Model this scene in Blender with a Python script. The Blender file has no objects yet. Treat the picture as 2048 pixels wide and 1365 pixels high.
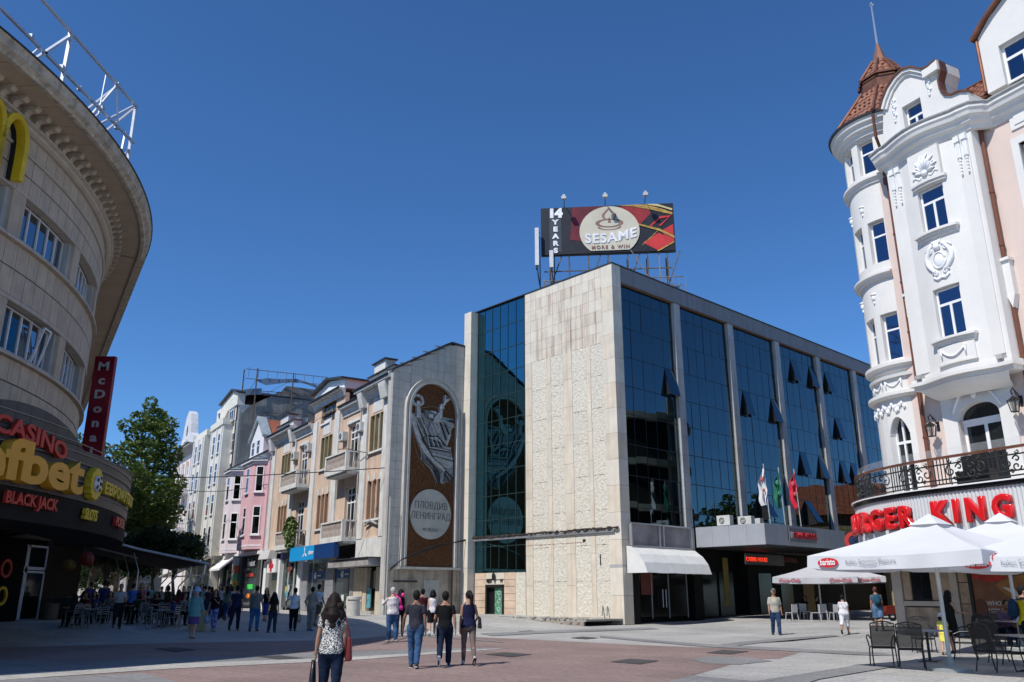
import bpy, math, random
from mathutils import Vector, Matrix, Euler
random.seed(7)
PI = math.pi; rad = math.radians
C = bpy.context.scene.collection
# ---------------------------------------------------------------- camera, sky, sun, exposure
CAMH = 1.6; FPX = 1660.0; PITCH = math.atan(507.5/FPX)
cam = bpy.data.cameras.new('camera'); camo = bpy.data.objects.new('camera', cam); C.objects.link(camo)
cam.sensor_width = 36; cam.lens = 36*FPX/2048; cam.clip_start = .1; cam.clip_end = 3000
camo.location = (0, 0, CAMH); camo.rotation_euler = (PI/2+PITCH, 0, 0)
bpy.context.scene.camera = camo
SUN_EL = rad(52); SH_AZ = rad(44.6)          # shadows fall along this direction (angle from +X)
shx, shy = math.cos(SH_AZ), math.sin(SH_AZ)
world = bpy.data.worlds.new('World'); bpy.context.scene.world = world; world.use_nodes = True
wn = world.node_tree.nodes; wl = world.node_tree.links
bg = wn['Background']; sky = wn.new('ShaderNodeTexSky'); sky.sky_type = 'NISHITA'; sky.sun_disc = False
sky.sun_elevation = SUN_EL; sky.sun_rotation = math.atan2(-shx, -shy)
sky.air_density = 1.0; sky.dust_density = .0; sky.ozone_density = 6.0; sky.altitude = 1500
hsv = wn.new('ShaderNodeHueSaturation'); hsv.inputs['Saturation'].default_value = 1.08; hsv.inputs['Value'].default_value = 1.0
wl.new(sky.outputs[0], hsv.inputs['Color'])
tint = wn.new('ShaderNodeMix'); tint.data_type = 'RGBA'; tint.blend_type = 'MULTIPLY'; tint.inputs[0].default_value = 1; tint.inputs[7].default_value = (.80, 1.03, 1.20, 1)
wl.new(hsv.outputs[0], tint.inputs[6]); wl.new(tint.outputs[2], bg.inputs[0]); bg.inputs[1].default_value = .122
sl = bpy.data.lights.new('sun', 'SUN'); sl.energy = 4.9; sl.angle = rad(.53); sl.color = (1, .955, .89)
so = bpy.data.objects.new('sun', sl); C.objects.link(so)
ld = Vector((shx*math.cos(SUN_EL), shy*math.cos(SUN_EL), -math.sin(SUN_EL)))
so.rotation_euler = ld.to_track_quat('-Z', 'Y').to_euler(); so.location = (-30, -30, 50)
vs = bpy.context.scene.view_settings; vs.view_transform = 'Standard'; vs.look = 'None'; vs.gamma = 1; vs.use_curve_mapping = False
vs.exposure = 0.0
bpy.context.scene.cycles.max_bounces = 6; bpy.context.scene.cycles.transparent_max_bounces = 12

# ---------------------------------------------------------------- helpers
def sm(t): t = max(0., min(1., t)); return t*t*(3-2*t)
def gz(x, y): return .42*sm((-.6*x+.8*y-33)/9)+.22*sm((x-11.5)/2.5)*sm((y-19)/4)      # the pavement rises gently towards the far sides of the square
def ray(u, v):
    a = (u-1024)/FPX; b = -(v-682.5)/FPX
    return a, math.cos(PITCH)-b*math.sin(PITCH), math.sin(PITCH)+b*math.cos(PITCH)
def G(u, v, z=None):
    """point of the pavement seen at that place of the photo"""
    a, b, c = ray(u, v); h = 0. if z is None else z
    for i in range(30):
        t = (h-CAMH)/c
        if z is None: h = .5*h+.5*gz(a*t, b*t)
    return Vector((a*t, b*t, h))
def dist_pt(u, Y):
    a, b, c = ray(u, 1190); return Vector((a/b*Y, Y, gz(a/b*Y, Y)))
def tags(o, label=None, cat=None, group=None, kind=None):
    if label: o['label'] = label
    if cat: o['category'] = cat
    if group: o['group'] = group
    if kind: o['kind'] = kind
    return o
def thing(name, label, cat, loc=(0, 0, 0), rz=0., group=None, scale=None):
    o = bpy.data.objects.new(name, None); C.objects.link(o); o.empty_display_size = .3
    o.location = loc; o.rotation_euler = (0, 0, rz)
    if scale: o.scale = (scale,)*3
    return tags(o, label, cat, group)
def piece(name, mesh, parent=None, loc=(0, 0, 0), rot=(0, 0, 0), sc=None):
    o = bpy.data.objects.new(name, mesh); C.objects.link(o)
    if parent: o.parent = parent
    o.location = loc; o.rotation_euler = rot
    if sc: o.scale = sc
    return o
def copy_tree(o, parent=None):
    c = o.copy(); C.objects.link(c)
    if parent: c.parent = parent
    for ch in list(o.children): copy_tree(ch, c)
    return c
class MB:
    def __init__(s): s.v = []; s.f = []; s.m = []; s.mi = 0; s.sm = []; s.smooth = False
    def add(s, vs, fs):
        n = len(s.v); s.v += [tuple(p) for p in vs]
        for f in fs: s.f.append([n+i for i in f]); s.m.append(s.mi); s.sm.append(s.smooth)
        return s
    def box(s, x0, x1, y0, y1, z0, z1):
        return s.add([(x0,y0,z0),(x1,y0,z0),(x1,y1,z0),(x0,y1,z0),(x0,y0,z1),(x1,y0,z1),(x1,y1,z1),(x0,y1,z1)],
              [(0,3,2,1),(4,5,6,7),(0,1,5,4),(1,2,6,5),(2,3,7,6),(3,0,4,7)])
    def bar(s, p, q, w, h=None, up=(0,0,1)):
        h = h or w; p = Vector(p); q = Vector(q); d = (q-p)
        if d.length < 1e-6: return s
        d.normalize(); u = Vector(up)
        if abs(d.dot(u)) > .98: u = Vector((1,0,0))
        a = d.cross(u).normalized(); b = a.cross(d).normalized(); a *= w/2; b *= h/2
        return s.add([p-a-b,p+a-b,p+a+b,p-a+b,q-a-b,q+a-b,q+a+b,q-a+b],
              [(0,1,2,3),(7,6,5,4),(0,4,5,1),(1,5,6,2),(2,6,7,3),(3,7,4,0)])
    def prism(s, pts, a, b, ax='y'):
        """2d outline pts extruded between a and b; ax y: pts are (x,z); ax z: (x,y); ax x: (y,z)"""
        n = len(pts)
        f3 = {'y': lambda p, t: (p[0], t, p[1]), 'z': lambda p, t: (p[0], p[1], t), 'x': lambda p, t: (t, p[0], p[1])}[ax]
        vs = [f3(p, a) for p in pts]+[f3(p, b) for p in pts]
        fs = [list(range(n)), list(range(2*n-1, n-1, -1))]+[(i, i+n, (i+1) % n+n, (i+1) % n) for i in range(n)]
        return s.add(vs, fs)
    def tube(s, pts, r, n=6, cap=True, sx=1.):
        pts = [Vector(p) for p in pts]; m = len(pts)
        rs = [r]*m if not hasattr(r, '__len__') else r
        vs = []; prev = None
        for i, p in enumerate(pts):
            d = (pts[min(i+1, m-1)]-pts[max(i-1, 0)])
            if d.length < 1e-9: d = Vector((0, 0, 1))
            d.normalize()
            if prev is None:
                u = Vector((0,0,1)) if abs(d.z) < .9 else Vector((0,1,0))
                a = d.cross(u).normalized()
            else:
                a = prev-d*prev.dot(d)
                a = a.normalized() if a.length > 1e-6 else d.orthogonal().normalized()
            prev = a; b = d.cross(a)
            for k in range(n):
                t = 2*PI*k/n; vs.append(p+a*math.cos(t)*rs[i]*sx+b*math.sin(t)*rs[i])
        fs = [(i*n+k, i*n+(k+1) % n, (i+1)*n+(k+1) % n, (i+1)*n+k) for i in range(m-1) for k in range(n)]
        if cap: fs += [list(range(n-1, -1, -1)), list(range((m-1)*n, m*n))]
        return s.add(vs, fs)
    def rings(s, rr, n=16, cap=True):
        """rr: (cx,cy,z,rx,ry) rings"""
        vs = [(cx+rx*math.cos(2*PI*k/n), cy+ry*math.sin(2*PI*k/n), z) for cx, cy, z, rx, ry in rr for k in range(n)]
        m = len(rr); fs = [(i*n+k, i*n+(k+1) % n, (i+1)*n+(k+1) % n, (i+1)*n+k) for i in range(m-1) for k in range(n)]
        if cap: fs += [list(range(n-1, -1, -1)), list(range((m-1)*n, m*n))]
        return s.add(vs, fs)
    def ell(s, c, r, n=12, m=8, R=None):
        vs = []; 
        for i in range(m+1):
            t = PI*i/m
            for k in range(n):
                q = Vector((r[0]*math.sin(t)*math.cos(2*PI*k/n), r[1]*math.sin(t)*math.sin(2*PI*k/n), -r[2]*math.cos(t)))
                if R: q = R @ q
                vs.append(q+Vector(c))
        fs = [(i*n+k, i*n+(k+1) % n, (i+1)*n+(k+1) % n, (i+1)*n+k) for i in range(m) for k in range(n)]
        return s.add(vs, fs)
    def arc(s, prof, cx, cy, a0, a1, n, closed=True):
        """profile (r,z) swept about (cx,cy) from a0 to a1 degrees"""
        m = len(prof); vs = []
        for i in range(n+1):
            a = rad(a0+(a1-a0)*i/n)
            for r, z in prof: vs.append((cx+r*math.cos(a), cy+r*math.sin(a), z))
        fs = []
        for i in range(n):
            for k in range(m if closed else m-1):
                k2 = (k+1) % m; fs.append((i*m+k, (i+1)*m+k, (i+1)*m+k2, i*m+k2))
        if closed and abs(a1-a0) < 359.9: fs += [list(range(m)), list(range((n+1)*m-1, n*m-1, -1))]
        return s.add(vs, fs)
    def warp(s, fn): s.v = [tuple(fn(p)) for p in s.v]; return s
    def mesh(s, name, mats, smooth=None):
        me = bpy.data.meshes.new(name); me.from_pydata(s.v, [], s.f)
        for m_ in (mats if isinstance(mats, (list, tuple)) else [mats]): me.materials.append(m_)
        me.polygons.foreach_set('material_index', s.m)
        me.polygons.foreach_set('use_smooth', [True]*len(s.f) if smooth else s.sm)
        me.validate(); fixn(me); return me
    def build(s, name, mats, parent=None, smooth=None, label=None, kind=None, loc=(0,0,0), rot=(0,0,0)):
        o = piece(name, s.mesh(name, mats, smooth), parent, loc, rot)
        if label: o['label'] = label
        if kind: o['kind'] = kind
        return o
import bmesh
def fixn(me):
    b = bmesh.new(); b.from_mesh(me); bmesh.ops.recalc_face_normals(b, faces=b.faces[:]); b.to_mesh(me); b.free()
def pbox(name, parent, m, x0, x1, y0, y1, z0, z1, label=None): return MB().box(x0,x1,y0,y1,z0,z1).build(name, m, parent, label=label)

# ---------------------------------------------------------------- materials
MT = {}
def mat(name, col, rough=.7, metal=0., var=.12, sc=1.5, bump=0., bsc=12., spec=.4, streak=0., emit=0., rnd=0., st=(1,1,1), dirt=None, alpha=1.):
    if name in MT: return MT[name]
    m = bpy.data.materials.new(name); m.use_nodes = True; n = m.node_tree.nodes; l = m.node_tree.links
    p = n['Principled BSDF']; p.inputs['Roughness'].default_value = rough; p.inputs['Metallic'].default_value = metal
    p.inputs['Specular IOR Level'].default_value = spec; p.inputs['Alpha'].default_value = alpha
    geo = n.new('ShaderNodeNewGeometry'); mp = n.new('ShaderNodeMapping'); mp.inputs['Scale'].default_value = st
    l.new(geo.outputs['Position'], mp.inputs[0])
    nz = n.new('ShaderNodeTexNoise'); nz.inputs['Scale'].default_value = sc; nz.inputs['Detail'].default_value = 6; nz.inputs['Roughness'].default_value = .62
    l.new(mp.outputs[0], nz.inputs['Vector'])
    cr = n.new('ShaderNodeValToRGB'); l.new(nz.outputs[0], cr.inputs[0])
    c0 = [max(0, c*(1-var*1.6)) for c in col]; c1 = [min(1, c*(1+var)) for c in col]
    cr.color_ramp.elements[0].position = .3; cr.color_ramp.elements[1].position = .68
    cr.color_ramp.elements[0].color = (*c0, 1); cr.color_ramp.elements[1].color = (*c1, 1)
    out = cr.outputs[0]
    def mix(a, fac, colr=None, mode='MIX'):
        x = n.new('ShaderNodeMix'); x.data_type = 'RGBA'; x.blend_type = mode
        if hasattr(fac, 'links'): l.new(fac, x.inputs[0])
        else: x.inputs[0].default_value = fac
        l.new(a, x.inputs[6])
        if hasattr(colr, 'links'): l.new(colr, x.inputs[7])
        else: x.inputs[7].default_value = (*colr, 1)
        return x.outputs[2]
    if streak:
        m2 = n.new('ShaderNodeMapping'); m2.inputs['Scale'].default_value = (3.4, 3.4, .16); l.new(geo.outputs['Position'], m2.inputs[0])
        n2 = n.new('ShaderNodeTexNoise'); n2.inputs['Scale'].default_value = 1.6; n2.inputs['Detail'].default_value = 7; l.new(m2.outputs[0], n2.inputs['Vector'])
        r2 = n.new('ShaderNodeMapRange'); r2.inputs[1].default_value = .50; r2.inputs[2].default_value = .72; r2.inputs[4].default_value = streak
        l.new(n2.outputs[0], r2.inputs[0]); out = mix(out, r2.outputs[0], dirt or [c*.35 for c in col])
    if rnd:
        oi = n.new('ShaderNodeObjectInfo'); r3 = n.new('ShaderNodeMapRange'); r3.inputs[3].default_value = 1-rnd; r3.inputs[4].default_value = 1+rnd*.5
        l.new(oi.outputs['Random'], r3.inputs[0])
        hv = n.new('ShaderNodeHueSaturation'); l.new(out, hv.inputs['Color']); l.new(r3.outputs[0], hv.inputs['Value']); out = hv.outputs[0]
    l.new(out, p.inputs['Base Color'])
    if bump:
        nb = n.new('ShaderNodeTexNoise'); nb.inputs['Scale'].default_value = bsc; nb.inputs['Detail'].default_value = 5
        l.new(geo.outputs['Position'], nb.inputs['Vector'])
        bp = n.new('ShaderNodeBump'); bp.inputs['Strength'].default_value = min(1, bump); bp.inputs['Distance'].default_value = .03
        l.new(nb.outputs[0], bp.inputs['Height']); l.new(bp.outputs[0], p.inputs['Normal'])
    if emit:
        l.new(out, p.inputs['Emission Color']); p.inputs['Emission Strength'].default_value = emit
    MT[name] = m; return m
def pattern(name, kind, cols, scale=1., rough=.85, thr=.5, coord='Object', vec=(1,1,1)):
    if name in MT: return MT[name]
    m = bpy.data.materials.new(name); m.use_nodes = True; n = m.node_tree.nodes; l = m.node_tree.links
    p = n['Principled BSDF']; p.inputs['Roughness'].default_value = rough; p.inputs['Specular IOR Level'].default_value = .2
    tc = n.new('ShaderNodeTexCoord'); mp = n.new('ShaderNodeMapping'); mp.inputs['Scale'].default_value = vec; l.new(tc.outputs[coord], mp.inputs[0])
    cr = n.new('ShaderNodeValToRGB'); cr.color_ramp.interpolation = 'CONSTANT' if kind != 'noisef' else 'LINEAR'
    if kind in ('noise', 'noisef'):
        t = n.new('ShaderNodeTexNoise'); t.inputs['Scale'].default_value = scale; t.inputs['Detail'].default_value = 2
    elif kind == 'wave':
        t = n.new('ShaderNodeTexWave'); t.inputs['Scale'].default_value = scale; t.bands_direction = 'X'
    elif kind == 'wavez':
        t = n.new('ShaderNodeTexWave'); t.inputs['Scale'].default_value = scale; t.bands_direction = 'Z'
    elif kind == 'check':
        t = n.new('ShaderNodeTexVoronoi'); t.inputs['Scale'].default_value = scale; t.inputs['Randomness'].default_value = 0.1; t.distance = 'CHEBYCHEV'
    elif kind == 'voro':
        t = n.new('ShaderNodeTexVoronoi'); t.inputs['Scale'].default_value = scale
    l.new(mp.outputs[0], t.inputs['Vector']); l.new(t.outputs[0] if kind not in ('check', 'voro') else t.outputs['Distance'], cr.inputs[0])
    els = cr.color_ramp.elements
    els[0].color = (*cols[0], 1); els[0].position = 0; els[1].color = (*cols[-1], 1); els[1].position = thr
    for i, c in enumerate(cols[1:-1]):
        e = els.new(thr*(i+1)/(len(cols)-1)); e.color = (*c, 1)
    l.new(cr.outputs[0], p.inputs['Base Color']); MT[name] = m; return m
def mirror(name, tint, rough=.02, wob=.0, wsc=.6, rnd=0.):
    """coated reflective glazing"""
    if name in MT: return MT[name]
    m = bpy.data.materials.new(name); m.use_nodes = True; n = m.node_tree.nodes; l = m.node_tree.links
    p = n['Principled BSDF']; p.inputs['Metallic'].default_value = 1; p.inputs['Roughness'].default_value = rough; p.inputs['Base Color'].default_value = (*tint, 1)
    if wob:
        geo = n.new('ShaderNodeNewGeometry'); nb = n.new('ShaderNodeTexNoise'); nb.inputs['Scale'].default_value = wsc; nb.inputs['Detail'].default_value = 1
        l.new(geo.outputs['Position'], nb.inputs['Vector']); bp = n.new('ShaderNodeBump'); bp.inputs['Strength'].default_value = 1; bp.inputs['Distance'].default_value = wob
        l.new(nb.outputs[0], bp.inputs['Height']); l.new(bp.outputs[0], p.inputs['Normal'])
    MT[name] = m; return m
def textmesh(body, size, depth, mats, bold=0., bevel=0., align='CENTER', space=1., res=3, shear=0.):
    """lettering as a solid mesh: x right, z up, front towards -y"""
    cu = bpy.data.curves.new('lettering', 'FONT'); cu.body = body; cu.size = size; cu.extrude = depth/2; cu.offset = bold
    cu.bevel_depth = bevel; cu.bevel_resolution = 2; cu.align_x = align; cu.space_character = space; cu.resolution_u = res; cu.shear = shear
    o = bpy.data.objects.new('lettering', cu); C.objects.link(o)
    me = bpy.data.meshes.new_from_object(o.evaluated_get(bpy.context.evaluated_depsgraph_get()))
    bpy.data.objects.remove(o); bpy.data.curves.remove(cu)
    for v in me.vertices: v.co = Vector((v.co.x, -v.co.z, v.co.y))
    me.materials.clear()
    for m_ in (mats if isinstance(mats, (list, tuple)) else [mats]): me.materials.append(m_)
    return me
def text(name, body, size, depth, m, parent, loc, rot=(0,0,0), bold=0., bevel=0., align='CENTER', space=1., sx=1., warp=None, shear=0., sz=1.):
    me = textmesh(body, size, depth, m, bold, bevel, align, space, shear=shear)
    for v in me.vertices:
        v.co.x *= sx; v.co.z *= sz
    if warp:
        for v in me.vertices: v.co = warp(v.co)
    return piece(name, me, parent, loc, rot)
def remesh(o, vox, smooth=2, fac=.5):
    r = o.modifiers.new('fuse', 'REMESH'); r.mode = 'VOXEL'; r.voxel_size = vox; r.use_smooth_shade = True
    if smooth:
        s_ = o.modifiers.new('soften', 'SMOOTH'); s_.iterations = smooth; s_.factor = fac
    return o
# ---------------------------------------------------------------- materials used in many places
stone = mat('travertine', (.63,.58,.49), .75, var=.07, sc=1.2, bump=.15, bsc=9, streak=.4, dirt=(.46,.36,.27), rnd=.03)
stone2 = mat('travertine_strip', (.63,.565,.46), .75, var=.09, sc=1.0, bump=.15, bsc=9, streak=.55, dirt=(.47,.33,.21), rnd=.05)
rough = mat('rough_hewn_stone', (.62,.58,.49), .9, var=.14, sc=7, bump=1.0, bsc=7, rnd=.04)
stainst = mat('stained_travertine', (.62,.555,.46), .8, var=.09, sc=1.4, bump=.2, bsc=9, streak=.9, dirt=(.27,.165,.11), rnd=.05)
greyst = mat('grey_limestone', (.40,.40,.39), .75, var=.12, sc=.8, bump=.1, streak=.5, dirt=(.22,.21,.19), rnd=.06)
concrete = mat('concrete', (.36,.35,.33), .85, var=.15, sc=1.2, bump=.3, streak=.3)
dark = mat('black_granite', (.012,.012,.014), .25, var=.2, spec=.3)
blackm = mat('black_metal', (.015,.015,.015), .45, var=.1)
rust = mat('rusty_steel', (.13,.10,.08), .8, var=.4, sc=5, bump=.2)
grey_metal = mat('grey_metal', (.30,.31,.33), .4, metal=.4, var=.06)
alum = mat('aluminium', (.55,.56,.58), .35, metal=.7, var=.05)
white_p = mat('white_paint', (.74,.74,.73), .6, var=.03)
white_f = mat('white_frame', (.78,.78,.78), .4, var=.02)
bluegl = mirror('blue_mirror_glass', (.082,.120,.135), .015, .0035, .45)
greengl = mirror('green_mirror_glass', (.10,.26,.30), .015, .0008, .5)
winglass = mirror('window_glass', (.16,.18,.20), .03, .002, .8)
darkgl = mat('dark_window_glass', (.014,.017,.018), .06, var=.3, spec=.6)
roofedge = mat('roof_edge_metal', (.03,.03,.035), .5)
# ---------------------------------------------------------------- ground
def gmat(name, col, line=.5):
    m = bpy.data.materials.new(name); m.use_nodes = True; n = m.node_tree.nodes; l = m.node_tree.links; p = n['Principled BSDF']
    p.inputs['Roughness'].default_value = .8; p.inputs['Specular IOR Level'].default_value = .25
    g = n.new('ShaderNodeNewGeometry')
    n1 = n.new('ShaderNodeTexNoise'); n1.inputs['Scale'].default_value = 9; n1.inputs['Detail'].default_value = 9; n1.inputs['Roughness'].default_value = .8; l.new(g.outputs['Position'], n1.inputs['Vector'])
    n2 = n.new('ShaderNodeTexNoise'); n2.inputs['Scale'].default_value = .35; n2.inputs['Detail'].default_value = 5; l.new(g.outputs['Position'], n2.inputs['Vector'])
    mp = n.new('ShaderNodeMapping'); mp.inputs['Rotation'].default_value = (0, 0, .7); l.new(g.outputs['Position'], mp.inputs[0])
    br = n.new('ShaderNodeTexBrick'); br.inputs['Scale'].default_value = 1; br.inputs['Brick Width'].default_value = .4; br.inputs['Row Height'].default_value = .2; br.inputs['Mortar Size'].default_value = .010
    br.inputs['Color1'].default_value = (1,1,1,1); br.inputs['Color2'].default_value = (.84,.84,.84,1); br.inputs['Mortar'].default_value = (.42,.40,.37,1); l.new(mp.outputs[0], br.inputs['Vector'])
    r1 = n.new('ShaderNodeMapRange'); r1.inputs[1].default_value = .3; r1.inputs[2].default_value = .7; r1.inputs[3].default_value = .62; r1.inputs[4].default_value = 1.32; l.new(n1.outputs[0], r1.inputs[0])
    r2 = n.new('ShaderNodeMapRange'); r2.inputs[1].default_value = .3; r2.inputs[2].default_value = .7; r2.inputs[3].default_value = .80; r2.inputs[4].default_value = 1.1; l.new(n2.outputs[0], r2.inputs[0])
    mu = n.new('ShaderNodeMath'); mu.operation = 'MULTIPLY'; l.new(r1.outputs[0], mu.inputs[0]); l.new(r2.outputs[0], mu.inputs[1])
    mx = n.new('ShaderNodeMix'); mx.data_type = 'RGBA'; mx.blend_type = 'MULTIPLY'; mx.inputs[0].default_value = line; mx.inputs[6].default_value = (*col, 1); l.new(br.outputs[0], mx.inputs[7])
    vo = n.new('ShaderNodeTexVoronoi'); vo.inputs['Scale'].default_value = 1.1; l.new(g.outputs['Position'], vo.inputs['Vector'])
    r3 = n.new('ShaderNodeMapRange'); r3.inputs[1].default_value = .035; r3.inputs[2].default_value = .055; r3.inputs[3].default_value = .45; l.new(vo.outputs['Distance'], r3.inputs[0])
    m2 = n.new('ShaderNodeMapping'); m2.inputs['Rotation'].default_value = (0, 0, .7); m2.inputs['Scale'].default_value = (.33,.33,.33); l.new(g.outputs['Position'], m2.inputs[0])
    b2 = n.new('ShaderNodeTexBrick'); b2.inputs['Scale'].default_value = 1; b2.inputs['Brick Width'].default_value = .8; b2.inputs['Row Height'].default_value = .4; b2.inputs['Mortar Size'].default_value = .006; b2.inputs['Color1'].default_value = (1,1,1,1); b2.inputs['Color2'].default_value = (.88,.88,.88,1); b2.inputs['Mortar'].default_value = (.62,.62,.62,1); l.new(m2.outputs[0], b2.inputs['Vector'])
    m4 = n.new('ShaderNodeMath'); m4.operation = 'MULTIPLY'; l.new(r3.outputs[0], m4.inputs[0]); l.new(b2.outputs['Color'], m4.inputs[1])
    m5 = n.new('ShaderNodeMath'); m5.operation = 'MULTIPLY'; l.new(mu.outputs[0], m5.inputs[0]); l.new(m4.outputs[0], m5.inputs[1]); mu = m5
    hv = n.new('ShaderNodeHueSaturation'); l.new(mx.outputs[2], hv.inputs['Color']); l.new(mu.outputs[0], hv.inputs['Value']); l.new(hv.outputs[0], p.inputs['Base Color'])
    bp = n.new('ShaderNodeBump'); bp.inputs['Strength'].default_value = .5; bp.inputs['Distance'].default_value = .008; l.new(n1.outputs[0], bp.inputs['Height']); l.new(bp.outputs[0], p.inputs['Normal'])
    return m
g_grey = gmat('grey_granite_paving', (.425,.415,.39)); g_pink = gmat('pink_granite_paving', (.285,.205,.185)); g_mid = gmat('mid_grey_granite', (.255,.255,.25))
g_light = gmat('light_granite_band', (.46,.44,.40)); g_dark = gmat('dark_granite_inlay', (.085,.082,.078))
def grid_axis(lo, hi, step, a, b):
    xs = []; t = lo
    while t < a: xs.append(t); t += 60
    t = a
    while t < b: xs.append(t); t += step
    t = b
    while t <= hi: xs.append(t); t += 60
    return xs
xs = grid_axis(-900, 960, 2.5, -60, 60); ys = grid_axis(-300, 1500, 2.5, -10, 130); b = MB()
b.v = [(x, y, gz(x, y)) for y in ys for x in xs]; nx = len(xs)
for j in range(len(ys)-1):
    for i in range(nx-1): b.f.append([j*nx+i, j*nx+i+1, (j+1)*nx+i+1, (j+1)*nx+i]); b.m.append(0); b.sm.append(True)
b.build('ground', g_grey, kind='structure')
SHN = [0]
def sheet(name, px, m, lev, parent=None):
    b = MB(); pts = [G(u, v) for u, v in px]; SHN[0] += 1; zt = .004*lev+.0006*SHN[0]
    b.add([(p.x, p.y, zt+p.z) for p in pts], [list(range(len(pts)))])
    o = b.build(name, m); o['kind'] = 'structure'; return o
sheet('paving', [(-150,1322),(0,1296),(150,1292),(308,1287),(700,1280),(764,1273),(918,1273),(1300,1291.6),(1354,1294),(1610,1302.5),(1559,1318),(1500,1319),(1384.6,1352),(1337,1364),(1250,1390),(1100,1430),(250,1430),(-150,1380)], g_pink, 1)
sheet('paving', [(-150,1322),(147,1324),(485,1313),(702,1304),(907,1297),(1024,1297),(862,1307),(700,1318),(342,1333),(0,1355),(-150,1366)], g_mid, 2)
sheet('paving', [(-150,1364),(0,1350),(342,1329),(700,1316),(862,1305),(1024,1297),(862,1310),(700,1322),(342,1339),(0,1362),(-150,1378)], g_light, 3)
sheet('paving', [(-150,1377),(0,1361),(284,1347),(342,1362),(440,1400),(-100,1440)], g_mid, 2)
sheet('paving', [(1377,1320),(1420,1314),(1500,1316),(1545,1323),(1480,1330),(1420,1329)], g_mid, 2)
for q in ([(969,1310),(1010,1306),(1065,1310),(1024,1315.5)], [(1220.5,1325),(1262,1319),(1318,1323),(1281,1330)], [(1412,1307),(1446,1301.5),(1499,1304),(1462,1310)],
          [(513,1314.5),(560,1312.5),(608,1318),(556,1320.5)], [(1034,1264),(1060,1262),(1089,1265),(1062,1266.5)], [(1140,1277),(1165,1274.5),(1198,1277),(1172,1279.5)], [(308,1298),(350,1296),(393,1301),(352,1305)]):
    sheet('paving_inlay', q, g_dark, 3)
for q in ([(1200,1272.5),(1405,1289),(1715,1305),(1900,1310),(1900,1316),(1715,1311),(1405,1294.5),(1200,1276)], [(1439,1290),(1500,1283),(1661,1271),(1680,1273),(1520,1287),(1465,1293.5)],
          [(1384.6,1353),(1517,1365),(1640,1400),(1300,1400),(1337,1365)], [(1500,1366),(1723,1331),(1795,1334),(1640,1360),(1560,1385)], [(820,1268),(1000,1284.5),(1010,1286.5),(820,1272)], [(960,1268),(1100,1262),(1300,1256),(1320,1259),(1100,1267),(985,1273)]):
    sheet('paving_band', q, g_mid, 2)
# ================================================================ the big stone and glass building
SBA = rad(-47.2); SB = (6.1, 47.4)
t = thing('commercial_building', 'tall pale stone building with green glass strip and blue mirror glass front', 'building', (SB[0], SB[1], 0), SBA)
T = t
def wall(name, *a, m=greyst): return pbox(name, T, m, *a)
# core behind facades
b = MB(); b.box(-13.2, -1.05, .32, 47, .3, 20.9); b.box(-7.78, -1.05, .12, .32, .3, 21.0); b.build('wall', concrete, t)
pbox('roof', t, roofedge, -13.35, .06, -.04, 48, 21.1, 21.17)
pbox('roof', t, mat('roof_felt', (.12,.12,.12)), -13, -.3, .4, 47.8, 20.95, 21.1)
# stone slabs of the upper zone
zr = [21.1, 20.49, 19.77, 19.05, 18.3, 17.55, 16.88, 16.2]
rnd = random.Random(3)
slabm = {}
def slab(w, h, m, nm='stone_slab', y=0., x=0., z=0., d=.12, j=.012):
    key = (round(w,3), round(h,3), m.name, d)
    if key not in slabm: slabm[key] = MB().box(j/2, w-j/2, 0, d, j/2, h-j/2).mesh('slab', m)
    return piece(nm, slabm[key], T, (x, y, z))
for i in range(7):
    h = zr[i]-zr[i+1]; n = 13; w = 6.8/n
    for k in range(n):
        slab(w, h, stainst if 0 < i and k > 1 and rnd.random() < .85 else stone, x=-7.7+k*w, z=zr[i+1], y=rnd.uniform(0, .008))
cols = [(-7.7,-7.07,0),(-7.07,-5.73,1),(-5.73,-5.34,0),(-5.34,-4.25,1),(-4.25,-3.51,0),(-3.51,-2.3,1),(-2.3,-1.95,0),(-1.95,-.9,1)]
def roughmesh(w, h, seed):
    r = random.Random(seed); nx, nz = max(4, int(w/.065)), int(h/.065); b = MB(); b.smooth = False
    for j in range(nz+1):
        for i in range(nx+1):
            e = i in (0, nx)
            b.v.append((i*w/nx+(0 if e else r.uniform(-.02,.02)), .0 if e else -r.uniform(0,.016), j*h/nz+(0 if e else r.uniform(-.02,.02))))
    for j in range(nz):
        for i in range(nx): b.f.append([j*(nx+1)+i, j*(nx+1)+i+1, (j+1)*(nx+1)+i+1, (j+1)*(nx+1)+i]); b.m.append(0); b.sm.append(False)
    return b.mesh('rough_panel', rough)
for ci, (x0, x1, rg) in enumerate(cols):
    z = 16.2; z0 = .36; nrow = 8 if rg else 9; h = (z-z0)/nrow
    if rg: ms = [roughmesh(x1-x0-.015, h-.015, ci*3+q) for q in range(2)]
    for k in range(nrow):
        if rg: piece('stone_panel', ms[k % 2], T, (x0+.008, .01, z0+k*h+.008))
        else: slab(x1-x0, h, stone2, x=x0, z=z0+k*h+.002*k, y=.003*(k % 2))
pbox('wall', T, stone, -7.7, -.9, .05, .12, .34, 16.25)
# corner pier: tall slabs, two faces
n = 14
for k in range(n):
    h = (21.12-.05)/n
    slabm.setdefault(('pier', k % 2), MB().box(-.9, .0, 0, .82, .006, h-.006).mesh('pier_block', stone if k % 2 else stone2))
    piece('pier_block', slabm[('pier', k % 2)], T, (0, .002*(k % 2), .05+k*h))
# left pier beside the green glass
n = 13
pm = MB().box(-13.42, -12.68, -.55, .3, .006, 21.0/n-.006).mesh('pier_block', stone)
for k in range(n): piece('pier_block', pm, T, (0, .002*(k % 2), .04+k*21/n))
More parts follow.
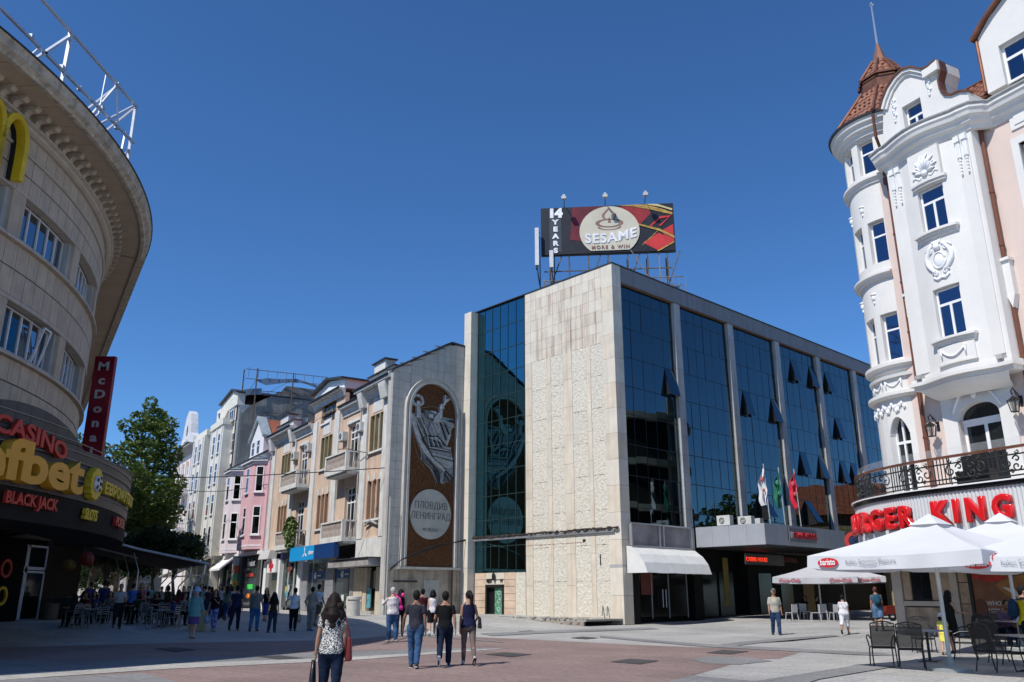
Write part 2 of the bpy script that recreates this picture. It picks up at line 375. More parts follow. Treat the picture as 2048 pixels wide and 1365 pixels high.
# green glass strip
zs = [2.95, 4.6, 6.3, 7.85, 9.52, 11.2, 12.86, 14.5, 16.12, 17.77, 19.42, 21.0]; xc = [-12.6, -11.88, -11.08, -10.28, -9.47, -8.66, -7.82]
for i in range(len(zs)-1):
    for k in range(6):
        mk = ('g', k == 0, i)
        if mk not in slabm:
            slabm[mk] = MB().box(.02, xc[k+1]-xc[k]-.02, 0, .02, .02, zs[i+1]-zs[i]-.02).mesh('pane', greengl)
        piece('pane', slabm[mk], T, (xc[k], .08, zs[i]), rot=(rnd.uniform(-.001,.001), 0, rnd.uniform(-.001,.001)))
gm = mat('green_mullion', (.02,.04,.04), .4)
for x in xc: pbox('mullion', T, gm, x-.022, x+.022, .05, .12, 2.95, 21.0)
for z in zs: pbox('mullion', T, gm, -12.62, -7.8, .055, .125, z-.022, z+.022)
pbox('glass_backing', T, dark, -12.66, -7.78, .13, .3, 2.9, 21.05)
# restaurant wall and door at its foot
for r_ in range(6):
    for (a, b_) in ((-12.6,-11.5), (-9.75,-8.7)):
        slab(b_-a, .42, mat('pink_travertine', (.60,.46,.35), .7, var=.15, sc=1.2, streak=.3, dirt=(.45,.28,.17), rnd=.06), x=a, z=.36+r_*.43+.02, y=.04)
slab(1.75, .42, stone, x=-11.5, z=2.53, y=.04); slab(1.75, .26, stone, x=-11.5, z=2.22, y=.043)
piece('stone_panel', roughmesh(.92, 2.55, 77), T, (-8.68, .03, .38))
d_ = MB().box(-11.5,-11.35,-.02,.25,.36,2.2).box(-9.9,-9.75,-.02,.25,.36,2.2).box(-11.5,-9.75,-.02,.25,2.05,2.21).build('door_frame', blackm, T)
pbox('door', T, dark, -11.35, -9.9, .2, .26, .36, 2.05)
pbox('door', T, mat('verdigris_door', (.12,.30,.20), .6, var=.5, sc=6), -10.75, -9.92, .15, .19, .38, 2.03, label='green patterned door leaf')
b = MB()
for q in range(3):
    for s_ in (-1, 1): b.tube([(-10.33+s_*(.05+.16*a/8)*math.cos(a*.8), .135, .75+q*.5+(.05+.16*a/8)*math.sin(a*.8)) for a in range(9)], .018, 5)
b.build('door_ornament', mat('verdigris_light', (.35,.55,.42), .6), T)
text('lettering', 'REST', .34, .04, blackm, T, (-11.12, .02, 2.34), bold=.008, sx=.8); text('lettering', 'N', .34, .04, blackm, T, (-9.98, .02, 2.34), bold=.008, sx=.8)
MB().ell((-10.62, -.1, 2.72), (.13,.1,.26), 8, 6).tube([(-10.62,.05,2.85),(-10.62,-.1,2.9)], .02).build('wall_lamp', blackm, T)
# steel rail with cables across at 5 m
b = MB(); b.box(-12.66, -.45, -.12, -.02, 4.98, 5.12); b.build('steel_rail', grey_metal, T)
b = MB(); b.box(-13.3, -.1, -.16, -.05, 5.16, 5.2)
for k in range(46):
    x = -13+k*.28+rnd.uniform(-.1,.1); b.box(x, x+rnd.uniform(.05,.3), -.19, -.04, 5.17+rnd.uniform(-.06,.02), 5.25+rnd.uniform(-.02,.05))
b.tube([(-13.3+i*.66, -.14+.03*math.sin(i*2.), 5.22+.03*math.sin(i*1.3)) for i in range(21)], .035, 5)
b.build('cable_bundle', mat('cable_rust', (.05,.04,.035), .9, var=.5, sc=4), T)
b = MB()
for k in range(40): x = -7.6+k*.12; b.box(x, x+rnd.uniform(.02,.09), -.02, .05, 4.5+rnd.uniform(-.02,.02), 4.53)
b.build('rust_marks', mat('rust_red', (.25,.09,.06), .9), T)
pbox('grey_band', T, greyst, -.92, .003, -.006, .5, 3.05, 3.22); pbox('slot', T, blackm, -1.62,-1.56,-.03,.02,3.2,3.8); 
pbox('vent_slot', T, blackm, -2.9,-2.7,-.03,.02,4.55,4.68)
for x in (-1.5,-1.15): MB().bar((x+.12,-.25,.5),(x,-.05,1.0),.05).build('bracket', blackm, T)
# right front: fascia, soffit, pillars, panes
PY = [.0, 6.2, 12.5, 18.8, 25.1, 31.4, 37.7, 44.0]
soff = mat('brown_soffit', (.20,.13,.09), .7)
fas = mat('fascia_stone', (.22,.22,.235), .7, var=.06, streak=.3, rnd=.05)
for k in range(36):
    y = .82+k*1.25; slabm.setdefault('fas', MB().box(-.9, .0, 0, 1.24, 20.08, 21.1).mesh('fascia_panel', fas)); piece('fascia_panel', slabm['fas'], T, (-.002, y, 0))
pbox('soffit', T, soff, -.88, -.02, .84, 45.5, 20.02, 20.07)
b = MB()
for k in range(30): b.box(-.1,-.04, 1.5+k*1.5, 1.56+k*1.5, 21.17, 21.26)
b.build('roof_stud', alum, T, kind='stuff')
for i, y in enumerate(PY[1:]):
    n = 13; h = (20.02-5.55)/n
    slabm.setdefault('pil', MB().box(-.30, -.02, 0, .68, .005, h-.005).mesh('pillar_block', greyst))
    for k in range(n): piece('pillar_block', slabm['pil'], T, (.002*(k % 2), y, 5.55+k*h))
zrow = [5.5, 6.42, 8.25, 10.08, 11.9, 13.6, 15.43, 17.28, 19.12, 20.02]
openp = {(1,5,5),(3,5,1),(3,5,5)}
opens = [(5.75,15.43),(15.0,15.43),(18.95-1.0,15.43),(21.4,19.12),(24.6,19.12),(27.6,19.12),(27.7,15.43),(18.95-.95+1.0,15.43),(21.4,11.9),(24.4,11.9),(27.7,11.9),(31.0-.9,11.9)]
tops = [(15.2,8.25),(21.5,8.25)]
used = set()
mull = mat('dark_mullion', (.01,.012,.016), .4)
for bi in range(7):
    ya = .82 if bi == 0 else PY[bi]+.68; yb = PY[bi+1]; n = 6 if bi else 5; w = (yb-ya)/n
    for k in range(n):
        y = ya+k*w
        for i in range(len(zrow)-1):
            h = zrow[i+1]-zrow[i]; key = ('b', round(w,3), i)
            if key not in slabm: slabm[key] = MB().box(0, .02, .015, w-.015, -h+.015, -.015).mesh('pane', bluegl)
            op = [q for q in opens+tops if abs(q[0]-(y+w/2)) < w/2 and abs(q[1]-zrow[i+1]) < .05]
            ang = -.21 if op and op[0] in opens else (-.5 if op else 0)
            piece('pane', slabm[key], T, (-.27, y, zrow[i+1]), rot=(0, ang+rnd.uniform(-.006,.006), rnd.uniform(-.009,.009)))
            if op:
                hh = math.sin(-ang)*h
                MB().add([(-.26,y+.01,zrow[i+1]-.02),(-.26,y+.01,zrow[i]+.02),(-.26+hh,y+.01,zrow[i]+.1)], [(0,1,2)]).build('sash_cheek', blackm, T)
        pbox('mullion', T, mull, -.28, -.242, y-.015, y+.015, 5.5, 20.02)
    for z in zrow: pbox('mullion', T, mull, -.282, -.24, ya, yb, z-.022, z+.022)
pbox('glass_backing', T, dark, -1.04, -.36, .8, 46.5, 4.3, 20.02)
# dark ground floor
gf = MB(); gf.box(-1.04, -.9, .85, 47, .0, 4.3); gf.box(-.9, .0, .83, 1.4, .0, 4.2); gf.box(-.85,-.3, 7.0,7.9,0,4.3); gf.box(-.85,-.3,13,13.9,0,4.3); gf.build('ground_floor_wall', mat('matt_black_stone', (.009,.009,.009), .7, spec=.12), T)
pbox('concrete_lintel', T, concrete, -.6, .0, .83, 6.9, 4.2, 5.5)
pbox('shop_window', T, mat('black_shop_glass', (.006,.006,.006), .12, spec=.25), -.6, -.55, 1.6, 6.8, .4, 3.2)
for y in (1.6, 3.1, 4.7, 6.5): pbox('shop_frame', T, grey_metal, -.56, -.5, y, y+.06, .3, 3.2)
MB().tube([(-.4,4.3,.9),(-.4,4.3,1.9)], .03).tube([(-.4,4.0,.9),(-.4,4.0,1.9)], .03).build('door_handle', alum, T)
pbox('shop_display', T, mat('dark_red_poster', (.12,.02,.015), .5), -.54, -.53, 2.2, 3.3, 1.6, 2.9)
for y0 in (8.6, 10.5, 15.2, 18, 21): pbox('shop_window', T, mat('black_shop_glass', (.006,.006,.006), .12, spec=.25), -.9, -.85, y0, y0+1.6, .3, 3.0)
pbox('shop_display', T, mat('yellow_panel', (.25,.17,.02), .5), -.84, -.83, 11.0, 11.6, .9, 3.9)
neon = mat('red_neon', (.9,.05,.02), .5, emit=.8)
pbox('shop_sign', T, mat('dark_sign', (.06,.05,.05), .4), -.2, -.1, 12.6, 17.4, 3.5, 4.2)
text('lettering', 'CASINO HOUSE', .36, .03, neon, T, (-.07, 13.9, 3.72), rot=(0,0,PI/2), bold=.008)
text('lettering', 'CENTRAL', .42, .03, mat('dim_red', (.25,.02,.015), .5), T, (-.6, 19.2, 3.8), rot=(0,0,PI/2), bold=.008)
# sign box and white awning at the corner
b = MB()
for (y0, y1, z0, z1) in ((.55,6.2,5.42,5.5),(.55,6.2,4.18,4.26),(.5,.6,4.18,5.5),(6.12,6.2,4.18,5.5),(3.02,3.09,4.2,5.45),(3.4,3.47,4.2,5.45)): b.box(.26,.34,y0,y1,z0,z1)
b.build('sign_frame', alum, T); pbox('blank_sign', T, mat('stained_sign', (.27,.25,.25), .7, var=.25, sc=.8), .05, .2, .62, 6.1, 4.26, 5.42)
aw = mat('white_awning', (.66,.66,.63), .7, var=.06, sc=2)
prof = [(.05,4.2),(.35,4.12),(.9,3.75),(1.25,3.3),(1.45,2.75)]
b = MB(); b.smooth = False
ya, yb = .35, 6.35
vs_ = [(x, y, z+.012*math.sin(y*3+x*4)) for x, z in prof for y in [ya+(yb-ya)*i/12 for i in range(13)]]
b.add(vs_, [(j*13+i, j*13+i+1, (j+1)*13+i+1, (j+1)*13+i) for j in range(4) for i in range(12)])
for yy in (ya, yb): b.add([(x, yy, z) for x, z in prof]+[(.05, yy, 2.75)], [list(range(6))])
o = b.build('awning', aw, None, loc=(SB[0], SB[1], 0), rot=(0,0,SBA)); tags(o, 'white barrel awning over the dark shop at the corner of the stone building', 'awning')
m_ = o.modifiers.new('thick', 'SOLIDIFY'); m_.thickness = .02
# grey canopy with sign, air conditioners, flags
cp = mat('grey_canopy_panel', (.38,.40,.44), .45, metal=.2, var=.05, rnd=.05)
c_ = thing('entrance_canopy', 'grey metal entrance canopy with three flags on the right front of the stone building', 'canopy', (SB[0], SB[1], 0), SBA)
pbox('canopy_core', c_, blackm, .06, 4.66, 7.14, 24, 4.45, 5.45)
for k in range(4): pbox('canopy_panel', c_, cp, .02+k*1.18, .02+k*1.18+1.17, 7.05, 7.13, 4.36, 5.55)
for k in range(7): pbox('canopy_panel', c_, cp, 4.67, 4.74, 7.06+k*1.4, 7.06+k*1.4+1.385, 4.38, 5.56)
pbox('canopy_soffit', c_, mat('dark_soffit', (.05,.05,.055), .5), .05, 4.7, 7.1, 17, 4.33, 4.36)
pbox('sign_plate', c_, mat('sign_plate_grey', (.22,.22,.25), .4, metal=.5), 4.80, 4.86, 9.6, 12.8, 4.62, 5.4)
text('lettering', 'GRAND MODEL', .46, .06, mat('sign_red', (.5,.02,.03), .4), c_, (4.93, 11.3, 4.85), rot=(0,0,PI/2), bold=.018, sx=.88)
MB().ell((4.93, 9.72, 5.0), (.05,.17,.2), 8, 6).build('logo', alum, c_)
# billboard with frame on the roof
bl = thing('billboard', 'large dark and red rooftop billboard with a cream disc reading SESAME on a rusty frame', 'billboard', (2.11, 55.5, 0), math.atan2(-.9, 9.55))
W_ = 9.6; z0, z1 = 25.05, 28.75
pbox('panel', bl, mat('billboard_black', (.012,.014,.022), .5, var=.2), 0, W_, 0, .25, z0, z1)
def bp(name, pts, m, d): return MB().prism([(x*W_, z0+z*(z1-z0)) for x, z in pts], -.012*d, -.012*d+.01).build(name, m, bl)
redm = mat('poster_red', (.55,.035,.035), .5, var=.15, sc=.8); dred = mat('poster_dark_red', (.12,.008,.018), .5, var=.4, sc=.6); gold = mat('poster_gold', (.48,.30,.07), .5, var=.4, sc=2, st=(1,1,6)); red2 = mat('poster_crimson', (.28,.02,.025), .5, var=.2)
bp('print', [(.22,.30),(.45,.2),(.5,1),(.24,.99)], dred, 1)
bp('print', [(.62,.99),(.80,.99),(.83,.80),(.74,.55),(.6,.95)], red2, 1)
bp('print', [(.76,.18),(.88,.38),(.99,.20),(.87,.01)], redm, 2); bp('print', [(.9,.42),(.99,.55),(.99,.2),(.955,.15)], redm, 1)
bp('print', [(.80,.50),(.90,.73),(.92,.73),(.82,.50)], redm, 2); bp('print', [(.88,.52),(.96,.70),(.90,.68),(.90,.72),(.98,.74),(.90,.52)], redm, 3)
bp('print', [(.58,.99),(.70,.96),(.85,.86),(.99,.75),(.99,.80),(.9,.90),(.8,.98),(.74,.998)], gold, 3); bp('print', [(.78,.998),(.9,.93),(.99,.84),(.99,.88),(.88,.99)], mat('poster_pale_gold', (.6,.5,.25), .5), 4)
bp('print', [(.72,.57),(.88,.42),(.995,.25),(.995,.30),(.88,.47),(.72,.60)], gold, 4); bp('print', [(.75,.12),(.87,.42),(.88,.42),(.76,.13)], gold, 3); bp('print', [(.86,.0),(.99,.19),(.99,.16),(.88,.0)], gold, 3)
cream = mat('poster_cream', (.58,.53,.42), .5, var=.08, sc=.5)
bp('print', [(.516+.225*math.cos(a*PI/18)*1., .45+.53*math.sin(a*PI/18)) for a in range(-5, 24) if .45+.53*math.sin(a*PI/18) > .02], cream, 5)
mauve = mat('poster_mauve', (.26,.15,.12), .5); pale = mat('poster_white', (.8,.8,.84), .5)
def ring(cx, cz, rx, rz, w, a0, a1, m, d, n=26):
    b = MB(); P = []
    for s_ in (1, 1-w):
        r_ = [(W_*(cx+rx*s_*math.cos(rad(a0+(a1-a0)*i/n))), -.012*d, z0+(z1-z0)*(cz+rz*s_*math.sin(rad(a0+(a1-a0)*i/n)))) for i in range(n+1)]; P.append(r_)
    b.add(P[0]+P[1], [(i, i+1, n+2+i, n+1+i) for i in range(n)]); b.build('print', m, bl)
ring(.517,.62,.105,.095,.28,0,360,mauve,6); ring(.517,.54,.09,.07,.22,180,360,mauve,6)
b = MB(); fl = [(.49,.70),(.465,.74),(.462,.80),(.485,.87),(.517,.96),(.545,.87),(.572,.80),(.57,.73),(.545,.69)]; fi = [(.50,.70),(.482,.745),(.482,.80),(.497,.85),(.515,.91),(.53,.85),(.552,.80),(.552,.74),(.537,.70)]
n = len(fl); P = [(x*W_, -.075, z0+z*(z1-z0)) for x, z in fl+fi]; b.add(P, [(i, i+1, n+i+1, n+i) for i in range(n-1)]); b.build('print', mauve, bl)
bp('print', [(.505,.63),(.532,.63),(.518,.76)], mauve, 6)
def arcw(v): return Vector((v.x, v.y, v.z+.055*v.x*v.x-.35+.10*v.x))
text('lettering', 'SESAME', 1.02, .02, pale, bl, (.524*W_, -.09, z0+1.15), bold=.025, space=1.12, warp=arcw)
text('lettering', 'MORE & WIN', .36, .02, mauve, bl, (.52*W_, -.085, z0+.30), bold=.01, space=1.35)
text('lettering', '14', .92, .02, pale, bl, (.11*W_, -.03, z0+2.95), bold=.07, sx=1.1)
pbox('print', bl, mat('poster_slate', (.04,.055,.07), .5), .065*W_, .155*W_, -.012, -.002, z0+.2, z1-.4)
for k, ch in enumerate('YEARS'): text('lettering', ch, .5, .02, pale, bl, (.11*W_, -.03, z0+2.38-k*.56), bold=.028, sx=1.25)
for x in (.18, .49, .79):
    MB().tube([(x*W_,0,z1),(x*W_,-.1,z1+.25),(x*W_+.02,-.9,z1+.3)], .03).build('lamp_arm', blackm, bl)
    MB().box(x*W_-.17,x*W_+.17,-1.05,-.75,z1+.22,z1+.42).box(x*W_-.08,x*W_+.08,-.95,-.85,z1+.42,z1+.6).build('lamp', mat('lamp_grey', (.5,.52,.5), .5), bl)
# frame legs
b = MB()
for k in range(7):
    x = .6+k*1.4
    b.bar((x,.15,21.3),(x,.15,z0+.1),.09); b.bar((x,1.4,21.3),(x,1.4,z0),.07)
    if k % 2 == 0: b.bar((x+.9,.15,z0),(x,.3,22.6),.07); b.bar((x,.15,z0),(x,2.6,21.3),.08)
for z in (22.5, 23.8): b.bar((.2,.15,z),(W_-.3,.15,z),.07)
b.bar((0,.2,z0),(W_,.2,z0-.02),.12)
b.build('support_frame', rust, bl)
lat = mat('old_lattice_steel', (.20,.185,.17), .7, var=.3, sc=4)
b = MB(); cr_ = MB()
for z in (21.75, 22.25, 22.9): b.bar((.2,-.35,z),(W_+.35,-.35,z),.06); b.bar((.3,1.7,z),(W_+.3,1.7,z),.06)
for k in range(24): x = .2+k*.43; b.bar((x,-.35,21.75),(x,-.35,22.9),.04)
b.bar((.2,-.35,21.2),(.2,-.35,23),.08); b.bar((.2,-.35,22.9),(1.2,-.3,21.3),.06); b.bar((8.4,-.3,21.2),(8.4,.2,z0),.07); b.bar((6.4,-.3,z0),(8.4,-.3,21.4),.06)
for k in range(12): x = .3+k*.8; b.bar((x,.8,21.3),(x,.8,22.9),.05); b.bar((x,.8,21.4),(x+.8,.8,22.8),.04)
b.build('lattice', lat, bl)
for (x, z_, h) in ((-.28, 24.1, 2.9), (.75, 23.9, 1.3)):
    an = thing('mobile_antenna', 'tall white panel antenna at the left end of the billboard' if h > 2 else 'short white panel antenna under the left end of the billboard', 'antenna', (2.11, 55.5, 0), math.atan2(-.9, 9.55), group='mobile phone antennas on the roof')
    MB().box(x-.14,x+.14,-.5,-.35,z_,z_+h).build('panel', mat('antenna_white', (.62,.63,.64), .5), an)
    MB().bar((x+.2,-.2,21.2),(x+.2,-.2,z_+h*.8),.07).bar((x,-.4,z_+.3),(x+.2,-.2,z_+.3),.05).bar((x,-.4,z_+h-.3),(x+.2,-.2,z_+h-.3),.05).build('mast', blackm, an)
    MB().tube([(x,-.42,z_),(x+.05,-.45,z_-.6),(x+.15,-.3,z_-1.4),(x+.5,-.2,21.4)], .05, 5).box(x-.08,x+.08,-.5,-.38,z_-.35,z_).build('cable', blackm, an)
# plinth terrace in front of the stone wall
pl_ = thing('terrace_platform', 'broken stone terrace platform with exposed pipes in front of the blind stone wall', 'platform', (SB[0], SB[1], 0), SBA)
pst = mat('plinth_stone', (.30,.26,.22), .8, var=.2, sc=2, streak=.3)
pbox('platform_top', pl_, mat('terrace_slab', (.33,.31,.27), .8, var=.2, sc=1.5), -12.6, -.1, -3.0, 0, .26, .36)
pbox('side_slab_or_void', pl_, pst, -4.7, -.25, -3.0, -2.9, .0, .26)
pbox('side_slab_or_void', pl_, mat('dark_void', (.02,.018,.016), .9), -12.6, -4.7, -2.75, -2.7, .0, .26)  # near-black sheet: shade of the hollow behind the pipes, put in as colour
for (x0, x1) in ((-12.4,-10.2),(-10.1,-8.1),(-8.0,-6.4)): MB().tube([(x0,-2.95,.13),(x1,-2.95,.13)], .085, 10).build('pipe', mat('old_pipe', (.42,.40,.37), .6, var=.2), pl_)
b = MB()
for k in range(150):
    x = rnd.uniform(-6.4,-.15) if k % 3 else rnd.uniform(-12.4,-.2); s_ = rnd.uniform(.04,.13); z = .36 if k % 2 else rnd.uniform(.02,.3)
    y = -3.0+rnd.uniform(-.08,.25)
    b.box(x, x+s_*1.6, y, y+s_, z-.02, z+s_*.5)
b.build('rubble', mat('rubble_stone', (.25,.23,.21), .9, var=.35, sc=9), pl_, kind='stuff')
# ================================================================ facade helpers (root frame: x along the wall, y inwards, z up)
def cells(b, x0, x1, z0, z1, y0, y1, ops):
    xs = sorted(set([x0, x1]+[q for o in ops for q in (o[0], o[1]) if x0 < q < x1])); zs = sorted(set([z0, z1]+[q for o in ops for q in (o[2], o[3]) if z0 < q < z1]))
    for j in range(len(zs)-1):
        run = None
        for i in range(len(xs)-1):
            cx, cz = (xs[i]+xs[i+1])/2, (zs[j]+zs[j+1])/2
            hole = any(o[0] < cx < o[1] and o[2] < cz < o[3] for o in ops)
            if not hole: run = (run[0], xs[i+1]) if run else (xs[i], xs[i+1])
            if (hole or i == len(xs)-2) and run: b.box(run[0], run[1], y0, y1, zs[j], zs[j+1]); run = None
    return b
def window(par, x0, x1, z0, z1, y, cols=(.5,), rows=(.68,), fm=None, gm=None, fw=.06, sill=True, name='window', sillm=None, label=None, nosplit_top=False):
    """frame mesh as the part, panes as its sub-parts"""
    fm = fm or white_f; gm = gm or winglass; w, h = x1-x0, z1-z0; b = MB()
    b.box(0,w,0,.07,0,fw).box(0,w,0,.07,h-fw,h).box(0,fw,0,.07,fw,h-fw).box(w-fw,w,0,.07,fw,h-fw)
    vx = [0]+[c*w for c in cols]+[w]; vz = [0]+[r*h for r in rows]+[h]
    for c in cols: b.box(c*w-fw*.6, c*w+fw*.6, .004, .066, fw, (rows[-1]*h if nosplit_top and rows else h-fw))
    for r in rows: b.box(fw, w-fw, .008, .062, r*h-fw*.6, r*h+fw*.6)
    f = b.build(name, fm, par, loc=(x0, y, z0)); 
    if label: f['label'] = label
    for j in range(len(vz)-1):
        vv = [0, w] if (nosplit_top and j == len(vz)-2) else vx
        for i in range(len(vv)-1): MB().box(vv[i]+fw*.5, vv[i+1]-fw*.5, .03, .045, vz[j]+fw*.5, vz[j+1]-fw*.5).build('pane', gm, f, rot=(random.uniform(-.006,.006), 0, random.uniform(-.008,.008)))
    if sill: MB().box(-.12, w+.12, -(y if y > .02 else 0)-.14, 0, -.12, 0).build('sill', sillm or white_p, f)
    return f
def ac_unit(par, x, y, z, w=.85, h=.62, d=.38):
    f = MB().box(0,w,-d,0,0,h).box(.05,.1,-d,.25,-.08,0).box(w-.1,w-.05,-d,.25,-.08,0).build('air_conditioner', mat('ac_white', (.55,.55,.53), .5, var=.06), par, loc=(x, y, z))
    b = MB(); b.arc([(.22,-.01),(.22,.01),(.19,.01),(.19,-.01)], 0, 0, 0, 360, 16, True)
    for r in (.05,.1,.15): b.arc([(r,-.005),(r,.005),(r+.01,.005),(r+.01,-.005)], 0, 0, 0, 360, 12, True)
    b.build('fan_grille', blackm, f, loc=(w*.42, -d-.01, h*.5), rot=(PI/2, 0, 0))
    return f
def balcony(par, x0, x1, d, z, h=1.05, m=None, bm=None, th=.28):
    m = m or plw; s = MB().box(x0, x1, -d, 0, z-th, z).box(x0+.15, x1-.15, -d+.15, 0, z-th-.14, z-th).build('balcony', m, par)
    b = MB(); b.box(x0,x0+.22,-d,-d+.22,z,z+h).box(x1-.22,x1,-d,-d+.22,z,z+h).box(x0,x1,-d-.02,-d+.2,z+h,z+h+.11).box(x0+.0,x0+.2,-d+.2,0,z+h,z+h+.11).box(x1-.2,x1,-d+.2,0,z+h,z+h+.11).box(x0+.2,x1-.2,-d+.02,-d+.18,z,z+.09)
    b.build('parapet', m, s)
    b = MB(); n = int((x1-x0-.5)/.17)
    for k in range(n):
        x = x0+.3+k*(x1-x0-.6)/(n-1); b.rings([(x,-d+.1,z+.09+q*(h-.09),r,r) for q, r in ((0,.055),(.3,.06),(.55,.03),(.8,.045),(1,.05))], 6)
    for xx in (x0+.1, x1-.1):
        for k in range(int((d-.3)/.17)): b.rings([(xx,-d+.36+k*.17,z+.0+q*h,r,r) for q, r in ((0,.055),(.3,.06),(.55,.03),(.8,.045),(1,.05))], 6)
    b.build('balusters', bm or mat('baluster_stone', (.42,.36,.31), .8, var=.2, sc=5), s, kind='stuff')
    return s
plw = mat('weathered_white_plaster', (.63,.63,.60), .8, var=.10, sc=1.5, bump=.25, bsc=6, streak=.6, dirt=(.33,.30,.26))
olive = mat('olive_frame', (.27,.22,.12), .7, var=.15)
bframe = mat('brown_frame', (.22,.12,.07), .7, var=.2)
tile_m = mat('red_roof_tile', (.34,.105,.055), .8, var=.35, sc=4, bump=.3, rnd=.3)
def tiles(par, x0, x1, y0, y1, z0, z1, m=tile_m, tw=.24, th=.32, yaxis=True, maxn=999):
    """rows of curved tiles on a slope rising with y"""
    L = math.hypot(y1-y0, z1-z0); a = math.atan2(z1-z0, y1-y0)
    b = MB(); b.smooth = False
    for s_ in range(5):
        t0 = PI*s_/5; t1 = PI*(s_+1)/5
        b.add([(tw/2-tw/2*math.cos(t0), 0, .01+.09*math.sin(t0)), (tw/2-tw/2*math.cos(t1), 0, .01+.09*math.sin(t1)), (tw/2-tw/2*.92*math.cos(t1), th*1.12, -.02+.07*math.sin(t1)), (tw/2-tw/2*.92*math.cos(t0), th*1.12, -.02+.07*math.sin(t0))], [(0,1,2,3)])
    b.add([(tw/2-tw/2*math.cos(PI*k/5), 0, .01+.09*math.sin(PI*k/5)) for k in range(6)], [list(range(6))])
    me = b.mesh('tile', m); nx = max(1, int((x1-x0)/tw)); ny = max(1, int(L/th)); n = 0
    for j in range(ny):
        for i in range(nx):
            if n >= maxn: return
            n += 1
            piece('roof_tile', me, par, (x0+i*tw, y0+j*th*math.cos(a), z0+j*th*math.sin(a)+.03), rot=(a, 0, random.uniform(-.02,.02)))
# ================================================================ mural wall
mu = thing('mural_building', 'grey stone gable wall with an arched brown mosaic of a trumpeter above a stone disc', 'building', (SB[0], SB[1], 0), SBA)
mw = mat('mural_limestone', (.46,.45,.42), .75, var=.10, sc=.9, bump=.12, streak=.45, dirt=(.26,.25,.22), rnd=.05)
XM = -13.38
def my(y): return y+.15     # distance along the wall (local y)
prof = [(-6.55,.3),(-.05,.3),(-.05,18.45),(-1.75,18.5),(-6.55,15.75)]
MB().prism([(y, z-.01) for y, z in prof], XM-.5, XM-.1, 'x').build('wall', mw, mu)
def roofz(y): return 18.5-(-1.75-y)*(2.75/4.8) if y < -1.75 else 18.5
rr = random.Random(5)
for r_ in range(31):
    z = .4+r_*.59
    n = 7; off = .45 if r_ % 2 else 0
    ys_ = [-6.54]+[-6.54+off+k*.95+(.48 if not off else 0) for k in range(7)]+[-.06]; ys_ = sorted(y for y in set(ys_) if -6.55 <= y <= -.05)
    for y0, y1 in zip(ys_, ys_[1:]):
        if y1-y0 < .1: continue
        if -5.35 < (y0+y1)/2 < -1.0 and 3.4 < z+.3 < 14.4: 
            if y0 > -5.3 and y1 < -1.1: continue
        zt0, zt1 = min(z+.58, roofz(y0)), min(z+.58, roofz(y1))
        if zt0 <= z+.02 and zt1 <= z+.02: continue
        zt0 = max(zt0, z+.01); zt1 = max(zt1, z+.01)
        MB().prism([(y0+.006,z),(y1-.006,z),(y1-.006,zt1),(y0+.006,zt0)], XM-.12, XM-rr.uniform(0,.006), 'x').build('stone_slab', mw, mu)
MB().prism([(-6.65,15.72),(-6.65,15.84),(-1.75,18.66),(.0,18.6),(.0,18.48),(-1.75,18.54)], XM-.6, XM+.1, 'x').build('roof_edge', roofedge, mu)
# arch frame (steps) and mosaic
YC = -3.22; AR = 1.93; ZB = 3.3; ZS = 15.3-AR
def archpts(r, zb, n=20): return [(YC+r, zb)]+[(YC+r*math.cos(PI*k/n), ZS+r*math.sin(PI*k/n)) for k in range(n+1)]+[(YC-r, zb)]
def archband(r0, r1, x0, x1, m, name, zb=ZB):
    A = archpts(r0, zb); B = archpts(r1, zb); n = len(A); vs_ = [(x0, *p) for p in A]+[(x0, *p) for p in B]+[(x1, *p) for p in A]+[(x1, *p) for p in B]
    fs = []
    for i in range(n-1): fs += [(i,i+1,n+i+1,n+i),(2*n+i,2*n+i+1,3*n+i+1,3*n+i),(i,i+1,2*n+i+1,2*n+i),(n+i,n+i+1,3*n+i+1,3*n+i)]
    fs += [(0,n,3*n,2*n),(n-1,2*n-1,4*n-1,3*n-1)]
    return MB().add(vs_, fs).build(name, m, mu)
lime = mat('pale_limestone', (.50,.48,.44), .75, var=.1, streak=.3)
archband(AR+.0, AR+.16, XM-.2, XM+.28, lime, 'arch_moulding'); archband(AR+.16, AR+.34, XM-.1, XM+.17, mw, 'arch_moulding'); archband(AR+.34, AR+.40, XM-.1, XM+.24, lime, 'arch_moulding')
mosaic = pattern('brown_mosaic', 'noisef', [(.070,.024,.008),(.095,.033,.012),(.085,.029,.010),(.36,.21,.10)], 26, .7, .80, vec=(1,1,1))
MB().prism(archpts(AR-.002, ZB-.0), XM-.06, XM+.02, 'x').build('mosaic', mosaic, mu)
pbox('moulding_foot', mu, lime, XM-.05, XM+.32, YC-AR-.5, YC+AR+.5, ZB-.16, ZB-.02)
# disc
MB().prism([(YC+1.66*math.cos(PI*k/24), 6.62+1.6*math.sin(PI*k/24)) for k in range(48)], XM+.02, XM+.12, 'x').build('disc', mat('disc_stone', (.46,.44,.40), .75, var=.12, sc=1), mu)
inc = mat('incised_letter', (.17,.16,.14), .8)
for s_, z_, sz_ in (('ПЛОВДИВ', 6.95, .62), ('ЛЕНИНГРАД', 6.28, .60), ('MCMLXXV', 5.5, .34)):
    text('lettering', s_, sz_, .02, inc, mu, (XM+.135, YC, z_), rot=(0,0,PI/2), sx=.86 if sz_ > .5 else .8, bold=-.004)
# relief figure: flying herald with wreath and trumpet, cut from grey stone plates
RZ = lambda z: z
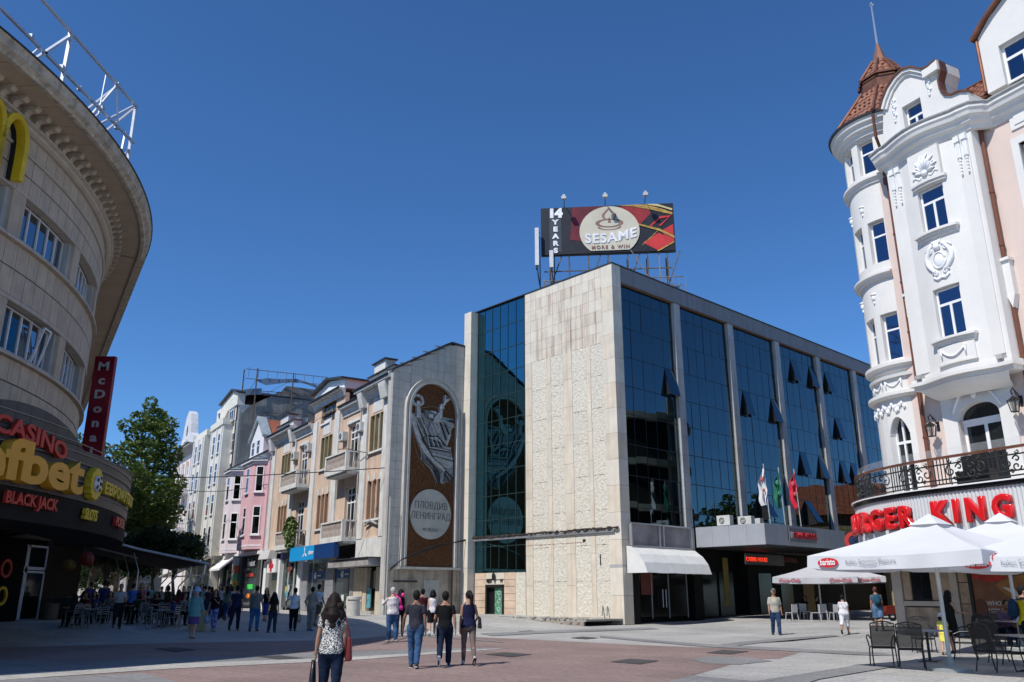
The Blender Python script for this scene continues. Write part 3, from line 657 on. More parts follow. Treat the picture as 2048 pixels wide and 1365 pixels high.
# photo zoom coordinates (488x1365 crop) -> wall: u 92..355 , v 85..1265
def ms(u, v):
    y = YC+AR*((u-222-(v-700)*-.012)/136.); z = 15.25-(v-82)*(15.25-3.3)/(1265-82)
    return (y, z)
st_l = mat('relief_light_stone', (.46,.46,.45), .8, var=.25, sc=6); st_d = mat('relief_dark_stone', (.16,.16,.165), .8, var=.5, sc=8); st_k = mat('relief_black', (.035,.035,.038), .8); st_m = mat('relief_mid_stone', (.29,.29,.30), .8, var=.35, sc=12)
def rp(pts, d, m, nm='relief_plate'): MB().prism([ms(*p) for p in pts], XM+.02, XM+.03+.035*d, 'x').build(nm, m, mu)
rp([(95,300),(150,285),(350,290),(352,330),(330,400),(300,480),(335,490),(345,560),(345,690),(320,720),(285,735),(260,735),(215,650),(158,590),(160,545),(120,440),(98,360)], 1, st_m)
rp([(250,310),(352,310),(350,345),(325,370),(335,400),(312,480),(285,450),(262,400)], 2, st_l); rp([(330,300),(350,300),(350,320),(300,312)], 3, st_k); rp([(270,320),(345,330),(318,372),(306,462),(270,400)], 2.5, st_m)
rp([(94,305),(112,310),(132,390),(160,470),(205,540),(255,600),(300,640),(290,655),(235,615),(170,545),(125,450),(100,370)], 4, st_l)
rp([(118,330),(150,300),(162,350),(180,420),(215,500),(190,505),(150,430)], 3, st_d); rp([(128,350),(136,345),(175,470),(205,520),(196,525),(160,470)], 4.2, st_k); rp([(150,320),(160,318),(205,480),(215,498),(203,500)], 4.2, st_k)
rp([(175,510),(330,488),(330,518),(195,512)], 4, st_l); rp([(190,516),(325,522),(335,552),(260,545),(212,535)], 3, st_m); rp([(195,512),(330,517),(330,523),(205,520)], 4.3, st_k)
rp([(215,538),(345,555),(345,620),(325,640),(290,625),(240,590)], 2.5, st_l)
rp([(165,555),(215,600),(270,660),(240,655),(168,600)], 3, st_d); rp([(225,640),(262,665),(272,735),(262,735)], 3.5, st_k); rp([(270,660),(292,668),(280,735),(268,730)], 4, st_m); rp([(300,640),(345,615),(345,690),(310,690)], 3, st_m); rp([(300,690),(345,660),(320,725),(285,720)], 4, st_d)
rp([(205,340),(240,330),(255,370),(245,420),(215,430),(195,400)], 4, st_m); rp([(180,430),(250,420),(300,475),(240,470)], 3.6, st_k); rp([(190,445),(245,432),(275,465)], 4.4, st_l); rp([(195,455),(235,470),(300,478),(290,485),(215,490)], 4.4, st_d)
for k in range(7): rp([(186+k*12,436+k*2),(190+k*12,434+k*2),(205+k*14,500),(200+k*14,500)], 4.6, st_k if k % 2 else st_l)
rp([(168,265),(235,262),(240,285),(225,320),(190,318),(170,290)], 5, st_d); rp([(190,290),(215,285),(218,310),(195,312)], 6, st_l); rp([(205,262),(240,265),(236,280),(210,275)], 6, st_l)
rp([(120,235),(138,235),(146,290),(142,325),(122,325),(124,285)], 6, st_l, 'relief_arm'); rp([(258,225),(274,230),(272,290),(240,345),(218,335),(232,295),(258,262)], 6, st_l, 'relief_arm')
rp([(264,205),(276,205),(282,235),(262,238)], 7, st_l, 'relief_hand'); rp([(122,215),(138,215),(138,240),(120,240)], 7, st_l, 'relief_hand')
rp([(270,228),(285,196),(288,140),(320,162),(292,195),(276,232)], 7, st_l, 'relief_trumpet'); rp([(290,148),(312,162),(300,165),(290,158)], 8, st_k, 'relief_trumpet')
for k in range(15):
    a = 2*PI*k/15; cu_, cv_ = 128+30*math.cos(a), 210+34*math.sin(a)
    rp([(cu_-9, cv_), (cu_, cv_-10), (cu_+9, cv_), (cu_, cv_+10)], 5+(k % 2), st_l, 'relief_leaf')
for (a_, b2_, c_, d2_) in ((105,330,150,460),(150,460,225,570),(225,570,292,645),(112,320,165,440),(140,310,190,430),(262,330,300,440),(285,325,318,400),(215,500,330,505),(230,560,340,575),(240,585,335,612),(210,560,300,640),(180,580,255,655),(255,330,350,345),(300,650,340,690),(290,665,320,712),(205,350,235,425),(225,345,250,400)):
    rp([(a_,b2_),(a_+5,b2_-1),(c_+4,d2_),(c_-1,d2_+4)], 5.2, st_k if (a_+b2_) % 3 else st_l)
b = MB()
for (u0, v0, u1, v1, u2, v2) in ((130,275,180,225,290,225),(100,300,110,560,180,640),(220,640,240,700,248,750),(245,240,290,238,296,240)):
    P = [(1-t)**2*Vector((0,*ms(u0,v0)))+2*t*(1-t)*Vector((0,*ms(u1,v1)))+t*t*Vector((0,*ms(u2,v2))) for t in [i/10 for i in range(11)]]
    b.tube([(XM+.05, p.y, p.z) for p in P], .018, 4)
b.build('relief_line', mat('relief_line', (.32,.22,.14), .8), mu)
# lower stained zone, blocked door, pipes
stn = mat('stained_render', (.36,.32,.26), .85, var=.25, sc=1.2, streak=.7, dirt=(.12,.09,.07))
pbox('stained_base', mu, stn, XM-.1, XM+.012, -6.5, -.1, .32, 3.1)
pbox('blocked_door', mu, mat('grey_door', (.38,.38,.37), .8, var=.15), XM, XM+.06, -3.6, -2.4, .4, 2.5); pbox('ledge', mu, blackm, XM, XM+.08, -5.9, -4.1, 2.35, 2.45)
MB().tube([(XM+.12,-1.35,.3),(XM+.12,-1.35,3.2)], .05).build('rusty_pipe', mat('rust_pipe', (.16,.06,.035), .8), mu)
MB().tube([(XM+.15,-.45,.3),(XM+.15,-.45,11)], .03).tube([(XM+.12,-6.45,.3),(XM+.12,-6.45,7.5)], .05).build('drain_pipe', greyst, mu)
b = MB(); P = [(XM+.2,-6.3,3.0),(XM+.3,-5.6,3.6),(XM+.45,-4.2,4.2),(XM+.4,-2.8,4.55),(XM+.35,-1.5,4.8),(XM+.5,-.3,5.1)]
for q in range(3): b.tube([(x, y, z+.06*math.sin(i*2+q)+.05*q) for i, (x, y, z) in enumerate(P)], .028, 5)
b.build('cable', blackm, mu)
# ================================================================ orange building
ORA = rad(-58)
ob = thing('apartment_house', 'weathered peach and white house with stone balconies above the blue phone shop', 'building', (-7.1, 52.6, 0), ORA)
peach = mat('peach_plaster', (.60,.455,.34), .85, var=.10, sc=.9, bump=.25, bsc=5, streak=.7, dirt=(.34,.22,.16))
obx = ob
ops = []
def orow(z0, z1):
    for a in (-5.2, -15.2, -25.4): ops.append((a, a+2.5, z0, z1))
orow(10.95, 13.5); orow(6.4, 8.95); ops += [(-9.3,-7.1,10.2,13.5),(-20.4,-18.3,10.2,13.5),(-9.3,-7.1,5.4,8.95),(-20.4,-18.3,5.4,8.95),(-15.6,-12.4,14.6,16.2)]
b = cells(MB(), -28.1, -.75, 5.2, 15.0, 0, .35, ops); b.build('wall', peach, ob)
b = cells(MB(), -17.3, -10.5, 15.0, 16.35, .02, .35, ops); b.build('wall', peach, ob)
b = MB(); b.prism([(-28.1,.4),(-.9,.4),(-3,10),(-28.1,10)],.4,15.3,'z'); b.box(-17.2,-10.6,.4,6,15.3,16.3); b.build('core', mat('dark_interior', (.03,.028,.025), .9), ob)
for (a, bb_, z0, z1) in ops[:3]+ops[3:6]:
    up = z0 > 9; k = 3; w = (bb_-a)/k
    fm_ = olive if up or a > -10 else bframe
    for i in range(3):
        window(ob, a+i*w+.14, a+(i+1)*w-.14, z0+.04, z1-.04, .2, cols=(), rows=(.6,) if up else (.62,), fm=white_f if i == 1 else fm_, gm=darkgl if not up else winglass, sill=False)
    for i in range(4): pbox('post', ob, olive if up else mat('peach_post', (.45,.28,.18), .8), a+i*w-.1 if i else a, a+i*w+.1 if i < 3 else bb_, .0-.02, .2, z0, z1)
    MB().box(a-.15, bb_+.15, -.16, .2, z0-.14, z0-.0).build('sill', plw, ob)
    if up: pbox('panel', ob, plw, a+.4, bb_-.45, -.03, 0, z1+.15, 14.85)
    else:
        for q in range(3): pbox('keystone', ob, plw, a+.1+q*1.05, a+.4+q*1.05, -.07, 0, z1+.05, z1+.5)
window(ob, -15.4, -13.6, 14.62, 16.2, .15, cols=(.5,), rows=(.6,), fm=olive, gm=darkgl); window(ob, -13.55, -12.42, 14.62, 16.2, .15, cols=(.5,), rows=(), fm=olive, gm=darkgl, sill=False)
for (a, z0, z1) in ((-9.3,10.2,13.5),(-20.4,10.2,13.5),(-9.3,5.4,8.95),(-20.4,5.4,8.95)):
    window(ob, a+.02, a+2.1, z0, z1, .2, cols=(.33,.66), rows=(.70,.85), sill=False, gm=winglass if z0 > 9 else darkgl, fw=.08, name='balcony_door')
    if z0 > 9: pbox('lintel', ob, plw, a-.2, a+2.4, -.12, 0, z1+.1, z1+.3)
for x0, x1 in ((-2.7,-1.35),(-6.45,-5.5),(-12.1,-11.1),(-17.0,-16.1),(-22.3,-21.4),(-28.1,-27.2)):
    pbox('pilaster', ob, plw, x0, x1, -.14, -.002, 5.2, 15.0)
    if x0 not in (-12.1, -17.0): MB().prism([(-.45,14.2),(-.14,14.2),(-.14,15.6),(-.75,15.6),(-.65,15.0)], x0+.1, x1-.1, 'x').build('console', plw, ob)
# cornices
def cornice(par, x0, x1, z, d=.75, m=plw, h=.55, y=0.):
    MB().prism([(y,z-.25),(y-.1,z-.25),(y-.14,z),(y-d*.55,z+h*.3),(y-d*.6,z+h*.55),(y-d,z+h*.6),(y-d,z+h),(y,z+h)], x0, x1, 'x').build('cornice', m, par)
    MB().tube([(x0,y-d-.06,z+h),(x1,y-d-.06,z+h)], .07, 6).build('gutter', roofedge, par)
cornice(ob, -6.8, -.72, 15.0); cornice(ob, -10.5, -6.82, 14.55, .5); cornice(ob, -21.4, -17.3, 14.55, .5); cornice(ob, -28.1, -21.42, 15.0); cornice(ob, -17.3, -10.5, 16.35, .5, h=.35)
for (x0, x1) in ((-5.6,-1.3),(-27.2,-22.6)):
    pbox('attic_block', ob, plw, x0, x1, -.1, .6, 15.56, 16.3); pbox('attic_cap', ob, roofedge, x0-.1, x1+.1, -.25, .7, 16.3, 16.38)
    MB().prism([(x0+1.2,16.3),(x1-1.2,16.3),(x1-1.2,17.0),(x0+1.2,17.0)], -.25, .5).build('attic_block', plw, ob); pbox('attic_cap', ob, roofedge, x0+1.0, x1-1.0, -.4, .6, 17.0, 17.08)
MB().prism([(-17.3,16.7),(-10.5,16.7),(-10.5,17.4),(-13.9,17.9),(-17.3,17.4)], -.1, 2.5).build('pediment', white_p, ob)
MB().prism([(-17.6,17.35),(-13.9,17.95),(-10.2,17.35),(-10.2,17.48),(-13.9,18.1),(-17.6,17.48)], -.5, 2.6).build('roof_edge', roofedge, ob)
for (x0, x1, zz0) in ((-10.4,-5.4,15.2),(-22.3,-17.4,15.2)): tiles(ob, x0, x1, .0, 2.6, zz0, zz0+1.5, maxn=200)
MB().prism([(0,15.3),(7,19.0),(7,15.3)], -28, -10.6, 'x').build('roof', tile_m, ob); MB().prism([(.1,15.2),(7,18.6),(7,15.2)], -10.55, -2.4, 'x').build('roof', tile_m, ob)
balcony(ob, -10.8, -6.5, 1.15, 10.1); balcony(ob, -21.7, -17.3, 1.15, 10.1); balcony(ob, -10.8, -6.5, 1.15, 5.35); balcony(ob, -21.9, -17.4, 1.15, 5.35)
ac_unit(ob, -10.3, -.02, 12.5); ac_unit(ob, -6.9, -.02, 12.65); ac_unit(ob, -21.6, -.02, 12.6); ac_unit(ob, -18.1, -.02, 12.8)
MB().tube([(-1.1,-.12,15.3),(-1.1,-.12,5.0)], .07, 8).build('drain_pipe', mat('pipe_salmon', (.5,.33,.25), .6), ob)
MB().tube([(-6.55,-.2,14.6),(-6.55,-.2,5.4)], .05, 8).build('drain_pipe', greyst, ob)
pbox('pilaster', ob, peach, -1.35, -.7, -.05, 0, 5.2, 15)
MB().tube([(-5.0,-.2,10.9),(-6.9,-.9,11.4),(-8.5,-1.0,11.6)], .03).build('flag_holder', blackm, ob)
MB().bar((-5.0,-.15,6.0),(-3.95,-.2,6.3),.1).bar((-3.95,-.2,6.3),(-2.9,-.15,6.0),.1).build('moulding', greyst, ob)
# ground floor
beige = mat('beige_stone_cladding', (.50,.44,.34), .8, var=.12, streak=.5, rnd=.05)
gl_shop = mat('shop_glass', (.035,.05,.048), .05, var=.5, sc=.7, spec=.7)
pbox('wall', ob, plw, -6.5, -.7, -.1, .3, 3.85, 5.2, label='bare patch of wall above the canopy'); pbox('wall', ob, plw, -28.1, -6.5, .05, .4, 5.0, 5.2)
for (x0, x1, z0, z1) in ((-6.5,-5.0,.45,3.3),(-2.75,-.9,.4,3.3)): 
    k = 4
    for i in range(k): pbox('stone_slab', ob, beige, x0, x1, -.12, .3, z0+i*(z1-z0)/k+.004, z0+(i+1)*(z1-z0)/k-.004)
pbox('door', ob, darkgl, -4.4, -3.0, .2, .25, .55, 3.1); pbox('notice_board', ob, mat('notice_blue', (.10,.32,.38), .5, var=.4, sc=5), -4.35, -3.75, .0, .05, .8, 2.0); pbox('doorstep', ob, concrete, -5, -2.8, -.35, .2, .35, .6)
pbox('door_surround', ob, beige, -5.0, -4.42, -.05, .3, .5, 3.3)
cg = MB(); cg.prism([(-8.4,3.35),(-1.3,3.35),(-1.3,3.8),(-8.4,3.7)], -1.3, -.1); cg.build('canopy', mat('stained_concrete', (.33,.32,.31), .8, var=.3, sc=1, streak=.5), ob)
pbox('canopy_top', ob, roofedge, -8.0, -1.2, -1.4, -.1, 3.8, 3.86)
for x0, x1 in ((-17.1,-15.9),(-12.0,-10.3),(-7.1,-6.5)):
    for i in range(4): pbox('cladding_panel', ob, mat('grey_panel', (.26,.26,.28), .4, metal=.1, rnd=.12), x0, x1, -.15, .1, .45+i*.9, .45+i*.9+.885)
for x0, x1 in ((-15.9,-12.0),(-10.3,-7.1)):
    pbox('shop_window', ob, gl_shop, x0, x1, -.02, .02, .7, 4.1); pbox('window_base', ob, mat('grey_panel', (.3,.3,.3)), x0, x1, -.1, .1, .4, .7)
    pbox('blue_banner', ob, mat('banner_blue', (.006,.06,.22), .5), x0+.15, x1-.1, -.05, -.03, 2.72, 3.28)
    text('lettering', '4G', .55, .02, white_f, ob, (x0+1.5, -.08, 2.78), bold=.03, sx=.7, shear=.2); text('lettering', 'network', .22, .01, white_f, ob, (x0+2.35, -.08, 2.9))
    for q in range(3): pbox('display_card', ob, mat('card_white', (.6,.62,.6), .6), x0+.5+q*1.0, x0+1.1+q*.9, -.06, -.05, .9+.3*(q % 2), 1.1+.3*(q % 2)+.2)
pbox('display_screen', ob, blackm, -12.9, -12.2, -.06, -.04, 1.7, 2.6)
for q in range(2): pbox('window_mullion', ob, alum, (-15.9+.9, -7.3)[q], (-15.9+.95, -7.25)[q], -.08, -.03, .7, 4.1)
cy = mat('sign_cyan', (.008,.30,.66), .4, var=.03); cyd = mat('sign_deep_blue', (.004,.04,.16), .4, var=.05)
sg = thing('shop_sign', 'long light and dark blue shop sign with white propeller logo under the balconies', 'sign', (-7.1, 52.6, 0), ORA)
pbox('sign_box', sg, cy, -17.2, -11.6, -1.25, -.9, 4.05, 5.05); pbox('sign_box', sg, cyd, -11.6, -7.5, -1.25, -.9, 4.05, 5.05, label='dark blue half of the sign box')
MB().prism([(-17.22,-1.25),(-17.22,-.9),(-19.3,-.1),(-19.6,-.25)], 4.05, 5.1, 'z').build('sign_box', mat('sign_blue', (.006,.17,.42), .4), sg)
def prop(par, cx, y, cz, s_, rot=(0,0,0)):
    b = MB()
    for a in (100, 215, 330):
        P = []
        for i in range(9):
            t = i/8; r = s_*t; w = .28*s_*math.sin(PI*min(1, t*1.05))**.8; P.append((r, w))
        aa = rad(a); L = [(r*math.cos(aa)-w*.5*math.sin(aa), r*math.sin(aa)+w*.5*math.cos(aa)) for r, w in P]; R_ = [(r*math.cos(aa)+w*.5*math.sin(aa), r*math.sin(aa)-w*.5*math.cos(aa)) for r, w in P]
        b.prism(L+R_[::-1][1:-1], -.01, .01)
    b.build('logo', white_f, par, loc=(cx, y, cz), rot=rot)
prop(sg, -13.6, -1.27, 4.55, .5); text('lettering', 'telenor', .42, .02, white_f, sg, (-12.2, -1.27, 4.42), bold=.008, sx=.85)
ang = math.atan2(1.0, -2.3)
prop(sg, -18.35, -.80, 4.7, .34, rot=(0,0,ang+PI)); text('lettering', 'telenor', .3, .02, white_f, sg, (-18.4, -.76, 4.12), rot=(0,0,ang+PI), bold=.006)
# pharmacy next to it
pbox('blue_fascia', ob, mat('dark_blue_fascia', (.01,.015,.10), .5), -22.6, -19.4, -.3, -.1, 4.4, 5.1)
for x0, x1 in ((-18.0,-17.2),(-23.1,-22.6),(-27.3,-26.5)): pbox('pillar', ob, white_p, x0, x1, -.3, .2, .4, 4.4)
pbox('shop_window', ob, gl_shop, -22.5, -18.0, -.02, .02, .6, 4.3); pbox('shop_window', ob, mat('beige_glass', (.10,.09,.07), .1), -26.4, -23.1, -.02, .02, .5, 3.4)
for x in (-22.5,-21.0,-19.5,-18.1): pbox('window_mullion', ob, white_f, x, x+.07, -.08, -.02, .5, 4.3)
for q, (cx_, cz_) in enumerate(((-21.2,2.0),(-20.8,1.7),(-20.5,2.1))): MB().ell((cx_,-.1,cz_), (.22,.02,.3), 10, 5).build('sticker', mat('sticker_%d' % q, ((.5,.4,.05),(.1,.35,.5),(.5,.5,.5))[q], .5), ob)
ps = thing('pharmacy_sign', 'white box sign with a red cross beside the blue fascia', 'sign', (-7.1, 52.6, 0), ORA)
pbox('sign_box', ps, white_p, -25.6, -23.2, -.5, -.2, 3.4, 4.5)
MB().box(-25.0,-23.8,-.54,-.5,3.8,4.1).box(-24.62,-24.18,-.545,-.5,3.5,4.4).build('cross', mat('cross_red', (.6,.02,.04), .4), ps)
MB().box(-21.0,-19.8,-.16,-.12,3.5,3.8).box(-20.55,-20.2,-.165,-.12,3.2,4.15).build('window_cross', mat('faint_red', (.20,.07,.06), .5), ob)
for k in range(8): pbox('shutter_slat', ob, white_p, -27.3, -24.4, -.85+.02*k, -.1, 4.55+k*.09, 4.62+k*.09)
# hanging plant on the balcony
def leafy(name, parent, cx, cy_, cz, r, n, m, size=.12, seed=1, kind='stuff', fn=None):
    rr_ = random.Random(seed); b = MB()
    for k in range(n):
        while True:
            p = Vector((rr_.uniform(-1,1), rr_.uniform(-1,1), rr_.uniform(-1,1)))
            if p.length < 1 and (p.length > .3 or rr_.random() < .3): break
        q = Vector((cx+p.x*r[0], cy_+p.y*r[1], cz+p.z*r[2])); d = Vector((rr_.gauss(0,1), rr_.gauss(0,1), rr_.gauss(0,1))).normalized(); e = d.orthogonal().normalized()*size*rr_.uniform(.35,.6); d *= size*rr_.uniform(.6,1.2)
        b.add([q-d*.6, q+e, q+d*.7, q-e], [(0,1,2,3)])
    return b.build(name, m, parent, kind=kind)
leafg = mat('plant_green', (.10,.15,.035), .6, var=.5, sc=6)
pp = thing('balcony_plant', 'bushy green plant spilling over the lower left stone balcony', 'plant', (-7.1, 52.6, 0), ORA)
leafy('foliage', pp, -18.1, -1.1, 6.6, (1.0,.5,1.0), 500, leafg, .22, 4); leafy('foliage', pp, -17.5, -1.2, 5.7, (.6,.35,.9), 250, leafg, .2, 5)
MB().rings([(-18.1,-.8,5.4,.2,.2),(-18.1,-.8,5.8,.28,.28)], 10).build('pot', mat('terracotta', (.35,.14,.07), .8), pp)
# ================================================================ pink pair of bay-window houses
def root(name, label, cat, F=(-7.1, 52.6), A=None): return thing(name, label, cat, (F[0], F[1], 0), ORA if A is None else A)
def bay(par, x0, x1, d, z0, z1, m, trim, wins, ch=.75, capm=None):
    """polygonal bay: side faces slanted by ch; wins: list of (z0,z1)"""
    poly = [(x0,0),(x0+ch,-d),(x1-ch,-d),(x1,0)]
    MB().prism(poly, z0, z1, 'z').build('bay', m, par)
    for p, q in zip(poly, poly[1:]):
        L = math.hypot(q[0]-p[0], q[1]-p[1]); a = math.atan2(q[1]-p[1], q[0]-p[0])
        e = piece('bay_face', MB().box(0, L, -.02, 0, z0+.25, z0+.4).mesh('strip', trim), par, (p[0], p[1], 0), rot=(0, 0, a))
        w = min(1.0, L*.62)
        for (a0, a1) in wins:
            f = window(e, L/2-w/2, L/2+w/2, a0, a1, -.05, cols=(), rows=(.64,), gm=winglass, fw=.09, sillm=trim)
    pz = lambda k: [(x0-k,0),(x0+ch-k*.6,-d-k),(x1-ch+k*.6,-d-k),(x1+k,0)]
    b = MB(); b.prism(pz(.12), z1, z1+.25, 'z').prism(pz(.3), z1+.25, z1+.45, 'z'); b.build('bay_cornice', trim, par)
    MB().add([(x,y,z1+.46) for x,y in pz(.38)]+[((x0+x1)/2, .1, z1+1.0)], [(0,1,4),(1,2,4),(2,3,4),(0,1,2,3)]).build('bay_roof', mat('zinc_roof', (.33,.38,.40), .5, metal=.3, var=.2), par)
pk = mat('pink_plaster', (.64,.39,.42), .8, var=.05, bump=.1, streak=.15); pk2 = mat('pale_pink_plaster', (.70,.62,.64), .8, var=.05, streak=.2); trimw = mat('white_trim', (.70,.69,.70), .7, var=.05)
for (x0, x1, m, lab, gx) in ((-36.4,-28.4,pk,'strong pink narrow house with a bay window and small gable',1),(-43.2,-36.5,pk2,'pale lilac white narrow house with a bay window beside the pink one',0)):
    h = root('bay_window_house', lab, 'house')
    b = MB(); b.box(x0, x1, .3, 9, .4, 14.2); b.box(x0, x1, 0, .3, 5.2, 14.2); b.build('wall', m, h)
    bay(h, x0+1.2, x1-1.6, 1.0, 5.6, 13.4, m, trimw, ((6.9,9.5),(10.8,13.2)))
    cornice(h, x0, x1, 14.0, .45, trimw, .4)
    pbox('base_band', h, trimw, x0, x1, -.15, .0, 5.15, 5.45)
    if gx:
        MB().prism([(x0+.4,14.4),(x1-3.0,14.4),(x1-3.0,16.2),((x0+x1)/2-1.2,18.2),(x0+.4,16.2)], -.15, .5).build('gable', trimw, h); MB().prism([(x0+.1,16.1),((x0+x1)/2-1.2,18.3),(x1-2.7,16.1)], .5, 4).build('gable_roof', tile_m, h)
        MB().prism([(x0+.1,16.1),((x0+x1)/2-1.2,18.25),(x1-2.7,16.1),(x1-2.7,16.35),((x0+x1)/2-1.2,18.55),(x0+.1,16.35)], -.4, .5).build('gable_roof', mat('zinc_roof', (.3,.3,.3)), h)
        for wx in (x0+1.0, x0+2.8): window(h, wx, wx+1.0, 14.7, 16.1, -.2, cols=(), rows=(.6,), gm=darkgl)
        tiles(h, x1-4.0, x1, .2, 3.2, 14.6, 17.2, maxn=160); MB().prism([(.2,14.5),(3.4,17.2),(3.4,14.5)], x1-4.2, x1, 'x').build('roof', tile_m, h)
    else: MB().prism([(.1,14.5),(3.4,15.8),(3.4,14.5)], x0, x1, 'x').build('roof', mat('zinc_roof', (.3,.3,.3)), h)
    MB().tube([(x1-.15,-.15,14.0),(x1-.15,-.15,.5)], .05, 6).build('drain_pipe', greyst, h)
    pbox('shopfront', h, dark, x0+.4, x1-.4, .05, .35, .5, 5.1)
    for px_ in (x0+.1, x1-1.3):
        for k in range(4): pbox('cladding_panel', h, mat('charcoal_panel', (.045,.047,.05), .4, rnd=.2), px_, px_+1.1, -.2, .1, .45+k*1.15, .45+k*1.15+1.13)
    pbox('shop_window', h, gl_shop, x0+1.4, x1-1.4, -.02, .04, .7, 4.0)
    if gx:
        text('lettering', 'Tendenz', .95, .04, mat('sign_grey', (.45,.45,.47), .5), h, ((x0+x1)/2+.3, -.15, 4.15), bold=.01, sx=.75)
        pbox('red_panel', h, mat('sale_red', (.5,.04,.03), .5), x0+2.5, x0+5.2, -.08, -.04, 3.2, 3.5)
        text('lettering', 'VARDAR', .6, .03, mat('neon_green', (.05,.6,.08), .5, emit=.5), h, ((x0+x1)/2+.4, -.1, 2.1), bold=.01, sx=.8); MB().ell(((x0+x1)/2,-.1,1.5),(.6,.03,.22),10,5).build('orange_display', mat('orange_display', (.8,.2,.02), .5, emit=.4), h)
        for k, c_ in enumerate(((.6,.35,.05),(.1,.35,.15),(.6,.1,.05),(.5,.5,.5))): pbox('striped_sign', h, mat('strip_sign_%d' % k, c_, .5), x0-.2, x0+.3, -.6, -.2, 2.2+k*.7, 2.88+k*.7)
    else:
        MB().prism([(-1.5,4.1),(-.1,5.3),(-.1,5.1),(-1.5,3.9)], x0+.6, x1-1.8, 'x').build('awning', white_p, h)
        pbox('signal_box', h, greyst, x1-.6, x1, -.6, -.1, 2.6, 5.2)
# ================================================================ tall cream house with the bare grey firewall
cream_p = mat('cream_plaster', (.66,.64,.57), .8, var=.07, sc=.8, streak=.25, bump=.1)
tb = root('corner_apartment_block', 'tall cream apartment house with stepped parapets beside a bare grey firewall', 'building')
b = MB(); b.box(-58.3,-43.3,0,11,.4,20.0); b.box(-47.2,-43.3,-.05,9,20,21.7); b.box(-53.0,-50.5,-.1,3,20,22.6); b.build('wall', cream_p, tb)
b = MB(); b.box(-50.6,-44.9,-1.0,.1,5.5,19.6); b.box(-58.2,-52.6,-1.3,.1,5.5,19.6); b.build('bay', cream_p, tb)
MB().prism([(-47.4,21.6),(-43.2,21.6),(-43.2,22.9),(-45.3,23.5),(-50.6,22.8),(-50.6,20)], -.2, .6).build('gable', cream_p, tb)
MB().prism([(-50.8,22.8),(-45.3,23.55),(-43.0,22.9),(-43.0,23.05),(-45.3,23.75),(-50.8,23.0)], -.5, 8).build('roof_edge', roofedge, tb)
for x0, x1 in ((-50.6,-44.9),(-58.2,-52.6)):
    pbox('parapet', tb, cream_p, x0-.1, x1+.1, -1.15, .2, 19.6, 20.3); 
    for k in range(3): pbox('rib', tb, trimw, x0+.3+k*(x1-x0-.9)/2, x0+.6+k*(x1-x0-.9)/2, -1.45 if x0 < -52 else -1.12, -1.0, 5.8, 19.4)
for z in (6.5, 9.9, 13.3, 16.6):
    for xx, yy in ((-57.2,-1.34),(-55.0,-1.34),(-49.3,-1.04),(-47.0,-1.04)): window(tb, xx, xx+1.1, z, z+2.2, yy, cols=(), rows=(.6,), gm=darkgl, fw=.08)
    window(tb, -52.4, -50.9, z, z+2.2, -.04, cols=(.5,), rows=(.6,), gm=darkgl)
    window(tb, -44.7, -43.6, z, z+2.0, -.04, cols=(), rows=(.6,), gm=darkgl)
for z in (16.9, 18.4): window(tb, -52.4, -51.2, z, z+1.1, -.05, cols=(), rows=(), gm=darkgl, sill=False)
window(tb, -52.6, -51.2, 20.6, 22.2, -.12, cols=(), rows=(.5,), gm=darkgl); window(tb, -46.3, -44.4, 20.0, 22.6, -.22, cols=(.5,), rows=(.5,), gm=darkgl)
for z in (11.0, 12.4, 15.9): ac_unit(tb, -52.3, -.1, z)
MB().tube([(-43.15,-.15,21.5),(-43.15,-.15,5.0)], .08, 8).build('drain_pipe', roofedge, tb)
pbox('shopfront', tb, mat('shop_cream', (.40,.37,.28), .7), -58.3, -43.3, -1.0, 0, 4.6, 5.5)
for k in range(5): pbox('pillar', tb, cream_p, -58+k*3.2, -57.2+k*3.2, -.9, -.1, .4, 4.6)
fw = mat('firewall_render', (.20,.205,.195), .9, var=.25, sc=.6, streak=.5, dirt=(.09,.09,.085), bump=.2)
MB().prism([(.3,.4),(.3,20.6),(1.2,21.6),(4.4,23.5),(5.0,24.3),(9.0,24.3),(9.5,23.6),(10.8,23.6),(10.8,.4)], -43.3, -43.0, 'x').build('firewall', fw, tb)
b = MB()
for (y0,y1,z0,z1) in ((2.6,3.3,18.6,19.4),(3.0,3.4,20.2,20.6),(6.5,7.8,20.4,20.9)): b.box(-43.0,-42.96,y0,y1,z0,z1)
b.build('patch', mat('render_patch', (.34,.34,.32), .9), tb)
b = MB()
for (x, y) in ((-44.0,.4),(-42.6,1.5),(-42.6,5.6),(-42.6,9.5)): b.bar((x,y,18.5 if y > 1 else 20.5),(x,y,25.8),.12)
for z in (21.0, 23.4, 24.7, 25.8): b.bar((-43.2,.4,z-.1),(-42.4,9.6,z+(.0 if z > 25 else .2)),.06)
for k in range(9): b.bar((-42.6,.6+k*1.05,24.7),(-42.6,.6+k*1.05,25.8),.035)
b.bar((-42.6,1.5,24.6),(-42.6,.5,22.4),.05); b.bar((-42.6,5.4,24.9),(-42.6,2.4,22.8),.04)
fr_ = b.build('rooftop_scaffold', rust, None, loc=(-7.1,52.6,0), rot=(0,0,ORA)); tags(fr_, 'empty rusty billboard frame on top of the grey firewall', 'billboard frame')
b = MB(); b.prism([(1.4,24.4),(2.6,24.0),(4.5,24.5),(6.5,24.9),(9.0,24.3),(9.3,24.6),(6,25.2),(4,24.9),(2.5,24.8)], -42.7,-42.66,'x').prism([(.5,22.6),(2.2,22.9),(2.2,23.6),(.5,23.3)], -42.7,-42.66,'x'); o = b.build('torn_sheet', mat('torn_sheet', (.15,.22,.32), .8), None, loc=(-7.1,52.6,0), rot=(0,0,ORA)); tags(o, 'torn blue grey sheeting hanging in the empty billboard frame', 'sheeting')
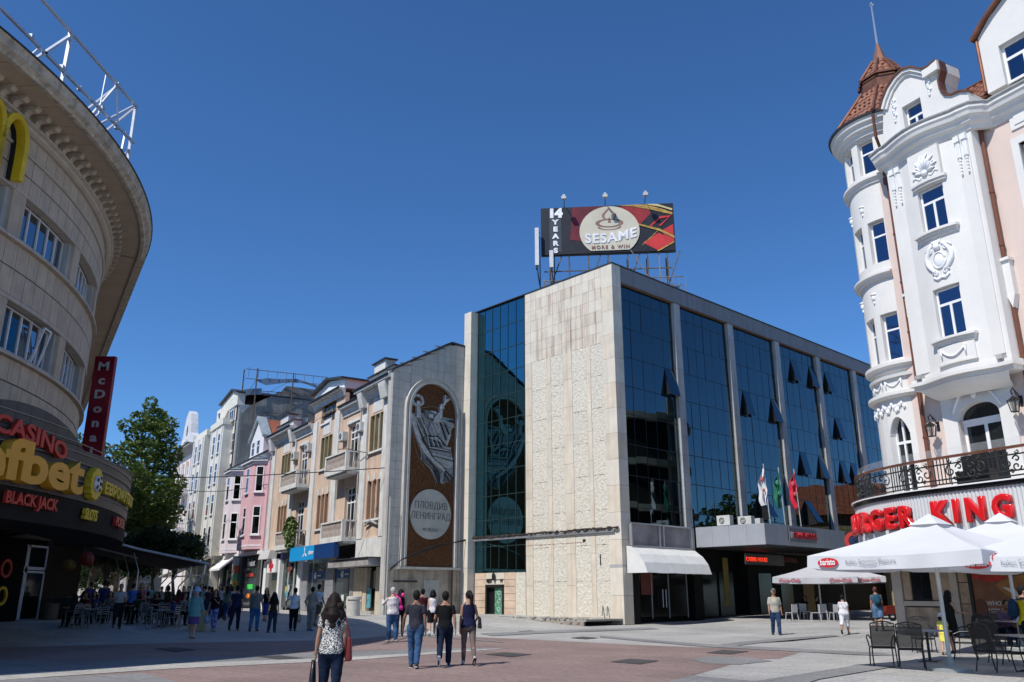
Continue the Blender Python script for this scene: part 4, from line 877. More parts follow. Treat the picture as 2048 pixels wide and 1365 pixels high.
MB().prism([(.3,20.5),(4.4,23.7),(4.4,20.5)], -50, -43.4, 'x').build('roof', tile_m, tb); tiles(tb, -44.6, -43.3, .3, 4.3, 20.7, 23.7, maxn=60)
# ================================================================ far house with curled gable
fh = root('gabled_house', 'pinkish white end house with a curled gable and iron balconies down the street', 'house')
pw = mat('rose_white_plaster', (.66,.60,.57), .8, var=.06); orf = mat('orange_frame', (.42,.17,.07), .7)
b = MB(); b.box(-76.5,-63.6,0,10,.4,19.6); b.box(-63.6,-58.4,.2,10,.4,20.3); b.build('wall', pw, fh)
cornice(fh, -76.8, -63.4, 19.6, 1.0, mat('grey_cornice', (.3,.29,.29), .7), .8)
G_ = [(-73.6,20.6),(-73.2,21.3),(-71.8,22.0),(-71.2,23.6),(-70.6,24.9),(-69.2,25.6),(-67.7,25.0),(-66.9,23.4),(-66.5,22.2),(-64.6,21.5),(-64.2,20.6)]
MB().prism(G_, -.3, .6).build('gable', mat('gable_white', (.55,.56,.57), .7), fh); MB().prism([(-.2,20.3),(5,24),(5,20.3)], -72, -64, 'x').build('roof', roofedge, fh)
MB().ell((-69.0,-.32,22.8),(.35,.05,.8),10,6).build('gable_window', darkgl, fh); pbox('gable_sill', fh, white_p, -70.0,-68.0,-.6,-.3,21.2,21.5)
for k in range(5):
    x = -76.2+k*2.7
    pbox('pilaster', fh, white_p, x-.35, x+.25, -.25, -.002, 5.6, 18.6)
    for z, h_ in ((14.6,3.8),(10.0,3.6),(6.0,3.2)):
        if k < 4:
            window(fh, x+.7, x+1.9, z, z+h_-.6, -.03, cols=(), rows=(.7,), fm=orf, gm=darkgl, fw=.14, sill=False); pbox('window_head', fh, orf, x+.6, x+2.0, -.08, -.0, z+h_-.55, z+h_)
for z in (14.2, 9.6):
    for x0 in (-72.8, -66.5):
        pbox('balcony_slab', fh, trimw, x0-1.6, x0+2.4, -1.5, 0, z-.25, z)
        b = MB()
        for k in range(14): b.bar((x0-1.5+k*.3,-1.45,z),(x0-1.5+k*.3,-1.45,z+1.05),.04)
        for k in range(5):
            for xx in (x0-1.55,x0+2.35): b.bar((xx,-1.4+k*.3,z),(xx,-1.4+k*.3,z+1.05),.04)
        for zz in (z+.05, z+.55, z+1.05): b.bar((x0-1.6,-1.45,zz),(x0+2.4,-1.45,zz),.05); b.bar((x0-1.55,-1.45,zz),(x0-1.55,0,zz),.05); b.bar((x0+2.35,-1.45,zz),(x0+2.35,0,zz),.05)
        for k in range(10): b.tube([(x0-1.4+k*.42+.13*math.cos(q),-1.47,z+.5+.3*math.sin(q)) for q in range(7)], .02, 4)
        b.build('balcony_railing', blackm, fh)
for x in (-62.8,-60.6):
    for z in (6.4,10.2,14,17.2): window(fh, x, x+1.1, z, z+2.2, .15, cols=(.5,), rows=(.6,), gm=darkgl)
for k in range(4): pbox('rib', fh, trimw, -63.4+k*1.6,-63.1+k*1.6,-.05,.2,5.6,19.6)
pbox('parapet', fh, trimw, -63.7,-58.3,-.2,.6,20.3,20.8)
# beige shop awning of the cream house
ba = root('shop_awning', 'beige sloping shop awning in front of the cream apartment house', 'awning')
MB().prism([(-4.6,3.5),(-1.0,5.4),(-1.0,5.3),(-4.6,3.4)], -52.5, -44.5, 'x').build('canvas', mat('beige_canvas', (.34,.31,.25), .8, var=.08), ba)
for x in (-52.4,-44.7): MB().tube([(x,-4.5,3.4),(x,-1,3.6)], .04).build('awning_arm', alum, ba)
# ================================================================ houses that close the far end of the street
for (X, Y, w, h_, c_, lab, rz) in ((-66,128,18,13,(.46,.40,.32),'sunlit sandy house far down the street',.35),(-58,138,34,12,(.40,.37,.32),'long low beige house far down the street behind the cafe crowd',.1),(-86,112,16,15,(.5,.47,.42),'pale house far down the street behind the trees',.5),(-50,150,16,17,(.42,.43,.42),'grey house closing the far end of the street',.3)):
    hh = thing('distant_house', lab, 'house', (X, Y, .42), rz)
    pbox('wall', hh, mat('far_%d' % int(h_), c_, .8, var=.08), -w/2, w/2, 0, 9, 0, h_); MB().prism([(-.5,h_),(4.5,h_+2.6),(9.5,h_)], -w/2-.4, w/2+.4, 'x').build('roof', tile_m, hh)
    for k in range(int(w/3)):
        for q in range(int(h_/3.6)): window(hh, -w/2+.8+k*3, -w/2+2+k*3, 1.2+q*3.5, 3.2+q*3.5, -.02, gm=darkgl, fw=.1)
# wire across the street
wr = MB(); a_ = Vector((-21,70,10.3)); b_ = Vector((-33,95,10.6)); 
for (p, q) in (((-46,60,11),(-7.6,53.8,9.5)),((-40,92,13.5),(-21,76,11.5))):
    p = Vector(p); q = Vector(q); wr.tube([p.lerp(q, i/12)-Vector((0,0,1.0*math.sin(PI*i/12))) for i in range(13)], .03, 4)
tags(wr.build('overhead_cable', blackm, None), 'thin black cables slung across the street between the houses', 'cable')
# ================================================================ rounded corner building on the left
CX, CY = -37.2, 24.5; RW = 21.4
lb = thing('rounded_building', 'rounded stone corner building with ribbon windows and a deep bracketed eave, in shade', 'building', (CX, CY, 0))
lst = mat('sandy_cladding', (.47,.385,.295), .75, var=.10, sc=1.6, bump=.12, bsc=6, streak=.3, dirt=(.22,.17,.13), rnd=.07)
lsm = mat('sandy_moulding', (.46,.40,.33), .75, var=.10, sc=2, streak=.3); joint = mat('stone_joint', (.12,.10,.085), .9)
A0, A1 = -42, 58
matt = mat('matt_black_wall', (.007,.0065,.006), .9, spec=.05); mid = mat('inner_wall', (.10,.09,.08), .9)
MB().arc([(RW-.45,4.3),(RW-.45,16.5),(RW-1.2,16.5),(RW-1.2,4.3)], 0, 0, A0, A1, 70).build('core', mid, lb)
wins = [5.1+12.1*k for k in range(-4, 5)]; HW = 4.6
bands = [(4.4, 8.86), (10.5, 12.38), (13.98, 15.95)]
for z0, z1 in bands: MB().arc([(RW-.5,z0),(RW-.06,z0),(RW-.06,z1),(RW-.5,z1)], 0, 0, A0, A1, 90).build('wall', joint, lb)
# cladding slabs: shared, radial
pan = {}
def rslab(name, ang, z, wdeg, h, m, r0=RW-.06, r1=RW, j=.026):
    key = (round(wdeg,3), round(h,3), m.name, r0, r1)
    if key not in pan:
        jd = math.degrees(j/r1); b = MB(); b.arc([(r0,j/2),(r1,j/2),(r1,h-j/2),(r0,h-j/2)], 0, 0, -wdeg/2+jd/2, wdeg/2-jd/2, 1); pan[key] = b.mesh('slab', m)
    return piece(name, pan[key], lb, (0, 0, z), rot=(0, 0, rad(ang)))
wd = 1.75
for (z0, z1, rows) in ((7.98,8.72,1),(4.4,7.96,4),(10.62,11.46,1),(11.48,12.30,1),(14.0,14.62,1),(14.64,15.26,1),(15.36,15.95,1)):
    h = (z1-z0)/rows
    for r_ in range(rows):
        k = 0; a = -16.5
        while a < 42:
            rslab('cladding_slab', a+(wd/2 if (r_ % 2) else 0), z0+r_*h, wd, h, lst, r1=RW+random.uniform(0,.003) if False else RW); a += wd
def ringm(prof, name, m=lsm, a0=A0, a1=A1, n=90): return MB().arc(prof, 0, 0, a0, a1, n).build(name, m, lb)
ringm([(RW-.3,8.72),(RW+.16,8.72),(RW+.16,8.8),(RW+.10,8.88),(RW-.3,8.88)], 'sill_moulding'); ringm([(RW-.3,12.3),(RW+.16,12.3),(RW+.16,12.38),(RW+.10,12.46),(RW-.3,12.46)], 'sill_moulding')
ringm([(RW-.3,10.46),(RW+.03,10.46),(RW+.03,10.6),(RW-.3,10.6)], 'lintel'); ringm([(RW-.3,13.94),(RW+.03,13.94),(RW+.03,14.0),(RW-.3,14.0)], 'lintel')
ringm([(RW-.1,15.26),(RW+.06,15.26),(RW+.09,15.31),(RW+.06,15.36),(RW-.1,15.36)], 'string_moulding')
ringm([(RW-.1,15.95),(RW+.10,15.95),(RW+.20,16.0),(RW+.22,16.08),(RW+.34,16.12),(RW+.34,16.18),(RW-.1,16.18)], 'cornice_moulding')
ringm([(RW-.3,16.18),(RW+.05,16.18),(RW+.05,16.62),(RW-.3,16.62)], 'frieze'); 
sofm = mat('soffit_plaster', (.40,.315,.24), .8, var=.08, sc=1)
MB().arc([(RW-.2,16.62),(RW+1.5,16.62),(RW+1.5,16.7),(RW-.2,16.7)], 0, 0, A0, 30.3, 90).build('soffit', sofm, lb)
for k in range(int((30-A0)/3)): MB().arc([(RW+.62,16.60),(RW+1.5,16.60),(RW+1.5,16.62),(RW+.62,16.62)], 0, 0, A0+k*3+.04, A0+k*3+2.96, 1).build('soffit_board', sofm, lb)
ringm([(RW+1.36,16.52),(RW+1.5,16.52),(RW+1.55,16.6),(RW+1.68,16.68),(RW+1.70,16.86),(RW+1.76,16.95),(RW+1.4,16.95),(RW+1.36,16.7)], 'eave_moulding', mat('eave_stone', (.42,.37,.30), .8, var=.2, sc=3, streak=.7), a1=30.2)
ringm([(RW+1.3,16.95),(RW+1.8,16.95),(RW+1.8,17.0),(RW-1,17.6),(RW-1.2,17.5)], 'roof_sheet', roofedge, a1=30.2)
# scroll brackets
bk = [(0,.0),(.10,.02),(.2,.10),(.22,.2),(.34,.26),(.5,.26),(.58,.33),(.58,.42),(0,.42)]
me = MB().prism([(RW+.04+x, 16.19+z) for x, z in bk], -.11, .11).mesh('bracket', lsm)
for k in range(int((A1+6)/1.55)): piece('bracket', me, lb, rot=(0, 0, rad(-20+k*1.55)))
# windows
lwf = mat('white_upvc', (.62,.63,.66), .4, var=.02); lgl = mirror('shade_glass', (.20,.24,.28), .03, .004, .6)
for z0, z1 in ((8.88,10.46),(12.46,13.94)):
    for w in wins:
        if w < -22: continue
        f = MB(); f.arc([(RW-.42,z0),(RW-.35,z0),(RW-.35,z0+.06),(RW-.42,z0+.06)], 0,0,w-HW,w+HW,8); f.arc([(RW-.42,z1-.06),(RW-.35,z1-.06),(RW-.35,z1),(RW-.42,z1)], 0,0,w-HW,w+HW,8)
        for k in range(6):
            a = w-HW+2*HW*k/5; f.arc([(RW-.42,z0),(RW-.33,z0),(RW-.33,z1),(RW-.42,z1)], 0,0,a-.10,a+.10,1)
        fo = f.build('window', lwf, lb)
        for k in range(5):
            a = w-HW+2*HW*k/5; tilt = (z0 < 9 and abs(w-5.1) < 1 and k == 3)
            pm_ = MB().arc([(RW-.39,z0+.05),(RW-.38,z0+.05),(RW-.38,z1-.05),(RW-.39,z1-.05)], 0,0,a+.12,a+2*HW/5-.12,1).build('pane', lgl, fo)
            if k == 0 or k == 4: MB().arc([(RW-.375,z0+.05),(RW-.37,z0+.05),(RW-.37,z1-.05),(RW-.375,z1-.05)], 0,0,a+.2,a+.75,1).build('blind', mat('blue_grey_blind', (.16,.20,.24), .8), fo)
        if z0 < 9 and abs(w-5.1) < 1:
            a = rad(w+1.6); p = Vector(((RW-.33)*math.cos(a), (RW-.33)*math.sin(a), z0+.08)); t_ = Vector((-math.sin(a), math.cos(a), 0)); nn = Vector((math.cos(a), math.sin(a), 0))
            b = MB(); q0 = p; q1 = p+t_*.55; r0 = q0+Vector((0,0,1.35))+nn*.3; r1 = q1+Vector((0,0,1.35))+nn*.3
            for s0, s1 in ((q0,q1),(q1,r1),(r1,r0),(r0,q0)): b.bar(s0, s1, .06)
            b.build('open_sash', lwf, fo)
        # piers between windows
        MB().arc([(RW-.5,z0),(RW-.0,z0),(RW-.0,z1),(RW-.5,z1)], 0,0,w+HW+.55,w+12.1-HW-.55,2).build('pier', lst, lb)
        for a0, a1 in ((w+HW,w+HW+.55),(w+12.1-HW-.55,w+12.1-HW)): MB().arc([(RW-.5,z0),(RW-.12,z0),(RW-.12,z1),(RW-.5,z1)], 0,0,a0,a1,1).build('reveal', greyst, lb)
# straight wing along the street
wg = Matrix.Translation((CX,CY,0)).inverted()
p30 = Vector((RW*math.cos(rad(30)), RW*math.sin(rad(30)), 0)); wa = rad(120)
wb = MB(); wb.box(0,48,0,12,4.3,16.5).box(7,48,3,12,.3,4.3); wb.build('wing_wall', lst, lb, loc=p30, rot=(0,0,wa))
for z0, z1 in ((8.8,8.9),(12.36,12.46),(15.9,16.15)): MB().box(0,48,-.12,0,z0,z1).build('sill_moulding', lsm, lb, loc=p30, rot=(0,0,wa))
MB().box(-.0,48,-1.5,.1,16.62,16.7).build('soffit', sofm, lb, loc=p30, rot=(0,0,wa)); MB().box(-.05,48,-1.72,-1.36,16.55,16.95).build('eave_moulding', MT['eave_stone'], lb, loc=p30, rot=(0,0,wa)); MB().prism([(-1.8,16.95),(0,17.6),(12,18),(12,16.95)],-.05,48,'x').build('roof_sheet', roofedge, lb, loc=p30, rot=(0,0,wa))
for k in range(6):
    for z in (8.9, 12.46): MB().box(2+k*7.2,6.8+k*7.2,-.02,-.0,z,z+1.5).build('window', darkgl, lb, loc=p30, rot=(0,0,wa))
# rooftop sign frame
tr = thing('rooftop_sign_frame', 'galvanised empty sign frame standing on the eave of the rounded building', 'sign frame', (CX, CY, 0))
# straight truss roughly along the edge
P0, P1 = Vector((-14.9-CX, 7.0-CY, 0)), Vector((-15.9-CX, 31.5-CY, 0))
tops = [(-11.6+0, )]
def tp(u, v, R=22.7):
    a, b_, c_ = ray(u, v); h = math.hypot(a, b_)
    A_ = a*a+b_*b_; B_ = -2*(a*CX+b_*CY); C_ = CX*CX+CY*CY-R*R; t = (-B_-math.sqrt(max(0, B_*B_-4*A_*C_)))/2/A_
    return Vector((a*t-CX, b_*t-CY, CAMH+c_*t))
galv = mat('galvanised_steel', (.50,.53,.58), .45, metal=.5, var=.1)
XT = -15.4                                     # the frame stands in one vertical plane
def tpp(u, v, X=XT):
    a, b_, c_ = ray(u, v); t = X/a; return Vector((a*t-CX, b_*t-CY, CAMH+c_*t))
TA = tpp(85,0); TB = tpp(273,213); BA = tpp(0,15); BB = tpp(268,286)
zt = (TA.z+TB.z)/2; zb = (BA.z+BB.z)/2
b = MB()
d_ = (TB-TA)
def L_(P, Q, w=.09): b.bar(P, Q, w)
L_(TA-d_*.6, TB); L_(BA-(BB-BA)*.4, BB)
for (u0,v0,u1,v1,w) in ((142,70,122,175,.11),(140,74,74,117,.09),(235,170,235,255,.06),(271,215,254,332,.10),(268,212,188,255,.08),(233,172,172,243,.07),(204,222,178,246,.06),(188,207,148,201,.05),(251,265,240,318,.07),(258,300,223,298,.06),(80,95,65,108,.05),(212,150,192,252,.03),(254,332,238,316,.08),(258,302,238,316,.05),(0,22,-40,30,.08)):
    L_(tpp(u0,v0), tpp(u1,v1), w)
for (u0,v0,u1,v1) in ((142,70,74,117),(271,215,188,255),(235,172,172,243)):
    p = tpp(u0,v0); L_(p, p+Vector((-1.6,-.3,-2.0 if v0 > 100 else -1.8)), .07)
b.build('frame', galv, tr)
b = MB()
for (u, v) in ((142,70),(122,175),(235,170),(254,332),(271,215),(233,255),(62,74),(160,178),(206,216),(124,135)): p = tpp(u, v); b.box(p.x-.07,p.x+.07,p.y-.07,p.y+.07,p.z-.07,p.z+.07)
b.build('clamp', alum, tr)
# ---- casino marquee
mq = thing('casino_marquee', 'curved charcoal casino marquee with orange bet letters over the shaded cafe', 'sign', (CX, CY, 0))
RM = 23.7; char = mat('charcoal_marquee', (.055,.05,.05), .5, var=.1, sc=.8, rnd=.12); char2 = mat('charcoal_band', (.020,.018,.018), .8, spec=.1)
def arch_top(a):
    if a < 3.98: t = (a+3.6)/7.6; return 5.97+.75*max(0, 1-max(0, abs(t))**2.2)
    return 5.97+(a-3.98)*.012
MQ0, MQ1 = -26, 33
for k in range(int((MQ1-MQ0)/1.6)+1):
    a = MQ0+k*1.6
    for (z0, z1) in ((4.42,4.95),(4.97,5.5),(5.52,6.02),(6.04,9)):
        b = MB(); n_ = 6; ok = False
        for i in range(n_+1):
            aa = a+.02+i*1.56/n_; t = max(z0, min(z1, arch_top(aa))); ok |= t > z0+.03
            for r_ in (RM-.12, RM-.01):
                for z in (z0, t): b.v.append((r_*math.cos(rad(aa)), r_*math.sin(rad(aa)), z))
        if not ok: continue
        for i in range(n_):
            p = i*4
            for f in ((p+2,p+3,p+7,p+6),(p,p+1,p+5,p+4),(p+1,p+3,p+7,p+5),(p,p+2,p+6,p+4)): b.f.append(list(f)); b.m.append(0); b.sm.append(False)
        b.build('marquee_panel', char, mq)
MB().arc([(RW-.1,3.55),(RM-.02,3.55),(RM-.02,4.4),(RW-.1,4.4)], 0,0,MQ0,MQ1,50).build('lower_band', char2, mq)
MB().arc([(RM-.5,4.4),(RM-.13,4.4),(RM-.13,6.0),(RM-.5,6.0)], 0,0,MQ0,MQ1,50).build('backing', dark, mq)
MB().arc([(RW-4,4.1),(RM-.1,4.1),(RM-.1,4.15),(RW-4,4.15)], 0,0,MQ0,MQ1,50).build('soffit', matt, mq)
gl_ = mat('marquee_rail', (.30,.28,.26), .5)
for z in (4.72,5.0,5.28,5.56,5.84,6.12,6.4):
    aa = [a/2 for a in range(2*MQ0, 2*MQ1) if arch_top(a/2) > z+.05]
    if len(aa) > 3: MB().arc([(RM,z),(RM+.03,z),(RM+.03,z+.018),(RM,z+.018)], 0,0,aa[0],aa[-1],60).build('rail', gl_, mq)
def curved(R, a0):
    def fn(c): a = rad(a0)+c.x/R; r = R-c.y; return Vector((r*math.cos(a), r*math.sin(a), c.z))
    return fn
orr = mat('orange_letter', (.62,.30,.025), .45, var=.03); redl = mat('red_letter', (.42,.025,.018), .45, var=.05); yel = mat('yellow_letter', (.58,.42,.02), .45)
text('lettering', 'efbet', 1.50, .34, orr, mq, (0,0,4.56), bold=.05, sx=1.62, space=1.0, warp=curved(RM+.2,-3.35))
text('lettering', 'CASINO', .66, .12, redl, mq, (0,0,5.53), bold=.02, sx=1.40, warp=lambda c: curved(RM+.14,-3.5)(Vector((c.x, c.y, c.z+.12-c.x*.09-c.x*c.x*.03))))
text('lettering', 'ЕВРОФУТБОЛ', .50, .14, yel, mq, (0,0,4.84), bold=.015, sx=1.5, sz=1.0, warp=curved(RM+.12,14.3))
text('lettering', 'BLACK JACK', .44, .1, redl, mq, (0,0,3.96), bold=.014, sx=.98, warp=curved(RM+.09,-2.3))
text('lettering', 'SLOTS', .46, .12, yel, mq, (0,0,3.9), bold=.015, sx=.80, shear=.15, warp=curved(RM+.09,6.3)); text('lettering', 'POKER', .44, .12, redl, mq, (0,0,3.94), bold=.015, sx=1.2, warp=curved(RM+.09,15.0))
a = rad(6.0); bp_ = Vector(((RM+.1)*math.cos(a), (RM+.1)*math.sin(a), 5.02))
sp = [(.46*(1+(.14 if k % 2 else 0))*math.cos(2*PI*k/28), .46*(1+(.14 if k % 2 else 0))*math.sin(2*PI*k/28)) for k in range(28)]
MB().prism(sp, -.12, .1).build('sun_badge', yel, mq, loc=bp_, rot=(0,0,a+PI/2))
MB().ell((0,-.14,0),(.27,.10,.27),16,10).build('football', mat('football_white', (.55,.55,.58), .4), mq, loc=bp_, rot=(0,0,a+PI/2))
b = MB()
for k in range(6): q = 2*PI*k/5; r_ = .0 if k == 5 else .19; b.ell((r_*math.cos(q),-.215 if k < 5 else -.24,r_*math.sin(q)),(.07,.025,.07),6,4)
b.build('football_patch', blackm, mq, loc=bp_, rot=(0,0,a+PI/2))
# golden arches on the upper wall
ms_ = thing('arches_sign', 'big yellow rounded arch sign high on the rounded stone wall', 'sign', (CX, CY, 0))
am = rad(-5.75); 
def arch_curve(x0, w, h):
    return [(x0+w*(1-math.cos(PI*i/16))/2, h*math.sin(PI*i/16)**.45) for i in range(17)]
ycol = mat('arches_yellow', (.62,.43,.01), .4)
for x0 in (-1.04, -.0):
    pts = arch_curve(x0, 1.04, 1.85); b = MB()
    for (p, q) in zip(pts, pts[1:]):
        b.bar((p[0], 0, p[1]), (q[0]+(q[0]-p[0])*.1, 0, q[1]+(q[1]-p[1])*.1), .20, .30, up=(0,1,0))
    b.build('arch', ycol, ms_, loc=((RW+.32)*math.cos(am), (RW+.32)*math.sin(am), 14.05), rot=(0,0,am+PI/2))
    b = MB()
    for (p, q) in zip(pts, pts[1:]): b.bar((p[0], .25, p[1]), (q[0], .25, q[1]), .18, .2, up=(0,1,0))
    b.build('arch_back', blackm, ms_, loc=((RW+.32)*math.cos(am), (RW+.32)*math.sin(am), 14.05), rot=(0,0,am+PI/2))
# vertical red sign
vsg = thing('vertical_sign', 'tall vertical dark red sign with white stacked letters behind the rounded building', 'sign')
redp = mat('sign_dark_red', (.20,.006,.022), .4, var=.05)
def vpt(u, v, Y=40.): 
    a, b_, c_ = ray(u, v); t = Y/b_; return a*t, CAMH+c_*t
xR, zT = vpt(231, 713); xL, _ = vpt(195, 710); zB = 6.0
pbox('sign_panel', vsg, redp, xR-1.0, xR, 40, 40.25, zB, zT); 
for k, ch in enumerate("McDonald's"):
    if zT-.75-k*.715 > zB: text('lettering', ch, .66, .04, mat('letter_pale', (.48,.46,.48), .5), vsg, (xR-.5, 39.98, zT-.72-k*.715), bold=.02, sx=1.12, sz=.9)
pbox('bracket', vsg, blackm, xR-2.5, xR-1.0, 40.1, 40.2, 8, 8.1)
# ---- ground floor under the marquee
gfw = thing('glazed_shopfront', 'dark cafe front with white framed glass doors under the marquee', 'shopfront')
rdk = mat('dark_brown_wall', (.03,.016,.011), .8, var=.2)
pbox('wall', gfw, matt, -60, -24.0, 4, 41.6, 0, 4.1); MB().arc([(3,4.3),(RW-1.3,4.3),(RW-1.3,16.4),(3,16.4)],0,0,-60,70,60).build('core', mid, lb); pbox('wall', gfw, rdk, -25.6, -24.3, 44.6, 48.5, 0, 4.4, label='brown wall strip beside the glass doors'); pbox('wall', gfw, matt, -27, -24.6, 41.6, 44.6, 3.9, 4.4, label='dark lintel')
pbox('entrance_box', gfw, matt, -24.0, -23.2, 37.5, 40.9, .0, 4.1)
for i, z in enumerate((1.55,2.75)):
    o = MB().arc([(.42,-.05),(.42,.05),(.3,.05),(.3,-.05)], 0,0,0,360,20).build('round_sign', mat('ring_%d' % i, ((.5,.32,.02),(.35,.03,.02))[i], .5), gfw, loc=(-23.12,39.3,z), rot=(0,PI/2,0))
for (y0, y1, z0, z1) in ((41.7,42.7,.3,2.75),(42.75,44.5,.3,2.75),(41.7,42.7,2.8,4.0),(42.75,44.5,2.8,4.0)):
    f = MB(); x = -24.2
    f.box(x,x+.08,y0,y0+.09,z0,z1).box(x,x+.08,y1-.09,y1,z0,z1).box(x,x+.08,y0,y1,z0,z0+.14).box(x,x+.08,y0,y1,z1-.1,z1)
    f = f.build('door' if z0 < 1 else 'window', white_p, gfw); pbox('pane', f, darkgl, x+.02, x+.04, y0+.08, y1-.08, z0+.1, z1-.08)
MB().tube([(-24.05,41.85,1.0),(-23.95,41.85,1.3),(-24.05,41.85,1.7)], .03).build('door_handle', alum, gfw)
pl2 = thing('planter', 'dark stone planter block beside the glass doors under the marquee', 'planter', (-22.9, 44.6, .25)); MB().rings([(0,0,0,.6,1.1),(0,0,1.2,.6,1.1)], 4).build('block', mat('dark_planter', (.05,.05,.05), .7), pl2, rot=(0,0,.8)); MB().box(-.5,.5,-1.0,1.0,1.2,1.28).build('top', mat('dark_planter', (.07,.07,.07)), pl2)
rc = thing('litter_bin', 'short dark cylindrical bin in front of the shaded glass door', 'bin', (-22.5, 42.6, .2)); MB().rings([(0,0,0,.3,.3),(0,0,.9,.33,.33),(0,0,.95,.36,.36),(0,0,1.0,.3,.3)], 14).build('drum', mat('bin_brown', (.12,.09,.06), .7), rc)
pd = thing('parasol_poster', 'green and white menu poster leaning behind the glass door', 'poster', (-24.35, 43.3, .5), .2); pbox('board', pd, mat('poster_green', (.25,.42,.33), .5, var=.3, sc=4), 0,.05,0,.75,.4,1.9); MB().ell((.06,.38,2.0),(.03,.4,.12),10,5).build('top_print', mat('poster_redtop', (.45,.06,.05), .5), pd)
# ================================================================ white and peach corner house with turret (right)
BKA = rad(-62.9); BKF = (15.8, 28.35)
bk = thing('corner_turret_house', 'freshly painted white and peach ornate house with round turret and copper roofs', 'building', (BKF[0], BKF[1], 0), BKA)
wht = mat('fresh_white_plaster', (.70,.685,.65), .75, var=.04, sc=.7, bump=.05, streak=.10, dirt=(.50,.48,.45)); pch = mat('pale_peach_plaster', (.665,.54,.475), .8, var=.04, sc=.6, bump=.06)
cop = mat('copper_sheet', (.24,.105,.065), .38, metal=.55, var=.2, sc=2); copt = mat('copper_tile', (.27,.12,.075), .5, metal=.2, var=.15, sc=3, rnd=.2)
brp = mat('brown_downpipe', (.15,.055,.03), .45, var=.1)
bwin = mirror('house_window_glass', (.13,.16,.22), .03, .002, .7)
b = cells(MB(), -2.1, 14, 4.9, 18.0, 0, .4, [(-.3,1.25,4.9,7.97),(3.5,4.8,14.1,16.4),(3.5,4.8,10.1,12.4),(5.8,7.1,14.1,16.4),(5.8,7.1,10.1,12.4),(3.4,5.0,5.0,8.2)]); b.build('wall', pch, bk)
MB().box(-2.0,14,.45,12,4.9,17.9).build('core', mid, bk)
for x in (3.5, 5.8):
    for z in (10.1, 14.1):
        window(bk, x, x+1.3, z, z+2.3, .2, cols=(.5,), rows=(.66,), gm=bwin, fw=.09, nosplit_top=True)
        MB().box(x-.25,x,-.06,.2,z-.1,z+2.55).box(x+1.3,x+1.55,-.06,.2,z-.1,z+2.55).box(x,x+1.3,-.06,.2,z+2.3,z+2.55).build('window_surround', wht, bk)
window(bk, 3.4, 5.0, 5.0, 8.2, .2, cols=(.5,), rows=(.75,), gm=bwin)
MB().box(3.35,4.9,-.05,0,16.95,17.62).box(3.5,4.75,-.08,-.05,17.1,17.48).build('frieze_panel', wht, bk)
# bay: gently bowed
def yb(x):
    t = (x-.55)/1.75
    return -.62-.32*max(0, math.cos(max(-1, min(1, t*1.25))*PI/2))**1.3
def bayprism(x0, x1, z0, z1, k=0., name='bay_wall', m=None, n=28, parent=None):
    xs_ = [x0+(x1-x0)*i/n for i in range(n+1)]
    return MB().prism([(x, yb(x)-k) for x in xs_]+[(x1+0, .05),(x0, .05)], z0, z1, 'z').build(name, m or wht, parent or bk)
BX0, BX1 = -1.25, 2.3
bw = [(10.17,12.0),(14.17,15.9)]
zcut = [8.95, 10.17, 12.0, 14.17, 15.9, 17.9]
bayprism(BX0, BX1, 8.95, 10.17); bayprism(BX0, BX1, 12.0, 14.17); bayprism(BX0, BX1, 15.9, 18.2)
for z0, z1 in bw: bayprism(BX0, .08, z0, z1); bayprism(1.1, BX1, z0, z1); MB().box(.08,1.1,-.62,.0,z0,z1).build('reveal', wht, bk); 
for z0, z1 in bw:
    window(bk, .1, 1.08, z0+.02, z1-.02, -.76, cols=(.5,), rows=(.68,), gm=bwin, fw=.075, sill=False, nosplit_top=True)
# slim pilasters, moulded strips
for x in (-1.05, 1.72): MB().box(x, x+.42, yb(x+.2)-.05, 0, 9.2, 17.6).build('pilaster', wht, bk)
def bmould(x0, x1, z, ks, par=bk, name='moulding', m=None):
    b_ = []
    for (k, za, zb_) in ks: bayprism(x0-k*.6, x1+k*.6, z+za, z+zb_, k, name, m)
bmould(-.12, 1.3, 14.0, ((.22,.05,.14),(.14,-.02,.05),(.08,-.12,-.02))); bmould(-.12, 1.3, 10.0, ((.22,.06,.14),(.14,-.02,.06),(.08,-.12,-.02)))
bmould(-.05, 1.25, 9.2, ((.10,0,.06),(.06,.06,.66)))
bmould(BX0, BX1, 8.75, ((.18,.12,.24),(.26,.0,.12),(.12,-.14,.0)))
b = MB()
for i, (k, z) in enumerate(((.10,8.6),(.0,8.48),(-.15,8.36),(-.38,8.26),(-.62,8.2))):
    n = 14; x0, x1 = BX0+.1+i*.09, BX1-.1-i*.09
    b.v += [(x0+(x1-x0)*q/n, min(-.01, yb(x0+(x1-x0)*q/n)-k), z) for q in range(n+1)]
for i in range(4):
    for q in range(14): b.f.append([i*15+q, i*15+q+1, (i+1)*15+q+1, (i+1)*15+q]); b.m.append(0); b.sm.append(True)
b.build('bay_console', wht, bk)
for x in (-1.0, 2.05): MB().box(x-.1,x+.1,yb(x)-.30,yb(x)-.02,8.98,9.12).box(x-.04,x+.04,yb(x)-.2,yb(x)-.1,8.9,9.0).build('spotlight', greyst, bk)
# wall consoles (small pyramidal drops)
for x in (2.42,): MB().box(x-.18,x+.18,-.32,0,12.42,12.52).box(x-.13,x+.13,-.24,0,11.2,12.42).prism([(x-.14,11.2),(x+.14,11.2),(x,10.75)],-.26,-.0).build('console', wht, bk)
for x in (-1.45,): MB().box(x-.16,x+.16,-.28,0,12.42,12.52).box(x-.11,x+.11,-.22,0,11.6,12.42).build('console', wht, bk)
